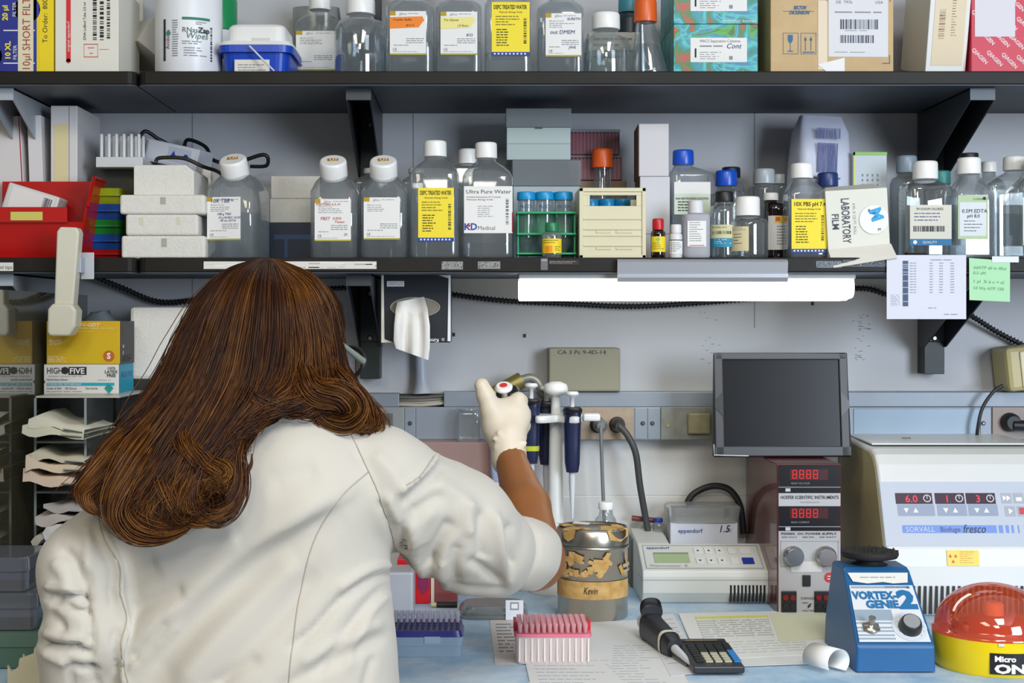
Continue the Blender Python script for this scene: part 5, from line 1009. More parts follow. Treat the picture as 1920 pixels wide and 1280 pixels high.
l.text('DANGER', .36, q(1126), .016, INK, fit=.24, k=4); l.text('HIGH', .38, q(1134), .012, INK, k=4); l.text('VOLTAGE', .38, q(1149), .012, INK, fit=.22, k=4); l.poly([(.5, q(1134)), (.54, q(1134)), (.5, q(1138)), (.53, q(1138)), (.46, q(1144)), (.48, q(1140)), (.46, q(1140))], INK, 4)
b.build('front_panel', t)
RD = mat('led_red', '#d01010', .4, emit=.6)
for y in (889, 962):
    b = MB(); zc_ = P(0, y, D).z-zb
    for i in range(4):
        x = PX(1490, D)-t.location.x+i*.0105; hh_ = .0065; ww = .0034
        for a in ((x-ww, x+ww, zc_+hh_-.001, zc_+hh_), (x-ww, x+ww, zc_-.0005, zc_+.0005), (x-ww, x+ww, zc_-hh_, zc_-hh_+.001), (x-ww, x-ww+.001, zc_-hh_, zc_+hh_), (x+ww-.001, x+ww, zc_-hh_, zc_+hh_)): b.box(a[0], a[1], -.1302, -.1297, a[2], a[3], RD)
    b.build('display', t)
for px in (1487, 1548): b = MB(); T = Tr(PX(px, D)-t.location.x, -.1292, P(0, 1042, D).z-zb) @ Rx(90); b.lathe([(.0155, 0), (.0155, .006), (.014, .007), (.0135, .016), (.0125, .017)], mat('knob_metal', '#b4b4b2', .25, metal=.9), T, n=36); b.build('knob', t)
b = MB(); x = PX(1512, D)-t.location.x; zc_ = P(0, 1088, D).z-zb; b.box(x-.006, x+.006, -.133, -.1292, zc_-.0085, zc_+.0085, BLACK); b.build('switch', t, bevel=.001)
for px in (1479, 1541):
    b = MB(); x = PX(px, D)-t.location.x; zc_ = P(0, 1128, D).z-zb; b.box(x-.0115, x+.0115, -.1325, -.1292, zc_-.0165, zc_+.0165, BLACK)
    for dx in (-.0055, .0055):
        b.lathe([(.0042, 0), (.0042, .002)], C('#7c1a1e', .3), Tr(x+dx, -.1326, zc_+.007) @ Rx(90), n=14); b.lathe([(.0042, 0), (.0042, .002)], C('#222226', .3), Tr(x+dx, -.1326, zc_-.006) @ Rx(90), n=14)
    b.build('output_socket', t, bevel=.001)
# tablet on the power supply
D = 2.318; t = thing('tablet', 'dark tablet computer in a rugged black case propped on the power supply', 'tablet', (PX(1468, D), D, zb+H+.001), (-7, 0, 1)); w = W(262, D)/2; HH = W(195, D)*1.01; CS = C('#2b2d31', .4); sc_ = mat('tablet_screen', '#0c0c0e', .25, noise=.4, nscale=20, spec=.2)
b = MB(); fr_ = [(-w, 0), (w, 0), (w*.975, HH), (-w*.955, HH)]; b.prism(fr_, 'y', 0, .014, CS); b.build('back_case', t, bevel=.004, seg=3)
b = MB(); x0_, x1_, z0_, z1_ = -w*.84, w*.84, .017, HH-.012
b.box(x0_, x1_, -.0005, .0, z0_, z1_, sc_); b.build('screen', t); b = MB()
for a in ((-w*.985, w*.985, .001, z0_), (-w*.95, w*.95, z1_, HH-.001), (-w*.97, x0_, .001, HH-.001), (x1_, w*.965, .001, HH-.001)): b.box(a[0], a[1], -.004, -.0006, a[2], a[3], CS)
b.build('bumper', t, bevel=.0015)
for s in (-1, 1):
    b = MB(); xx = x0_ if s < 0 else x1_; b.prism([(xx+s*.001, HH*.38), (xx-s*-.014, HH*.47), (xx+s*.014, HH*.53), (xx+s*.001, HH*.62)], 'y', -.0052, -.0042, C('#0c0c0e', .3)); b.build('strap_notch', t)
b = MB(); b.tube([(-w*.99, -.001, .02), (-w*.99, -.003, .003), (-w*.5, -.003, .0018)], .0012, C('#b9bcc0', .3, metal=.6)); b.build('trim_edge', t)
# centrifuge
D = 2.19; cxl = PX(1663, D); Wd = W(345, D); t = thing('centrifuge', 'large white refrigerated centrifuge with three red displays at the right', 'centrifuge', (cxl+Wd/2, D+.145, zb)); w = Wd/2; CF = mat('centrifuge_white', '#d6d8d6', .38, noise=.02); CFS = mat('centrifuge_side', '#b5ad82', .45)
def ring(z, yfr, ybk, x0, x1): return [(x0, yfr, z), (x1, yfr, z), (x1, ybk, z), (x0, ybk, z)]
b = MB(); lev = [(0.0, -.14), (.045, -.145), (.075, -.143), (.10, -.138), (.20, -.098), (.222, -.088), (.236, -.075), (.243, -.055)]
prof = [(y, q) for q, y in lev]
b.prism([(y, q) for q, y in lev]+[(.145, .252), (.145, 0)], 'x', -w, w, CF); b.build('housing', t, bevel=.006, seg=4)
b = MB(); b.prism([(y+.01, q*.97+.002) for q, y in lev]+[(.143, .245), (.143, .002)], 'x', -w-.0006, -w+.0005, CFS); b.build('side_cover', t)
b = MB(); b.box(-w*.95, w*.9, -.03, .13, .2475, .2505, CF, Rx(1)) ; b.build('lid', t, bevel=.001)
b = MB(); [b.box(-w+.004+i*.0085, -w+.008+i*.0085, -.1462, -.14, .004, .046, BLACK) for i in range(30)]; b.build('vent', t)
ang = math.degrees(math.atan2(.040, .10)); T = Tr(0, -.138, .10) @ Rx(-ang); hp = math.hypot(.1, .04)
# panel coordinates: picture y 985 -> 0 , 866 -> hp
b = MB(); l = Lab(b, flat(-.0003, T), -w+.001, w-.001, .004, hp-.004, C('#b8c0cc', .4), .0005)
ux = lambda px: (px-1650)/342; vy = lambda py: (py-867)/118
DS = C('#3a2434', .3); SD = C('#8f9ab0', .4)
for x0_, x1_, tx in ((1677, 1747, '6.0'), (1752, 1808, '1'), (1811, 1867, '3')):
    l.rect(ux(x0_), vy(888), ux(x1_), vy(908), DS, 2); l.rect(ux(x0_+2), vy(909), ux(x1_+2), vy(930), SD, 2); l.text(tx, ux(x0_+18), vy(905), .11, C('#d8304a', .4, emit=.4), k=4, bold=.01)
    l.disc(ux(x1_-10), vy(898), .06, C('#c9ccd6', .5), 4) ; l.disc(ux(x1_-10), vy(898), .045, DS, 5); l.rect(ux(x1_-10.5), vy(893), ux(x1_-9.5), vy(899), PAPER, 7)
    for dx, s in ((18, 1), (36, -1)): l.poly([(ux(x0_+dx-5), vy(920-4*s)), (ux(x0_+dx+5), vy(920-4*s)), (ux(x0_+dx), vy(920+5*s))][::(1 if s > 0 else -1)], PAPER, 4)
for x0_, y0_ in ((1878, 888), (1901, 888), (1924, 888), (1882, 912), (1905, 912), (1928, 912)): l.rect(ux(x0_), vy(y0_), ux(x0_+20), vy(y0_+19), C('#a2a8b4', .4), 2)
l.poly([(ux(1881), vy(892)), (ux(1888), vy(897)), (ux(1881), vy(903))], PAPER, 4); l.poly([(ux(1888), vy(892)), (ux(1896), vy(897)), (ux(1888), vy(903))], PAPER, 4); l.rect(ux(1906), vy(896), ux(1917), vy(903), PAPER, 4); l.poly([(ux(1889), vy(916)), (ux(1897), vy(921)), (ux(1889), vy(927))], PAPER, 4); l.rect(ux(1909), vy(915), ux(1920), vy(927), C('#c23a4a', .5), 4)
PB = C('#6f8fd0', .5); l.rect(ux(1684), vy(947), ux(1862), vy(961), PB, 2)
for k, x in enumerate((1866, 1879, 1890, 1902, 1914)): l.rect(ux(x), vy(947), ux(x+8-k*1.8), vy(961), PB, 2)
l.text('SORVALL', ux(1690), vy(959), .08, C('#c4cde4', .5), fit=.16, k=4); l.text('Biofuge', ux(1755), vy(959), .08, C('#41508a', .5), fit=.11, k=4); l.text('fresco', ux(1797), vy(961), .13, C('#1c2440', .5), fit=.125, shear=.25, k=5); b.build('control_panel', t)
b = MB(); x0_ = PX(1777, 2.19)-t.location.x; T2 = Tr(x0_, -.1434, .0755) @ Rx(-11); l = Lab(b, flat(-.0003, T2), 0, .048, 0, .0235, C('#e6cf58', .5), .0006)
for u, v in ((.1, .38), (.27, .38), (.185, .72)): l.poly([(u-.05, v+.08), (u+.05, v+.08), (u, v-.12)], C('#d8422e', .5), 3)
l.lines(.4, .9, .1, .9, 6, C('#c9963a', .6), .3); b.build('warning_sticker', t)
b = MB(); b.tube([(0, 0, .2525), (.014, 0, .2525)], .0012, C('#6f6a52', .5), 6, Tr(-w+.07, .02, .001)); b.build('lid_slot', t)
# vortex mixer
D = 1.84; xl = PX(1605, D); wv = W(150, D); t = thing('vortex_mixer', 'blue vortex mixer with a black knobbly platform in front of the centrifuge', 'mixer', (xl+wv/2, D+.085, zb), 0); VB = mat('vortex_blue', '#1d5d92', .4, noise=.1, nscale=25); h = wv/2
b = MB(); R4 = lambda z, a0, a1, y0, y1: [(a0, y0, z), (a1, y0, z), (a1, y1, z), (a0, y1, z)]
b.loft([R4(.002, -h, h, -.085, .085), R4(.034, -h*.985, h*.985, -.0845, .084), R4(.113, -h*.87, h*.87, .005, .07), R4(.1165, -h*.84, h*.84, .012, .065)], VB, False); b.build('housing', t, bevel=.003, seg=3)
ang = math.degrees(math.atan2(.0895, .079)); hs = math.hypot(.0895, .079); T = Tr(0, -.0845, .034) @ Rx(-ang)
tp = lambda a, c, o: T @ Vector((a*(1-.115*c/hs), -o-.0012, c))
b = MB(); VL = C('#d2d6da', .4); VT = C('#1d6a9e', .5); VG = C('#8f9fae', .5); l = Lab(b, tp, -h*.9, h*.9, .005, hs*.79, None); l.rect(0, 0, 1, 1, VL, 0)
l.rect(.02, .02, .94, .055, VG); l.text('SCIENTIFIC INDUSTRIES', .55, .05, .03, VT, k=3, fit=.35); l.rect(.9, .02, .94, .06, VT, 3)
l.text('VORTEX-', .02, .25, .13, VT, fit=.68, bold=.055, k=3); l.text('GENIE', .2, .41, .13, VT, fit=.5, bold=.055, k=3); l.text('2', .71, .41, .30, VT, fit=.27, bold=.06, k=3)
l.rect(0, .44, .56, .63, VG, 1); [l.rect(0, v, .52, v+.03, VG, 1) for v in (.66, .74, .80, .87, .93)]
l.disc(.76, .74, .25, C('#c6cfd8', .4), 3, 40); l.disc(.76, .74, .2, VL, 4, 40)
for i in range(12): a = math.radians(130+i*25.5); l.text('1', .76+.16*math.cos(a)*l.h/l.w*1.2, .76+.19*math.sin(a), .03, VT, k=6)
b.build('label', t)
b = MB(); tp2 = lambda a, c, o: T @ Vector((a*(1-.115*c/hs), -o-.0012, c)); l = Lab(b, tp2, -h*.92, h*.92, hs*.81, hs*.965); l.poly([(.02, .02), (.98, .02), (.93, .9), (.7, .98), (.55, .85), (.3, .98), (.08, .8)], C('#dcdcd6', .6), 1); l.lines(.2, .8, .4, .6, 1); b.build('tape', t)
b = MB(); b.lathe([(.012, 0), (.012, .002), (.0045, .003), (.004, .012), (.005, .016)], C('#a9a59a', .25, metal=.8), T @ Tr(-h*.58*.9, -.0015, .027) @ Rx(75), n=6); b.build('switch', t)
b = MB(); b.lathe([(.015, 0), (.0145, .006), (.0125, .012)], C('#2a2a2c', .35), T @ Tr(h*.46, -.002, .027) @ Rx(90), n=28); b.lathe([(.0105, .0122), (.0105, .0135)], C('#c9ccce', .25, metal=.7), T @ Tr(h*.46, -.002, .027) @ Rx(90), n=28); b.build('knob', t)
b = MB(); b.lathe([(.024, .1167), (.016, .121), (.026, .124), (.036, .126), (.038, .130), (.0375, .134)], mat('rubber', '#1b1a19', .7), Tr(0, .04, 0), n=40)
for i in range(6):
    for j in range(12+i*0):
        a = 2*math.pi*(j+.5*(i % 2))/12; rr = .006+.006*i; b.lathe([(.0016, .134), (.0012, .1362)], mat('rubber', '#1b1a19', .7), Tr(rr*math.cos(a), .04+rr*math.sin(a), 0), n=6)
b.build('platform', t)
b = MB(); [b.lathe([(.006, 0), (.006, .0022)], BLACK, Tr(x, y, 0), n=12) for x in (-h*.8,) for y in (-.07,)]; b.build('foot', t)
# mini centrifuge
Yc = 1.885; t = thing('mini_centrifuge', 'small round yellow centrifuge with an orange dome lid at the lower right', 'centrifuge', (PX(1862, Yc), Yc, zb)); r = .075; MY = C('#e8cc0c', .3)
b = MB(); b.lathe([(r*.95, 0), (r*.98, .004), (r*1.0, .03), (r*1.01, .0435)], MY, n=60); b.build('base', t)
b = MB(); n = 60; ang0 = math.asin(min(1, (r*.99)/.085))
b.lathe([(r*1.01, .0437), (r*1.01, .049)]+[(r*.97*math.cos(a), .049+.056*math.sin(a)) for a in [math.pi/2*i/14 for i in range(15)]], clear('orange_dome', '#ffa57c', .09, .06, .26, '#f47a52'), n=60, cap0=False); b.build('lid', t)
b = MB(); b.lathe([(.055, .044), (.052, .052), (.03, .062), (.012, .064)], C('#b86a3a', .5), n=36); b.build('rotor', t); b = MB(); b.lathe([(.013, .0645), (.013, .078), (.009, .081)], C('#e8e4dc', .4), n=24); b.build('rotor_hub', t)
b = MB(); l = Lab(b, cylm(r*1.0), -.029, .062, .005, .031, C('#191a1f', .4), .0007); l.text('Micro', .06, .38, .26, PAPER, bold=.04, k=3, fit=.28); l.text('ONE', .06, .92, .4, PAPER, bold=.05, k=3, fit=.55); b.build('label', t)
b = MB(); T = Tr(0, 0, 0) @ Rz(20); b.box(-.008, .008, -r*1.07, -r*.98, .036, .041, MY, T); b.build('latch', t, bevel=.0015)
for a in (-12,): b = MB(); T = Rz(a); b.box(-.0035, .0035, -r*1.03, -r, .04, .0435, C('#d8d8ce', .4), T); b.build('catch', t)
# papers on the bench
def sheet(name, label, cs, k, col='#dfdfdc', fn=None, seed=1):
    ps = []
    for px, py in cs:
        D_ = benchD(py); ps.append(Vector((PX(px, D_), D_, 0)))
    c = sum(ps, Vector())/4; t = thing(name, label, 'paper', (c.x, c.y, ZB+.0004+k*.0005)); b = MB(); q = [(p.x-c.x, p.y-c.y) for p in ps]; b.prism(q, 'z', 0, .0003, C(col, .8)); b.build('sheet', t)
    if fn:
        P0, P1, P2, P3 = [Vector((a, b_, 0)) for a, b_ in q]
        mp = lambda u, v, o: (P0*(1-u)*(v)+P1*u*v+P2*u*(1-v)+P3*(1-u)*(1-v))+Vector((0, 0, .0003+o*.4)); b = MB(); l = Lab(b, mp, 0, 1, 0, 1, seed=seed); fn(l); b.build('print', t)
    return t
sheet('paper_sheet', 'small printed sheet lying under the pink tip box', [(918, 1163), (1120, 1160), (1140, 1243), (928, 1246)], 0, '#d9d2cc', lambda l: l.lines(.05, .3, .1, .8, 9))
sheet('paper_sheet', 'large white sheet at the bottom edge under the lying pipette', [(1085, 1168), (1232, 1162), (1300, 1300), (975, 1300)], 1, '#dcdedd', lambda l: (l.lines(.1, .5, .6, .95, 12, C('#b4b8bc', .7), .2), l.lines(.5, .9, .4, .95, 16, C('#b4b8bc', .7), .2)))
sheet('paper_sheet', 'narrow ruled sheet between the lying pipette and the calculator', [(1196, 1158), (1262, 1152), (1325, 1262), (1258, 1270)], 2, '#d4d6d8', lambda l: [l.rect(.1, .1+i*.08, .9, .11+i*.08, C('#a9adb4', .7)) for i in range(10)])
sheet('paper_sheet', 'white sheet with a yellow headed table behind the calculator', [(1272, 1152), (1545, 1146), (1555, 1228), (1310, 1240)], 3, '#dfe0dc', lambda l: (l.rect(.1, .1, .6, .15, C('#d9dc6a', .7)), l.lines(.1, .62, .2, .6, 8, C('#a4a8a4', .7), .25, .1), l.lines(.1, .9, .68, .95, 5, C('#b8bcb8', .7), .2, .1), [l.rect(u, .1, u+.003, .62, C('#b8bcb8', .7), 2) for u in (.1, .22, .34, .46, .6)]))
sheet('plastic_sleeve', 'pale yellowish clear sleeve lying in front of the power supply', [(1442, 1153), (1552, 1152), (1552, 1200), (1462, 1206)], 4, '#d6d8bc')
sheet('paper_sheet', 'second white sheet fanned out beneath the table sheet toward the vortex mixer', [(1330, 1180), (1540, 1178), (1552, 1246), (1372, 1252)], 2.5, '#d8dad8')
sheet('paper_sheet', 'printed sheet lying in front of the pink tip box at the bottom edge', [(985, 1243), (1130, 1243), (1200, 1310), (1000, 1310)], 1.6, '#dcdedd', lambda l: l.lines(.1, .9, .1, .9, 8, C('#b4b8bc', .7), .2))
# lying pipette
t = pipette('black and white pipette lying on the papers beside the calculator', (0, 0, 0), 0, knob='#d4d4e6', band='#d8d6c0', bodym=C('#1a1d26', .4))
a = Vector((PX(1303, benchD(1262)), benchD(1262), ZB+.008)); e = Vector((PX(1208, 2.06), 2.06, ZB+.021)); d = e-a; 
t.location = a; t.rotation_mode = 'QUATERNION'; t.rotation_quaternion = d.to_track_quat('Z', 'Y'); t.scale = (1.3, 1.3, d.length/.205)
# calculator
D = 1.825; t = thing('calculator', 'black pocket calculator with grey and blue keys on the papers', 'calculator', (PX(1346, D), D+.065, ZB+.0032), 1.5); w = W(97, D)/2; CB_ = C('#26292e', .4)
b = MB(); b.prism([(-.065, 0), (-.065, .009), (.045, .014), (.065, .016), (.065, 0)], 'x', -w, w, CB_); b.build('body', t, bevel=.002)
T = Tr(0, -.062, .0093) @ Rx(math.degrees(math.atan2(.005, .11))-90); b = MB(); b.box(-w*.85, w*.85, -.0015, -.0002, .110, .122, C('#1a1b1e', .3), T); b.box(-w*.7, w*.6, -.0017, -.0014, .114, .117, C('#8a8058', .5), T); b.build('display', t)
for j in range(8):
    for i in range(5):
        kc = '#2b7dc0' if i == 4 and j < 5 else ('#b7b59c' if 0 < i < 4 and j < 4 else '#17181a'); b = MB(); x = -w*.78+i*w*.37; b.box(x, x+w*.27, -.0022, -.0002, .014+j*.0112, .0215+j*.0112, C(kc, .4), T); b.build('key', t)
# paper curl
t = thing('paper_curl', 'curled white receipt strip standing in front of the vortex mixer', 'paper', (PX(1552, 1.84), 1.85, ZB+.0008), 32); b = MB(); n = 18; o1, o2 = [], []
for i in range(n+1):
    a = math.radians(-50+260*i/n); rr = .019; 
    for y in (-.022, .022): o1.append((rr*math.cos(a), y, .0155+rr*math.sin(a)*.85)); o2.append(((rr-.0004)*math.cos(a), y, .0155+(rr-.0004)*math.sin(a)*.85))
f = []; N = len(o1)
for i in range(n): a = 2*i; f += [(a, a+1, a+3, a+2), (N+a+2, N+a+3, N+a+1, N+a), (a, a+2, N+a+2, N+a), (a+1, N+a+1, N+a+3, a+3)]
b.add(o1+o2, f, C('#e2e2e0', .7), True); b.build('strip', t)
mi_ = min(v[2] for v in o1); t.location.z = ZB+.0008-mi_+.003
# tip boxes
def tips(xs, ys, O, z0, h, r, m, label, group):
    me = None
    for x in xs:
        for y in ys:
            if me is None:
                b = MB(); b.lathe([(r*.7, 0), (r*.85, h*.5), (r, h)], m, n=10, cap1=False); o = b.build('pipette_tip'); me = o
            else: o = me.copy(); COL.objects.link(o)
            o.location = O+Vector((x, y, z0)); tag(o, label, 'pipette tip', group)
D = 1.883; w = W(143, D)/2; dp = .075; cx = PX(1037, D); t = thing('tip_box', 'translucent tip box with a pink deck full of tips in front of the canister', 'tip box', (cx, D+dp/2, ZB+.0017))
b = MB(); b.sq([(0, w*.95, dp*.48, 12), (.034, w, dp*.5, 12)], clear('tipbox_milky', '#f4ece8', .05, .2, .9, '#efe3de'), n=48, smooth=False); b.build('base', t)
b = MB(); b.sq([(.0342, w*1.02, dp*.51, 12), (.0385, w*1.02, dp*.51, 12)], C('#d8758a', .35), n=48, smooth=False); b.build('deck', t)
for s in (-1, 1): b = MB(); b.box(s*w*.98-.002, s*w*.98+.002, -.015, .015, .0387, .05, C('#cf2436', .35)); b.build('clip', t)
b = MB(); [b.box(-w*.9+i*w*.164, -w*.9+i*w*.164+.0022, -dp*.5-.0006, -dp*.5+.001, .003, .033, C('#e2d6d0', .4)) for i in range(12)]; b.build('rib', t)
tips([-w*.86+i*w*1.72/11 for i in range(12)], [-dp*.40+j*dp*.8/7 for j in range(8)], t.location, .0388, .0115, .0034, clear('tip_pink', '#f6d4d6', .05, .1, .6, '#f4c6ca'), 'pinkish pipette tip in the full tip box', 'tips in the pink tip box')
D = 1.927; w = W(146, D)/2; dp = .085; cx = PX(797, D); t = thing('tip_box', 'grey blue tip box with a navy deck half emptied of tips beside the coat', 'tip box', (cx, D+dp/2, zb))
b = MB(); b.sq([(0, w*.95, dp*.48, 12), (.014, w*.97, dp*.49, 12), (.0145, w*.985, dp*.495, 12), (.026, w, dp*.5, 12)], C('#8597a5', .4), n=48, smooth=False); b.build('base', t)
b = MB(); b.sq([(.0262, w*.97, dp*.49, 12), (.034, w*.93, dp*.47, 12)], C('#1c2470', .35), n=48, smooth=False)
for i in range(12):
    for j in range(5): b.lathe([(.0027, .0341), (.0027, .0343)], C('#0c0f30', .6), Tr(-w*.82+i*w*1.64/11, -dp*.38+j*.0095, 0), n=10)
b.build('deck', t); b = MB(); b.box(-.001, .02, -dp*.51, -dp*.49, .018, .027, C('#93a5b2', .4)); b.build('latch', t)
tips([-w*.82+i*w*1.64/11 for i in range(12)], [-dp*.38+j*.0095 for j in (5, 6, 7)], t.location, .0345, .012, .0034, clear('tip_clear', '#e4e2ea', .06, .1, .45, '#dad8e2'), 'clear pipette tip left in the back rows of the navy tip box', 'tips in the navy tip box')
# things under the raised arm
carton('plastic_tub', 'grey white rectangular tub between the coat and the red box', 'tub', 722, 775, 1062, 2.2, .07, zb, C('#b4b6bb', .35), h=.065, bevel=.004)
carton('waste_box', 'bright red box under the raised arm', 'box', 745, 806, 1048, 2.29, .1, zb, C('#cf1420', .35), bevel=.001, front=lambda l: l.poly([(.62, .3), (.98, .3), (.98, .62), (.8, .8), (.62, .62)], C('#8a2350', .4), 2))
carton('plastic_bag_box', 'clear pinkish box with a white post right of the red box under the arm', 'box', 808, 858, 1055, 2.3, .08, zb, clear('pink_clear', '#e8a4a4', .08, .1, .35, '#d88a8c'), front=lambda l: l._grid(0, 0, .12, 1, C('#d8d0b4', .5), 0, .002))
b = MB(); b.tube([(-.016, 0, 0), (.016, 0, 0)], .0045, C('#23201a', .4), 10); b.tube([(-.024, 0, 0), (-.0165, 0, 0)], .0035, C('#c9c48a', .4), 10); o = b.build('marker_pen'); o.location = (PX(838, 2.26), 2.26, zb+.0046); tag(o, 'black marker pen with a pale tip lying under the raised arm', 'pen')
D = 2.165; t = thing('sample_bag', 'clear zip bag with a white label lying flat between the arm and the tip boxes', 'bag', (PX(925, D), D+.045, zb)); w = W(132, D)/2
b = MB(); b.sq([(0, w*.95, .043, 5), (.004, w, .045, 5), (.012, w*.96, .042, 4), (.018, w*.85, .034, 4)], clear('bag_clear', '#cdd3d2', .16, .12, .3, '#c0c6c4'), n=40); b.build('film', t); b = MB(); b.box(-w*.9, w*.8, -.03, -.02, .003, .006, C('#55595c', .4)); b.box(-w*.8, w*.9, -.04, -.034, .002, .005, C('#8d8878', .4)); b.build('contents', t)
b = MB(); l = Lab(b, flat(-.0475), w*.35, w*.85, .001, .030, C('#dcdfe4', .6)); l.rect(.25, .1, .75, .5, GREY); l.rect(.32, .18, .68, .42, PAPER, 2); b.build('label', t)
# ---------------------------------------------------------------- the person
def surfnet(f, org, h):
    """naive surface nets of f<0 on a grid; returns vertices and quads"""
    s = f < 0; nx, ny, nz = f.shape
    acc = np.zeros((nx-1, ny-1, nz-1, 3), np.float32); cnt = np.zeros((nx-1, ny-1, nz-1), np.float32); faces = []
    idx = -np.ones((nx-1, ny-1, nz-1), np.int64)
    edges = []
    for ax in range(3):
        a = [slice(None)]*3; b_ = [slice(None)]*3; a[ax] = slice(0, -1); b_[ax] = slice(1, None)
        fa, fb = f[tuple(a)], f[tuple(b_)]; cr = (fa < 0) != (fb < 0)
        I = np.argwhere(cr); t = fa[cr]/(fa[cr]-fb[cr]); pos = I.astype(np.float32); pos[:, ax] += t
        edges.append((ax, I, pos, fa[cr] < 0))
        o1, o2 = [k for k in range(3) if k != ax]
        for d1 in (0, -1):
            for d2 in (0, -1):
                c = I.copy(); c[:, o1] += d1; c[:, o2] += d2
                ok = np.all(c >= 0, 1) & (c[:, 0] < nx-1) & (c[:, 1] < ny-1) & (c[:, 2] < nz-1)
                cc = c[ok]; np.add.at(acc, (cc[:, 0], cc[:, 1], cc[:, 2]), pos[ok]); np.add.at(cnt, (cc[:, 0], cc[:, 1], cc[:, 2]), 1)
    used = cnt > 0; idx[used] = np.arange(used.sum()); V = acc[used]/cnt[used][:, None]*h+np.array(org, np.float32)
    for ax, I, pos, sgn in edges:
        o1, o2 = [(1, 2), (2, 0), (0, 1)][ax]
        ok = (I[:, o1] >= 1) & (I[:, o2] >= 1) & (I[:, o1] < f.shape[o1]-1) & (I[:, o2] < f.shape[o2]-1); I2 = I[ok]; sg = sgn[ok]
        q = []
        for d1, d2 in ((-1, -1), (0, -1), (0, 0), (-1, 0)):
            c = I2.copy(); c[:, o1] += d1; c[:, o2] += d2; q.append(idx[c[:, 0], c[:, 1], c[:, 2]])
        q = np.stack(q, 1); q[~sg] = q[~sg][:, ::-1]; faces.append(q)
    return V, np.concatenate(faces)
class Sdf:
    def __init__(s, lo, hi, h):
        s.lo = np.array(lo); s.h = h; n = [int((b_-a)/h)+2 for a, b_ in zip(lo, hi)]
        s.X, s.Y, s.Z = np.meshgrid(*[np.float32(a)+np.arange(k, dtype=np.float32)*np.float32(h) for a, k in zip(lo, n)], indexing='ij')
        s.f = np.full(s.X.shape, 9., np.float32)
    def cone(s, a, b, ra, rb, sy=1.0):
        """capsule from a to b whose radius runs ra..rb, flattened along y by sy"""
        ax, ay, az = a; d = np.array([b[0]-a[0], (b[1]-a[1])/sy, b[2]-a[2]]); L = (d*d).sum()+1e-9
        x, y, z = s.X-ax, (s.Y-ay)/sy, s.Z-az; t = np.clip((x*d[0]+y*d[1]+z*d[2])/L, 0, 1)
        q = np.sqrt((x-t*d[0])**2+(y-t*d[1])**2+(z-t*d[2])**2); return q-(ra+(rb-ra)*t)
    def ell(s, c, r, Rm=None):
        x, y, z = s.X-c[0], s.Y-c[1], s.Z-c[2]
        if Rm is not None:
            M = Rm.transposed() if isinstance(Rm, Matrix) else Rm; M = np.array(M)[:3, :3]
            x, y, z = M[0, 0]*x+M[0, 1]*y+M[0, 2]*z, M[1, 0]*x+M[1, 1]*y+M[1, 2]*z, M[2, 0]*x+M[2, 1]*y+M[2, 2]*z
        k = np.sqrt((x/r[0])**2+(y/r[1])**2+(z/r[2])**2); return (k-1)*min(r)
    def add(s, d, k=.01):
        if k <= 0: s.f = np.minimum(s.f, d); return
        h = np.clip(.5+.5*(s.f-d)/k, 0, 1); s.f = s.f*(1-h)+d*h-k*h*(1-h)
    def sub(s, d, k=.004):
        h = np.clip(.5-.5*(s.f+d)/k, 0, 1); s.f = s.f*(1-h)-d*h+k*h*(1-h)
    def mesh(s): return surfnet(s.f, s.lo, s.h)
def npmesh(name, V, Fq, m, parent, smooth=True):
    me = bpy.data.meshes.new(name); Fq = np.asarray(Fq); me.vertices.add(len(V)); me.vertices.foreach_set('co', np.asarray(V, np.float32).ravel())
    k = Fq.shape[1]; me.loops.add(Fq.size); me.loops.foreach_set('vertex_index', Fq.ravel().astype(np.int32)); me.polygons.add(len(Fq)); me.polygons.foreach_set('loop_start', np.arange(0, Fq.size, k, dtype=np.int32))
    me.polygons.foreach_set('use_smooth', np.full(len(Fq), smooth)); me.materials.append(m); me.update(calc_edges=True)
    o = bpy.data.objects.new(name, me); COL.objects.link(o); o.parent = parent; return o
person = thing('person', 'person with long auburn hair in white lab coat, seen from behind, holding up a pipette', 'person', (0, 0, 0))
SKIN = mat('skin', '#8f5a30', .45, noise=.1, nscale=30, sub=.08)
COATM = mat('coat_cloth', '#b9b5ab', .85, bump=.12, bscale=900, sheen=.2)
GLOVE = mat('latex_glove', '#d9cdb8', .5, noise=.06, nscale=25, bump=.15, bscale=90, sub=.05)
A = lambda px, py, D: tuple(P(px, py, D))
# --- lab coat: a smooth body of torso and sleeves with folds pressed in
g = Sdf((-.56, 1.40, .70), (.16, 1.86, 1.27), .0044)
tz = lambda py, D=1.6: P(0, py, D).z
g.f = g.cone(A(478, 965, 1.595), A(470, 1250, 1.60), .118, .122, .66)
g.add(g.cone(A(400, 1000, 1.60), A(330, 1300, 1.60), .092, .080, .85), .03)
g.add(g.cone(A(560, 960, 1.60), A(615, 1330, 1.61), .096, .076, .9), .03)
g.add(g.cone(A(470, 1250, 1.60), A(470, 1600, 1.60), .135, .17, .7), .05)
g.add(g.cone(A(248, 1010, 1.60), A(560, 905, 1.585), .052, .075, 1.0), .04)
g.add(g.cone(A(545, 868, 1.60), A(705, 888, 1.60), .056, .052, 1.0), .03)
g.add(g.cone(A(530, 850, 1.60), A(620, 840, 1.60), .038, .026, 1.0), .02)
g.add(g.cone(A(690, 838, 1.60), A(712, 850, 1.60), .018, .020, 1.2), .012)
g.add(g.cone(A(735, 848, 1.61), A(760, 870, 1.61), .021, .026, 1.2), .012)
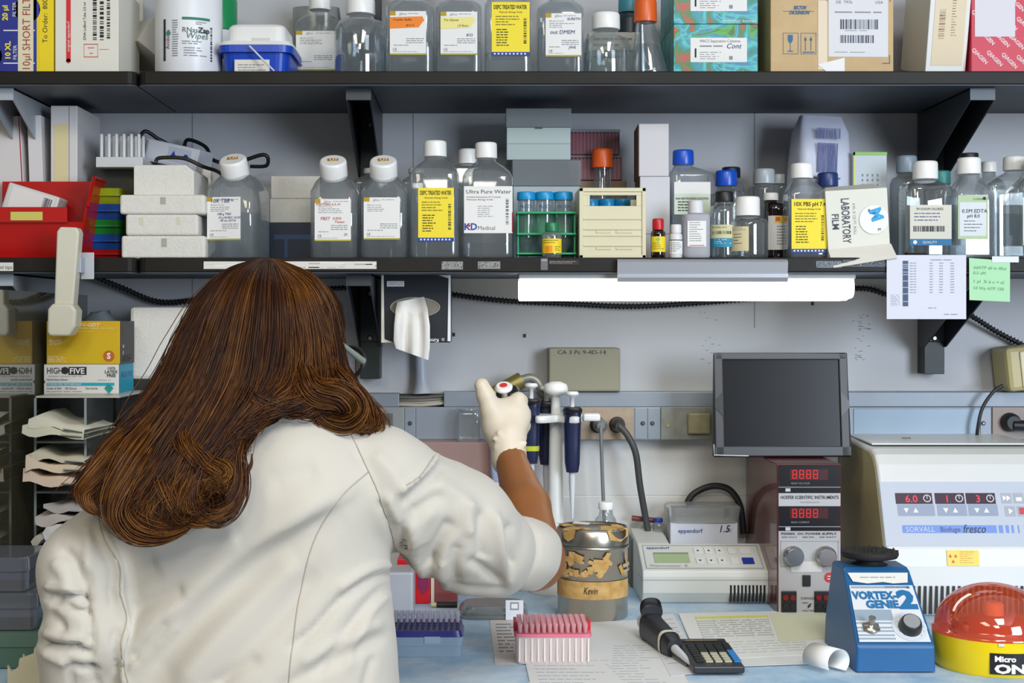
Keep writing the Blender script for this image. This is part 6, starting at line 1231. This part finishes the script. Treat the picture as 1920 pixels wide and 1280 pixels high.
# right sleeve
g.add(g.cone(A(715, 905, 1.60), A(860, 985, 1.665), .055, .062, 1), .018)
g.add(g.cone(A(850, 985, 1.665), A(922, 1026, 1.70), .061, .050, 1), .02)
g.add(g.cone(A(925, 1028, 1.705), A(955, 1034, 1.722), .047, .035, 1), .012)
g.add(g.cone(A(800, 878, 1.63), A(842, 902, 1.65), .012, .02, 1), .012)
g.add(g.cone(A(880, 1060, 1.68), A(940, 1076, 1.71), .034, .024, 1), .02)
# left sleeve
g.add(g.cone(A(205, 1020, 1.595), A(165, 1080, 1.57), .046, .050, 1), .015)
g.add(g.cone(A(168, 1060, 1.57), A(180, 1180, 1.56), .052, .050, 1), .015)
g.add(g.cone(A(160, 1210, 1.57), A(180, 1420, 1.62), .050, .052, 1), .012)
# broad folds raised and pressed
def fold(pts, r, up=True, k=.012, sy=1.0):
    for a_, b_ in zip(pts, pts[1:]):
        d = g.cone(a_, b_, r, r, sy)
        if up: g.add(d, k)
        else: g.sub(d, k)
def ysurf(px, py, off=0.0):
    """distance where a ray through the picture point meets the coat so far, read off the grid"""
    D = np.linspace(1.42, 1.8, 90); pts = np.array([P(px, py, d) for d in D]); I = np.clip(((pts-g.lo)/g.h).astype(int), 0, np.array(g.f.shape)-1); v = g.f[I[:, 0], I[:, 1], I[:, 2]]
    w_ = np.where(v < 0)[0]; return float(D[w_[0]]) if len(w_) else None
def foldpx(pp, r, up, k, depth):
    q = []
    for px, py in pp:
        D = ysurf(px, py)
        if D: q.append(A(px, py, D+depth))
    fold(q, r, up, k)
g.sub(g.cone(A(752, 995, 1.56), A(765, 1038, 1.60), .0065, .008), .006); g.sub(g.cone(A(752, 995, 1.60), A(765, 1038, 1.64), .009, .010), .006)
def vnormals(V, Fq):
    n = np.cross(V[Fq[:, 2]]-V[Fq[:, 0]], V[Fq[:, 3]]-V[Fq[:, 1]]); N = np.zeros_like(V)
    for k in range(4): np.add.at(N, Fq[:, k], n)
    return N/(np.linalg.norm(N, axis=1, keepdims=True)+1e-9)
def creases(V, Fq, items):
    """press creases and raise ridges along lines given on the garment: (line, height mm, width above, width below)"""
    N = vnormals(V, Fq); px = VX+V[:, 0]*F/V[:, 1]; py = VY+(ZC-V[:, 2])*F/V[:, 1]; disp = np.zeros(len(V)); near = np.clip((1.70-V[:, 1])/.04+1, 0, 1)*np.clip(-N[:, 1]*3+.6, 0, 1)
    for pts, a, w1, w2 in items:
        c = np.array([tuple(q)[:2] for q in curve_pts([Vector((x, y, 0)) for x, y in pts], 6)]); best = np.full(len(V), 1e9); sg = np.zeros(len(V)); tp = np.zeros(len(V)); m = len(c)-1
        bb = (px > c[:, 0].min()-90) & (px < c[:, 0].max()+90) & (py > c[:, 1].min()-90) & (py < c[:, 1].max()+90)
        for k in range(m):
            d = c[k+1]-c[k]; L = (d*d).sum()+1e-9; qx = px-c[k, 0]; qy = py-c[k, 1]; t = np.clip((qx*d[0]+qy*d[1])/L, 0, 1); ex = qx-t*d[0]; ey = qy-t*d[1]; e = np.hypot(ex, ey)
            u = (e < best) & bb; best[u] = e[u]; sg[u] = np.sign(d[0]*qy-d[1]*qx)[u]; tp[u] = ((k+t)/m)[u]
        w_ = np.where(sg > 0, w2, w1); disp += a*.0014*np.exp(-(best/w_)**2)*np.clip(np.sin(np.pi*np.clip(tp*.92+.04, 0, 1))*2.2, 0, 1)
    px2, py2 = px*.012, py*.012
    disp += .0009*np.sin(px2*2.1+py2*1.3)*np.sin(py2*1.9-px2*.7)
    return V+N*(disp*near)[:, None]
FOLDS = [
 # across the back
 ([(650, 925), (560, 975), (480, 1015), (400, 1080), (330, 1140), (270, 1195), (232, 1250)], 5.5, 16, 34), ([(640, 950), (560, 1005), (490, 1055), (400, 1135), (320, 1215), (270, 1290)], -7, 40, 22),
 ([(330, 1170), (300, 1200), (262, 1240), (235, 1290)], 4, 8, 12), ([(320, 1165), (285, 1205), (250, 1235)], -4, 9, 9),
 ([(520, 905), (430, 945), (340, 975), (260, 1000)], 3.5, 30, 22), ([(600, 880), (500, 910), (440, 940)], -3.5, 25, 28), ([(350, 1105), (290, 1125), (240, 1150)], -4, 18, 12),
 ([(450, 1000), (370, 1030), (290, 1060)], 3, 22, 22), ([(560, 1050), (480, 1120), (400, 1200), (330, 1290)], 4, 20, 26), ([(600, 1070), (520, 1160), (440, 1240), (400, 1300)], -4.5, 20, 22),
 ([(735, 1072), (695, 1085), (640, 1125), (590, 1180), (545, 1215)], -5, 8, 10), ([(735, 1060), (690, 1070), (630, 1105)], 4, 12, 8), ([(735, 1095), (690, 1135), (640, 1200), (600, 1260)], -3.5, 7, 12), ([(730, 1110), (700, 1140), (670, 1190), (650, 1250)], 3, 10, 9),
 ([(725, 1190), (650, 1230), (570, 1270), (520, 1300)], -4, 10, 16), ([(720, 1165), (640, 1200), (560, 1245)], 3.5, 14, 10), ([(490, 1235), (420, 1275), (380, 1300)], -4, 10, 14), ([(700, 1230), (690, 1260), (680, 1300)], -2.5, 8, 8),
 # left shoulder seam and sleeve
 ([(184, 958), (200, 1005), (220, 1048), (227, 1085), (225, 1110), (236, 1150), (240, 1170), (226, 1210), (230, 1240), (246, 1290)], 5, 5, 12), ([(178, 990), (195, 1030), (210, 1060), (212, 1100)], -3.5, 12, 8), ([(205, 1100), (212, 1125), (203, 1130)], -4, 8, 8), ([(220, 1180), (214, 1210), (224, 1260)], -4, 7, 8),
 ([(80, 1114), (110, 1119), (140, 1118), (168, 1126)], -8, 6, 6), ([(92, 1126), (130, 1136), (168, 1152)], -5.5, 7, 7), ([(84, 1100), (120, 1104), (165, 1110)], 4.5, 9, 6), ([(110, 1130), (140, 1130), (168, 1138)], 3.5, 5, 5),
 ([(115, 1028), (138, 1052), (150, 1090), (154, 1115)], -6, 12, 9), ([(100, 1050), (120, 1080), (130, 1105)], 3, 12, 12), ([(170, 1075), (162, 1110), (168, 1160), (172, 1230)], -5, 5, 6), ([(160, 985), (165, 1030), (160, 1070)], 3.5, 10, 8),
 ([(74, 1200), (100, 1210), (140, 1217), (170, 1228)], -8, 6, 6), ([(84, 1188), (120, 1194), (165, 1206)], 4.5, 9, 6), ([(90, 1150), (110, 1165), (120, 1185)], -4, 9, 9), ([(135, 1210), (158, 1203), (172, 1195)], -5, 5, 5), ([(128, 1246), (155, 1254), (185, 1256)], -6, 5, 6), ([(78, 1222), (115, 1240), (128, 1246)], 3.5, 8, 8), ([(128, 1248), (134, 1270), (132, 1295)], -3.5, 6, 6), ([(172, 1245), (178, 1270), (190, 1300)], -4, 6, 8),
 # right shoulder and sleeve
 ([(822, 852), (805, 875), (780, 898), (745, 925)], 4.5, 4, 7), ([(835, 868), (812, 895), (782, 922), (752, 945)], -4, 9, 12), ([(700, 850), (730, 880), (755, 920)], 2.5, 14, 14), ([(660, 840), (690, 880), (712, 930)], -2, 18, 12),
 ([(850, 975), (832, 1005), (815, 1035), (806, 1062)], -7.5, 11, 13), ([(768, 975), (776, 1010), (784, 1045), (800, 1080)], 6, 9, 9), ([(878, 940), (874, 968), (884, 1003)], 4.5, 13, 13), ([(815, 950), (790, 985), (790, 1020)], 3, 14, 12),
 ([(905, 955), (903, 1010), (905, 1050)], -5.5, 13, 12), ([(925, 960), (935, 1010), (942, 1050), (953, 1098)], 6, 9, 9), ([(955, 980), (955, 1020), (960, 1062)], -5, 8, 9), ([(880, 1050), (910, 1070), (945, 1092)], -5, 9, 8), ([(830, 1050), (828, 1080), (840, 1105)], 4, 10, 10), ([(858, 1020), (850, 1060), (858, 1095)], -4, 10, 10),
 ([(820, 905), (860, 930), (900, 965)], 3, 14, 14), ([(830, 925), (790, 950), (770, 960)], -3.5, 14, 12), ([(800, 1085), (850, 1100), (900, 1106), (960, 1105)], -3, 8, 7), ([(710, 935), (735, 990), (742, 1045)], -3.5, 6, 8), ([(725, 930), (748, 980)], 3, 8, 6)]
V, Fq = g.mesh(); V = creases(V.astype(np.float64), Fq, FOLDS); coat = npmesh('lab_coat', V, Fq, COATM, person)
bvh = BVHTree.FromPolygons([Vector(v) for v in V.tolist()], Fq.tolist())
def drape(pp, off=.0006, n=10):
    out = []; O = Vector((0, 0, ZC))
    for p in curve_pts([Vector((a_, b_, 0)) for a_, b_ in pp], n):
        d = (P(p.x, p.y, 1.0)-O).normalized(); h_ = bvh.ray_cast(O, d)
        if h_[0]: out.append(h_[0]+h_[1]*off)
    return out
SEAM = C('#a9a396', .8)
for pp in ([(655, 808), (685, 870), (712, 930), (735, 1000), (744, 1050), (738, 1078)], [(690, 885), (640, 930), (600, 990), (577, 1050), (560, 1130), (547, 1220), (540, 1290)], [(815, 855), (790, 890), (762, 910)], [(182, 960), (196, 1010), (225, 1060), (226, 1110), (238, 1160), (228, 1210), (240, 1280)]):
    q = drape(pp); 
    if len(q) > 3: b = MB(); b.tube(q, .0006, SEAM, 5); b.build('seam', coat)
# cuff with a small open slit
b = MB(); ca_, cb_ = Vector(A(960, 1032, 1.722)), Vector(A(1001, 1041, 1.758)); ax_ = (cb_-ca_).normalized(); u_ = ax_.orthogonal().normalized(); v_ = ax_.cross(u_); rings = []
for t_, r_ in ((-.1, .036), (-.02, .0405), (.05, .0425), (.5, .0432), (.92, .0418), (1, .040), (1.0, .037), (.6, .036)):
    c_ = ca_.lerp(cb_, t_); rings.append([c_+(u_*math.cos(a)+v_*math.sin(a))*r_*(1+.018*math.sin(3*a+1)+.012*math.sin(7*a)) for a in [2*math.pi*i/64 for i in range(64)]])
b.loft(rings, COATM, True, cap0=False, cap1=False); b.build('cuff', coat)
b = MB(); D_ = 1.70; p = P(991, 1035, 1.702); b.box(p.x-.0008, p.x+.0008, p.y-.0015, p.y+.001, p.z-.006, p.z+.006, INK); b.build('buttonhole', coat)
# collar rising at the neck under the hair
b = MB(); q = [A(470, 803, 1.565), A(500, 788, 1.553), A(560, 783, 1.55), (A(610, 792, 1.558)), A(650, 812, 1.575)]; b.tube(curve_pts(q, 6), .009, COATM, 10); b.build('collar', coat)
# --- body: head, neck, trunk, arms, legs as one surface
HC = Vector(P(514, 640, 1.665)); fd = Vector((.60, .74, -.28)).normalized(); up = Vector((-.05, .10, 1)); sd = up.cross(fd).normalized(); up = fd.cross(sd).normalized()
RH = Matrix((sd, fd, up)).transposed()   # columns: side, forward, up
hp_ = lambda s_, f_, u_: tuple(HC+sd*s_+fd*f_+up*u_)
g = Sdf((-.52, 1.42, .0), (.14, 2.12, 1.46), .0078)
g.f = g.ell(HC, (.064, .078, .084), RH)
g.add(g.ell(hp_(0, .03, -.045), (.044, .048, .05), RH), .02)
g.add(g.cone(hp_(0, -.012, -.05), A(520, 850, 1.61), .042, .044), .02)
g.add(g.cone(hp_(0, .076, .0), hp_(0, .092, -.026), .007, .011), .01); g.add(g.cone(hp_(-.017, .072, -.05), hp_(.017, .072, -.05), .006, .006), .006)
for s_ in (-1, 1): g.add(g.ell(hp_(s_*.065, -.005, -.01), (.008, .018, .03), RH), .005); g.sub(g.ell(hp_(s_*.028, .080, .006), (.014, .012, .009), RH), .008)
g.add(g.cone(A(480, 960, 1.60), A(470, 1300, 1.60), .100, .10, .6), .03); g.add(g.cone(A(300, 990, 1.61), A(680, 905, 1.61), .030, .030), .02)
g.add(g.cone((-.25, 1.60, .90), (-.25, 1.62, .66), .10, .125, .75), .04)
E = A(1001, 1048, 1.775); WR = A(956, 858, 1.925)
g.add(g.cone(A(720, 925, 1.61), A(975, 1040, 1.75), .032, .034), .02); g.add(g.cone(A(990, 1044, 1.765), E, .036, .0365), .01); g.add(g.cone(E, A(987, 950, 1.85), .0365, .0300), .01); g.add(g.cone(A(987, 950, 1.85), WR, .030, .0205), .008)
g.add(g.cone(WR, A(948, 790, 1.95), .018, .022), .01)
g.add(g.cone(A(248, 1030, 1.61), A(172, 1190, 1.575), .030, .026), .02); g.add(g.cone(A(172, 1190, 1.575), A(200, 1330, 1.72), .025, .022), .01); g.add(g.cone(A(200, 1330, 1.72), A(225, 1320, 1.80), .02, .022), .01)
for s_ in (-1, 1):
    hpj = (-.25+s_*.08, 1.62, .62); kn = (-.25+s_*.10, 1.98, .58); ft = (-.25+s_*.10, 1.86, .08)
    g.add(g.cone(hpj, kn, .085, .06), .03); g.add(g.cone(kn, ft, .055, .035), .02); g.add(g.cone(ft, (ft[0]+s_*.01, 2.02, .035), .034, .03), .015)
V, Fq = g.mesh(); body = npmesh('body', V, Fq, SKIN, person)
# --- gloved hand
g = Sdf((-.02, 1.86, 1.13), (.12, 2.03, 1.33), .0024)
H_ = lambda px, py, D=1.95: A(px, py, D)
g.f = g.cone(H_(955, 862, 1.925), H_(951, 815, 1.938), .0235, .0225)
g.add(g.cone(H_(950, 815, 1.94), H_(952, 782, 1.95), .023, .0265, .8), .012)
g.add(g.cone(H_(935, 790), H_(968, 780, 1.955), .019, .0185), .012)
g.add(g.cone(H_(930, 800, 1.945), H_(921, 768, 1.94), .018, .0145), .012); g.add(g.cone(H_(921, 768, 1.94), H_(911, 742, 1.938), .014, .0122), .005); g.add(g.cone(H_(911, 742, 1.938), H_(903, 722, 1.938), .0118, .0098), .003)
fin = [((970, 775, 1.955), (975, 752, 1.975), (960, 752, 2.000), (940, 760, 2.000), .0105), ((974, 790, 1.965), (981, 775, 1.99), (965, 776, 2.012), (944, 782, 2.008), .0105), ((974, 806, 1.965), (981, 798, 1.99), (966, 800, 2.012), (946, 804, 2.008), .010), ((970, 822, 1.96), (975, 820, 1.985), (962, 822, 2.004), (946, 824, 2.002), .009)]
for a_, b_, c_, d_, r_ in fin: g.add(g.cone(H_(*a_), H_(*b_), r_*1.15, r_), .006); g.add(g.cone(H_(*b_), H_(*c_), r_, r_*.92), .002); g.add(g.cone(H_(*c_), H_(*d_), r_*.9, r_*.8), .002)
g.add(g.cone(H_(968, 762, 1.952), H_(972, 748, 1.952), .0125, .010), .008)
# wrinkles at the wrist and the rolled cuff
for (x0, y0, x1, y1) in ((925, 822, 985, 835), (930, 838, 986, 828), (935, 812, 972, 846)): g.add(g.cone(H_(x0, y0, 1.917), H_(x1, y1, 1.917), .0022, .0018), .005)
g.sub(g.cone(H_(958, 885, 1.94), H_(957, 858, 1.935), .023, .018), .002)
a_, b_, c_ = Vector(H_(936, 878, 1.920)), Vector(H_(955, 862, 1.9005)), Vector(H_(983, 862, 1.920))
g.add(g.cone(tuple(a_), tuple(b_), .0035, .0035), .004); g.add(g.cone(tuple(b_), tuple(c_), .0035, .0035), .004)
V, Fq = g.mesh(); npmesh('glove', V, Fq, GLOVE, body)
# the pipette in the hand
pt = pipette('pipette with a red dotted white plunger gripped in the gloved hand', (0, 0, 0), 0, dot='#d8362e', knob='#ecebea', bodym=C('#161c2c', .35))
top = Vector(P(944, 722, 1.952)); bot = Vector(P(962, 900, 2.03)); d = top-bot; pt.rotation_mode = 'QUATERNION'; pt.rotation_quaternion = d.to_track_quat('Z', 'Y'); pt.scale = (1.35, 1.35, 1.0); pt.location = top-d.normalized()*.205
# glasses
gl = thing('glasses', 'dark framed glasses showing past the hair at the cheek', 'glasses', HC); b = MB(); O = HC; L_ = lambda s_, f_, u_: Vector(hp_(s_, f_, u_))-O
for s_ in (-1, 1):
    b = MB(); b.tube([L_(s_*.067, .0, .006), L_(s_*.067, .04, .002), L_(s_*.062, .084, -.006)], [.0016, .003, .0042], C('#7c8478', .3), 8); b.build('temple', gl)
    b = MB(); ring_ = [L_(s_*.032+.030*math.cos(a), .086, -.006+.020*math.sin(a)) for a in [2*math.pi*i/28 for i in range(29)]]; b.tube(ring_, .0026, BLACK, 8); b.build('rim', gl)
    b = MB(); b.add(ring_[:-1], [tuple(range(28))], clear('lens', '#e8ecf2', .1, .02)); b.build('lens', gl, fix=False)
b = MB(); b.tube([L_(-.006, .087, .0), L_(0, .091, .003), L_(.006, .087, .0)], .002, BLACK, 8); b.build('bridge', gl)
# --- hair: a dark under volume with thousands of strands combed over it
GD = [
 [(470, 492, 1.665), (425, 512, 1.655), (378, 560, 1.65), (347, 620, 1.64), (318, 690, 1.62), (268, 762, 1.59), (215, 830, 1.56), (176, 885, 1.54), (160, 925, 1.525), (172, 950, 1.515)],
 [(480, 489, 1.66), (435, 515, 1.625), (393, 580, 1.60), (365, 650, 1.59), (335, 730, 1.565), (285, 810, 1.535), (238, 870, 1.515), (205, 930, 1.50), (215, 972, 1.49), (262, 990, 1.48)],
 [(490, 488, 1.655), (453, 520, 1.60), (425, 600, 1.57), (398, 690, 1.555), (360, 770, 1.53), (318, 850, 1.505), (285, 920, 1.49), (272, 965, 1.48), (300, 996, 1.472), (350, 975, 1.465)],
 [(500, 488, 1.655), (478, 525, 1.59), (460, 620, 1.56), (440, 720, 1.54), (405, 800, 1.515), (365, 870, 1.492), (345, 925, 1.478), (360, 957, 1.468), (388, 958, 1.462), (410, 935, 1.46)],
 [(506, 488, 1.655), (500, 530, 1.585), (495, 630, 1.56), (482, 720, 1.54), (452, 780, 1.52), (414, 840, 1.50), (396, 888, 1.488), (400, 920, 1.478), (414, 918, 1.47), (420, 896, 1.468)],
 [(510, 488, 1.655), (528, 540, 1.585), (533, 630, 1.565), (522, 710, 1.545), (490, 755, 1.525), (460, 792, 1.508), (438, 824, 1.50), (426, 850, 1.495), (434, 870, 1.488), (450, 862, 1.485)],
 [(513, 488, 1.655), (553, 545, 1.59), (570, 630, 1.575), (568, 700, 1.56), (555, 735, 1.545), (530, 753, 1.535), (505, 764, 1.53), (485, 774, 1.525), (468, 786, 1.52), (456, 800, 1.515)],
 [(516, 489, 1.66), (575, 545, 1.61), (602, 625, 1.60), (612, 690, 1.585), (618, 730, 1.57), (622, 756, 1.56), (612, 774, 1.555), (592, 768, 1.55), (585, 750, 1.55), (600, 737, 1.55)],
 [(520, 490, 1.665), (582, 525, 1.64), (610, 575, 1.635), (618, 640, 1.63), (628, 700, 1.61), (656, 745, 1.595), (688, 780, 1.585), (680, 802, 1.575), (655, 790, 1.57), (640, 770, 1.57)],
 [(524, 491, 1.68), (588, 520, 1.665), (616, 562, 1.66), (624, 612, 1.665), (624, 668, 1.65), (650, 722, 1.62), (694, 768, 1.60), (703, 800, 1.59), (690, 810, 1.585), (668, 806, 1.58)]]
NP = 44
def catm(pts, n):
    pts = np.array(pts, float); m = len(pts); t = np.linspace(0, m-1-1e-6, n); i = t.astype(int); u = (t-i)[:, None]
    g_ = lambda k: pts[np.clip(k, 0, m-1)]; p0, p1, p2, p3 = g_(i-1), g_(i), g_(i+1), g_(i+2)
    return .5*(2*p1+(p2-p0)*u+(2*p0-5*p1+4*p2-p3)*u*u+(3*p1-p0-3*p2+p3)*u**3)
GU = np.stack([catm([tuple(P(*q)) for q in gg], NP) for gg in GD])      # guides x points x 3
# under volume
g = Sdf((-.50, 1.44, 1.08), (-.10, 1.80, 1.43), .0052)
g.f = g.ell(HC+Vector((-.004, .010, -.004)), (.074, .074, .080), RH)
for gi in range(len(GU)):
    c = GU[gi].copy(); c[:, 1] += .020; c[:14, 2] -= np.linspace(.016, 0, 14); c[:, 0] += .006 if gi < 1 else (-.022 if gi == len(GU)-1 else -.008 if gi == len(GU)-2 else 0)
    for a_ in range(4, 30, 3): rr = .007 if a_ < 10 else .012 if a_ < 24 else .011*(1-(a_-24)/14); g.add(g.cone(c[a_], c[min(a_+3, NP-1)], rr, rr), .012)
    if gi < len(GU)-1:
        c2 = (GU[gi]+GU[gi+1])/2; c2[:, 1] += .021; c2[:14, 2] -= np.linspace(.016, 0, 14)
        for a_ in range(4, 24, 3): g.add(g.cone(c2[a_], c2[a_+3], .007 if a_ < 10 else .013, .013), .010)
g.sub(g.ell(hp_(0, .092, -.03), (.058, .046, .07), RH), .01)
g.f = g.f+.0012*np.sin(g.X*220+g.Z*60)*np.sin(g.Z*30)
V, Fq = g.mesh(); HB_ = mat('hair_under', '#2a1508', .85, noise=.4, nscale=60, spec=.08)
hair = npmesh('hair', V, Fq, HB_, person)
def hairmat(name, c, c2, rough):
    return mat(name, c, rough, noise=.3, nscale=55, col2=c2, spec=.3)
HMS = [hairmat('hair_dark', '#33190a', '#241006', .45), hairmat('hair_mid', '#4a270b', '#351a08', .42), hairmat('hair_light', '#684012', '#4c2a0c', .40), hairmat('hair_gold', '#80541e', '#623a12', .38)]  # strand tones hold the hair's shadows and highlights as colour
def strands(N, nc, r0, seed, lift=.012, tight=.05):
    rng = np.random.default_rng(seed)
    cu = np.sort(rng.uniform(0, len(GU)-1.001, nc)); ca = rng.uniform(0, 6.28, (nc, 3)); cw = rng.uniform(.3, 1, nc); cl = rng.uniform(.80, 1, nc); cc = rng.normal(0, 1, nc); cd = rng.uniform(0, 1, nc)
    ci = rng.integers(0, nc, N); su = rng.normal(0, 1, N)
    s1 = np.linspace(0, 1, NP); s = s1[None, :, None]
    # clumps gather towards their ends; near the crown the strands cover the head evenly
    u0 = np.clip(cu[ci]+su*.22, 0, len(GU)-1.001); ue = np.clip(cu[ci]+su*tight, 0, len(GU)-1.001); gt = np.clip((s1-.15)/.65, 0, 1)**.8
    u = u0[:, None]*(1-gt)+ue[:, None]*gt; ln = (cl[ci]*rng.uniform(.86, 1.0, N))[:, None]
    idx = s1[None, :]*ln*(NP-1); i0 = np.clip(idx.astype(int), 0, NP-2); fr_ = (idx-i0)[..., None]; i = u.astype(int); w_ = (u-i)[..., None]; w_ = w_*w_*(3-2*w_)*.3+w_*.7
    ga = GU[i, i0]*(1-fr_)+GU[i, i0+1]*fr_; i2 = np.minimum(i+1, len(GU)-1); gb = GU[i2, i0]*(1-fr_)+GU[i2, i0+1]*fr_; c = ga*(1-w_)+gb*w_
    grow = np.clip((s-.03)/.4, 0, 1)
    off = rng.normal(0, 1, (N, 1, 3))*np.array([.0026, .0030, .0022])*(.3+grow)
    k = s[..., 0]
    wave = np.stack([np.sin(ca[ci, 0][:, None]+k*(9+5*cd[ci][:, None])), .9*np.cos(ca[ci, 0][:, None]+k*(9+5*cd[ci][:, None])), .35*np.sin(ca[ci, 2][:, None]+k*10)], -1)*.0105*(np.clip((s-.22)/.7, 0, 1)**1.2)*cw[ci][:, None, None]
    jit = np.stack([np.sin(rng.uniform(0, 6.28, (N, 1))+k*rng.uniform(10, 22, (N, 1))) for _ in range(3)], -1)*.0011*grow
    c = c+off+wave+jit; c[..., 1] -= (lift*(.25+.75*cd[ci])*rng.uniform(.6, 1.1, N))[:, None]*(.5+.5*np.clip(k*5, 0, 1))*(1-.3*k)
    fly = rng.random(N) < .01; c[fly] += rng.normal(0, 1, (fly.sum(), 1, 3))*.0045*grow
    T = np.gradient(c, axis=1); T /= np.linalg.norm(T, axis=-1, keepdims=True)+1e-9
    B1 = np.cross(T, np.array([0, 1, 0.01])); B1 /= np.linalg.norm(B1, axis=-1, keepdims=True)+1e-9; B2 = np.cross(T, B1)
    rad = r0*rng.uniform(.6, 1.4, (N, 1, 1))*(np.clip((1.02-s)*6, .12, 1))
    V = np.stack([c+(B1*math.cos(a)+B2*math.sin(a))*rad for a in (0.5, 2.6, 4.7)], 2).reshape(-1, 3)
    b0 = (np.arange(N)[:, None, None]*NP+np.arange(NP-1)[None, :, None])*3; j3 = np.arange(3)[None, None, :]; b1 = b0+((j3+1) % 3); b0 = b0+j3
    Fq = np.stack([b0, b1, b1+3, b0+3], -1)
    ms = np.clip(np.round(1.05+.8*cc[ci]+.4*rng.normal(0, 1, N)), 0, 3).astype(np.int32)  # tone per clump puts the shading between locks into the strand colour
    mi = np.repeat(ms, (NP-1)*3); return V, Fq.reshape(-1, 4), mi
def locks(path, N, rad0, seed, tone, r0=.00048, turns=1.2):
    rng = np.random.default_rng(seed); c0 = catm([tuple(P(*q)) for q in path], NP); s1 = np.linspace(0, 1, NP); k = s1[None, :]
    T0 = np.gradient(c0, axis=0); T0 /= np.linalg.norm(T0, axis=1, keepdims=True); A1 = np.cross(T0, [0, 1, .01]); A1 /= np.linalg.norm(A1, axis=1, keepdims=True); A2 = np.cross(T0, A1)
    rr = np.abs(rng.normal(0, .6, (N, 1))).clip(0, 1.3)*rad0*(np.clip(k*5+.35, 0, 1)*np.clip((1.05-k)*2.2, .12, 1)); ph = rng.uniform(0, 6.28, (N, 1))+k*turns*rng.uniform(.6, 1.3, (N, 1))*3
    c = c0[None]+A1[None]*(rr*np.cos(ph))[..., None]+A2[None]*(rr*np.sin(ph)*.6)[..., None]; c[..., 1] += .03*np.clip(1-k*rng.uniform(2.5, 6, (N, 1)), 0, 1); T = np.gradient(c, axis=1); T /= np.linalg.norm(T, axis=-1, keepdims=True)+1e-9
    B1 = np.cross(T, np.array([0, 1, .01])); B1 /= np.linalg.norm(B1, axis=-1, keepdims=True)+1e-9; B2 = np.cross(T, B1); rad = r0*rng.uniform(.6, 1.4, (N, 1, 1))*np.clip((1.02-k[..., None])*6, .15, 1)
    V = np.stack([c+(B1*math.cos(a)+B2*math.sin(a))*rad for a in (.5, 2.6, 4.7)], 2).reshape(-1, 3); b0 = (np.arange(N)[:, None, None]*NP+np.arange(NP-1)[None, :, None])*3; j3 = np.arange(3)[None, None, :]; b1 = b0+((j3+1) % 3); b0 = b0+j3
    ms = np.clip(np.round(tone+.8*rng.normal(0, 1, N)), 0, 3).astype(np.int32); return V, np.stack([b0, b1, b1+3, b0+3], -1).reshape(-1, 4), np.repeat(ms, (NP-1)*3)
parts_ = [strands(10500, 170, .00044, 1, .012, .035), strands(3600, 60, .00048, 5, .019, .02),
 locks([(470, 700, 1.525), (440, 790, 1.50), (432, 850, 1.485), (440, 905, 1.475), (428, 945, 1.467), (398, 962, 1.462), (370, 948, 1.46), (362, 920, 1.462), (378, 900, 1.465)], 520, .0125, 21, 1.1),
 locks([(480, 770, 1.512), (452, 815, 1.497), (425, 850, 1.488), (420, 875, 1.482), (433, 893, 1.478), (455, 890, 1.477), (470, 873, 1.478), (472, 850, 1.48)], 60, .0035, 22, 1.2),
 locks([(300, 760, 1.525), (255, 840, 1.495), (225, 910, 1.48), (222, 960, 1.472), (250, 990, 1.466), (300, 998, 1.462), (345, 985, 1.46), (365, 968, 1.46)], 620, .013, 23, 1.8),
 locks([(250, 790, 1.54), (205, 850, 1.515), (175, 895, 1.50), (158, 925, 1.495), (168, 950, 1.49), (188, 965, 1.488)], 260, .008, 24, 2.2),
 locks([(330, 770, 1.515), (345, 830, 1.488), (385, 870, 1.475), (420, 885, 1.47), (400, 905, 1.468), (365, 905, 1.466)], 340, .009, 25, 2.2),
 locks([(280, 860, 1.485), (300, 910, 1.472), (330, 955, 1.462), (370, 975, 1.458), (410, 965, 1.458), (440, 940, 1.46)], 160, .007, 26, 2.0),
 locks([(540, 640, 1.55), (560, 700, 1.535), (590, 735, 1.53), (640, 742, 1.53), (665, 765, 1.54), (645, 790, 1.545), (605, 785, 1.545), (592, 758, 1.54), (615, 745, 1.54)], 560, .0125, 27, 1.5),
 locks([(600, 690, 1.575), (640, 720, 1.565), (680, 755, 1.57), (700, 790, 1.575), (680, 810, 1.575)], 340, .010, 28, 1.3),
 locks([(450, 720, 1.52), (472, 752, 1.51), (520, 764, 1.515), (560, 756, 1.525), (590, 762, 1.53)], 260, .007, 29, .8)]
VV, FF, MM, o_ = [], [], [], 0
for a_, b_, c_ in parts_: VV.append(a_); FF.append(b_+o_); MM.append(c_); o_ += len(a_)
o = npmesh('hair_strands', np.concatenate(VV), np.concatenate(FF), HMS[0], hair)
for m in HMS[1:]: o.data.materials.append(m)
o.data.polygons.foreach_set('material_index', np.concatenate(MM))
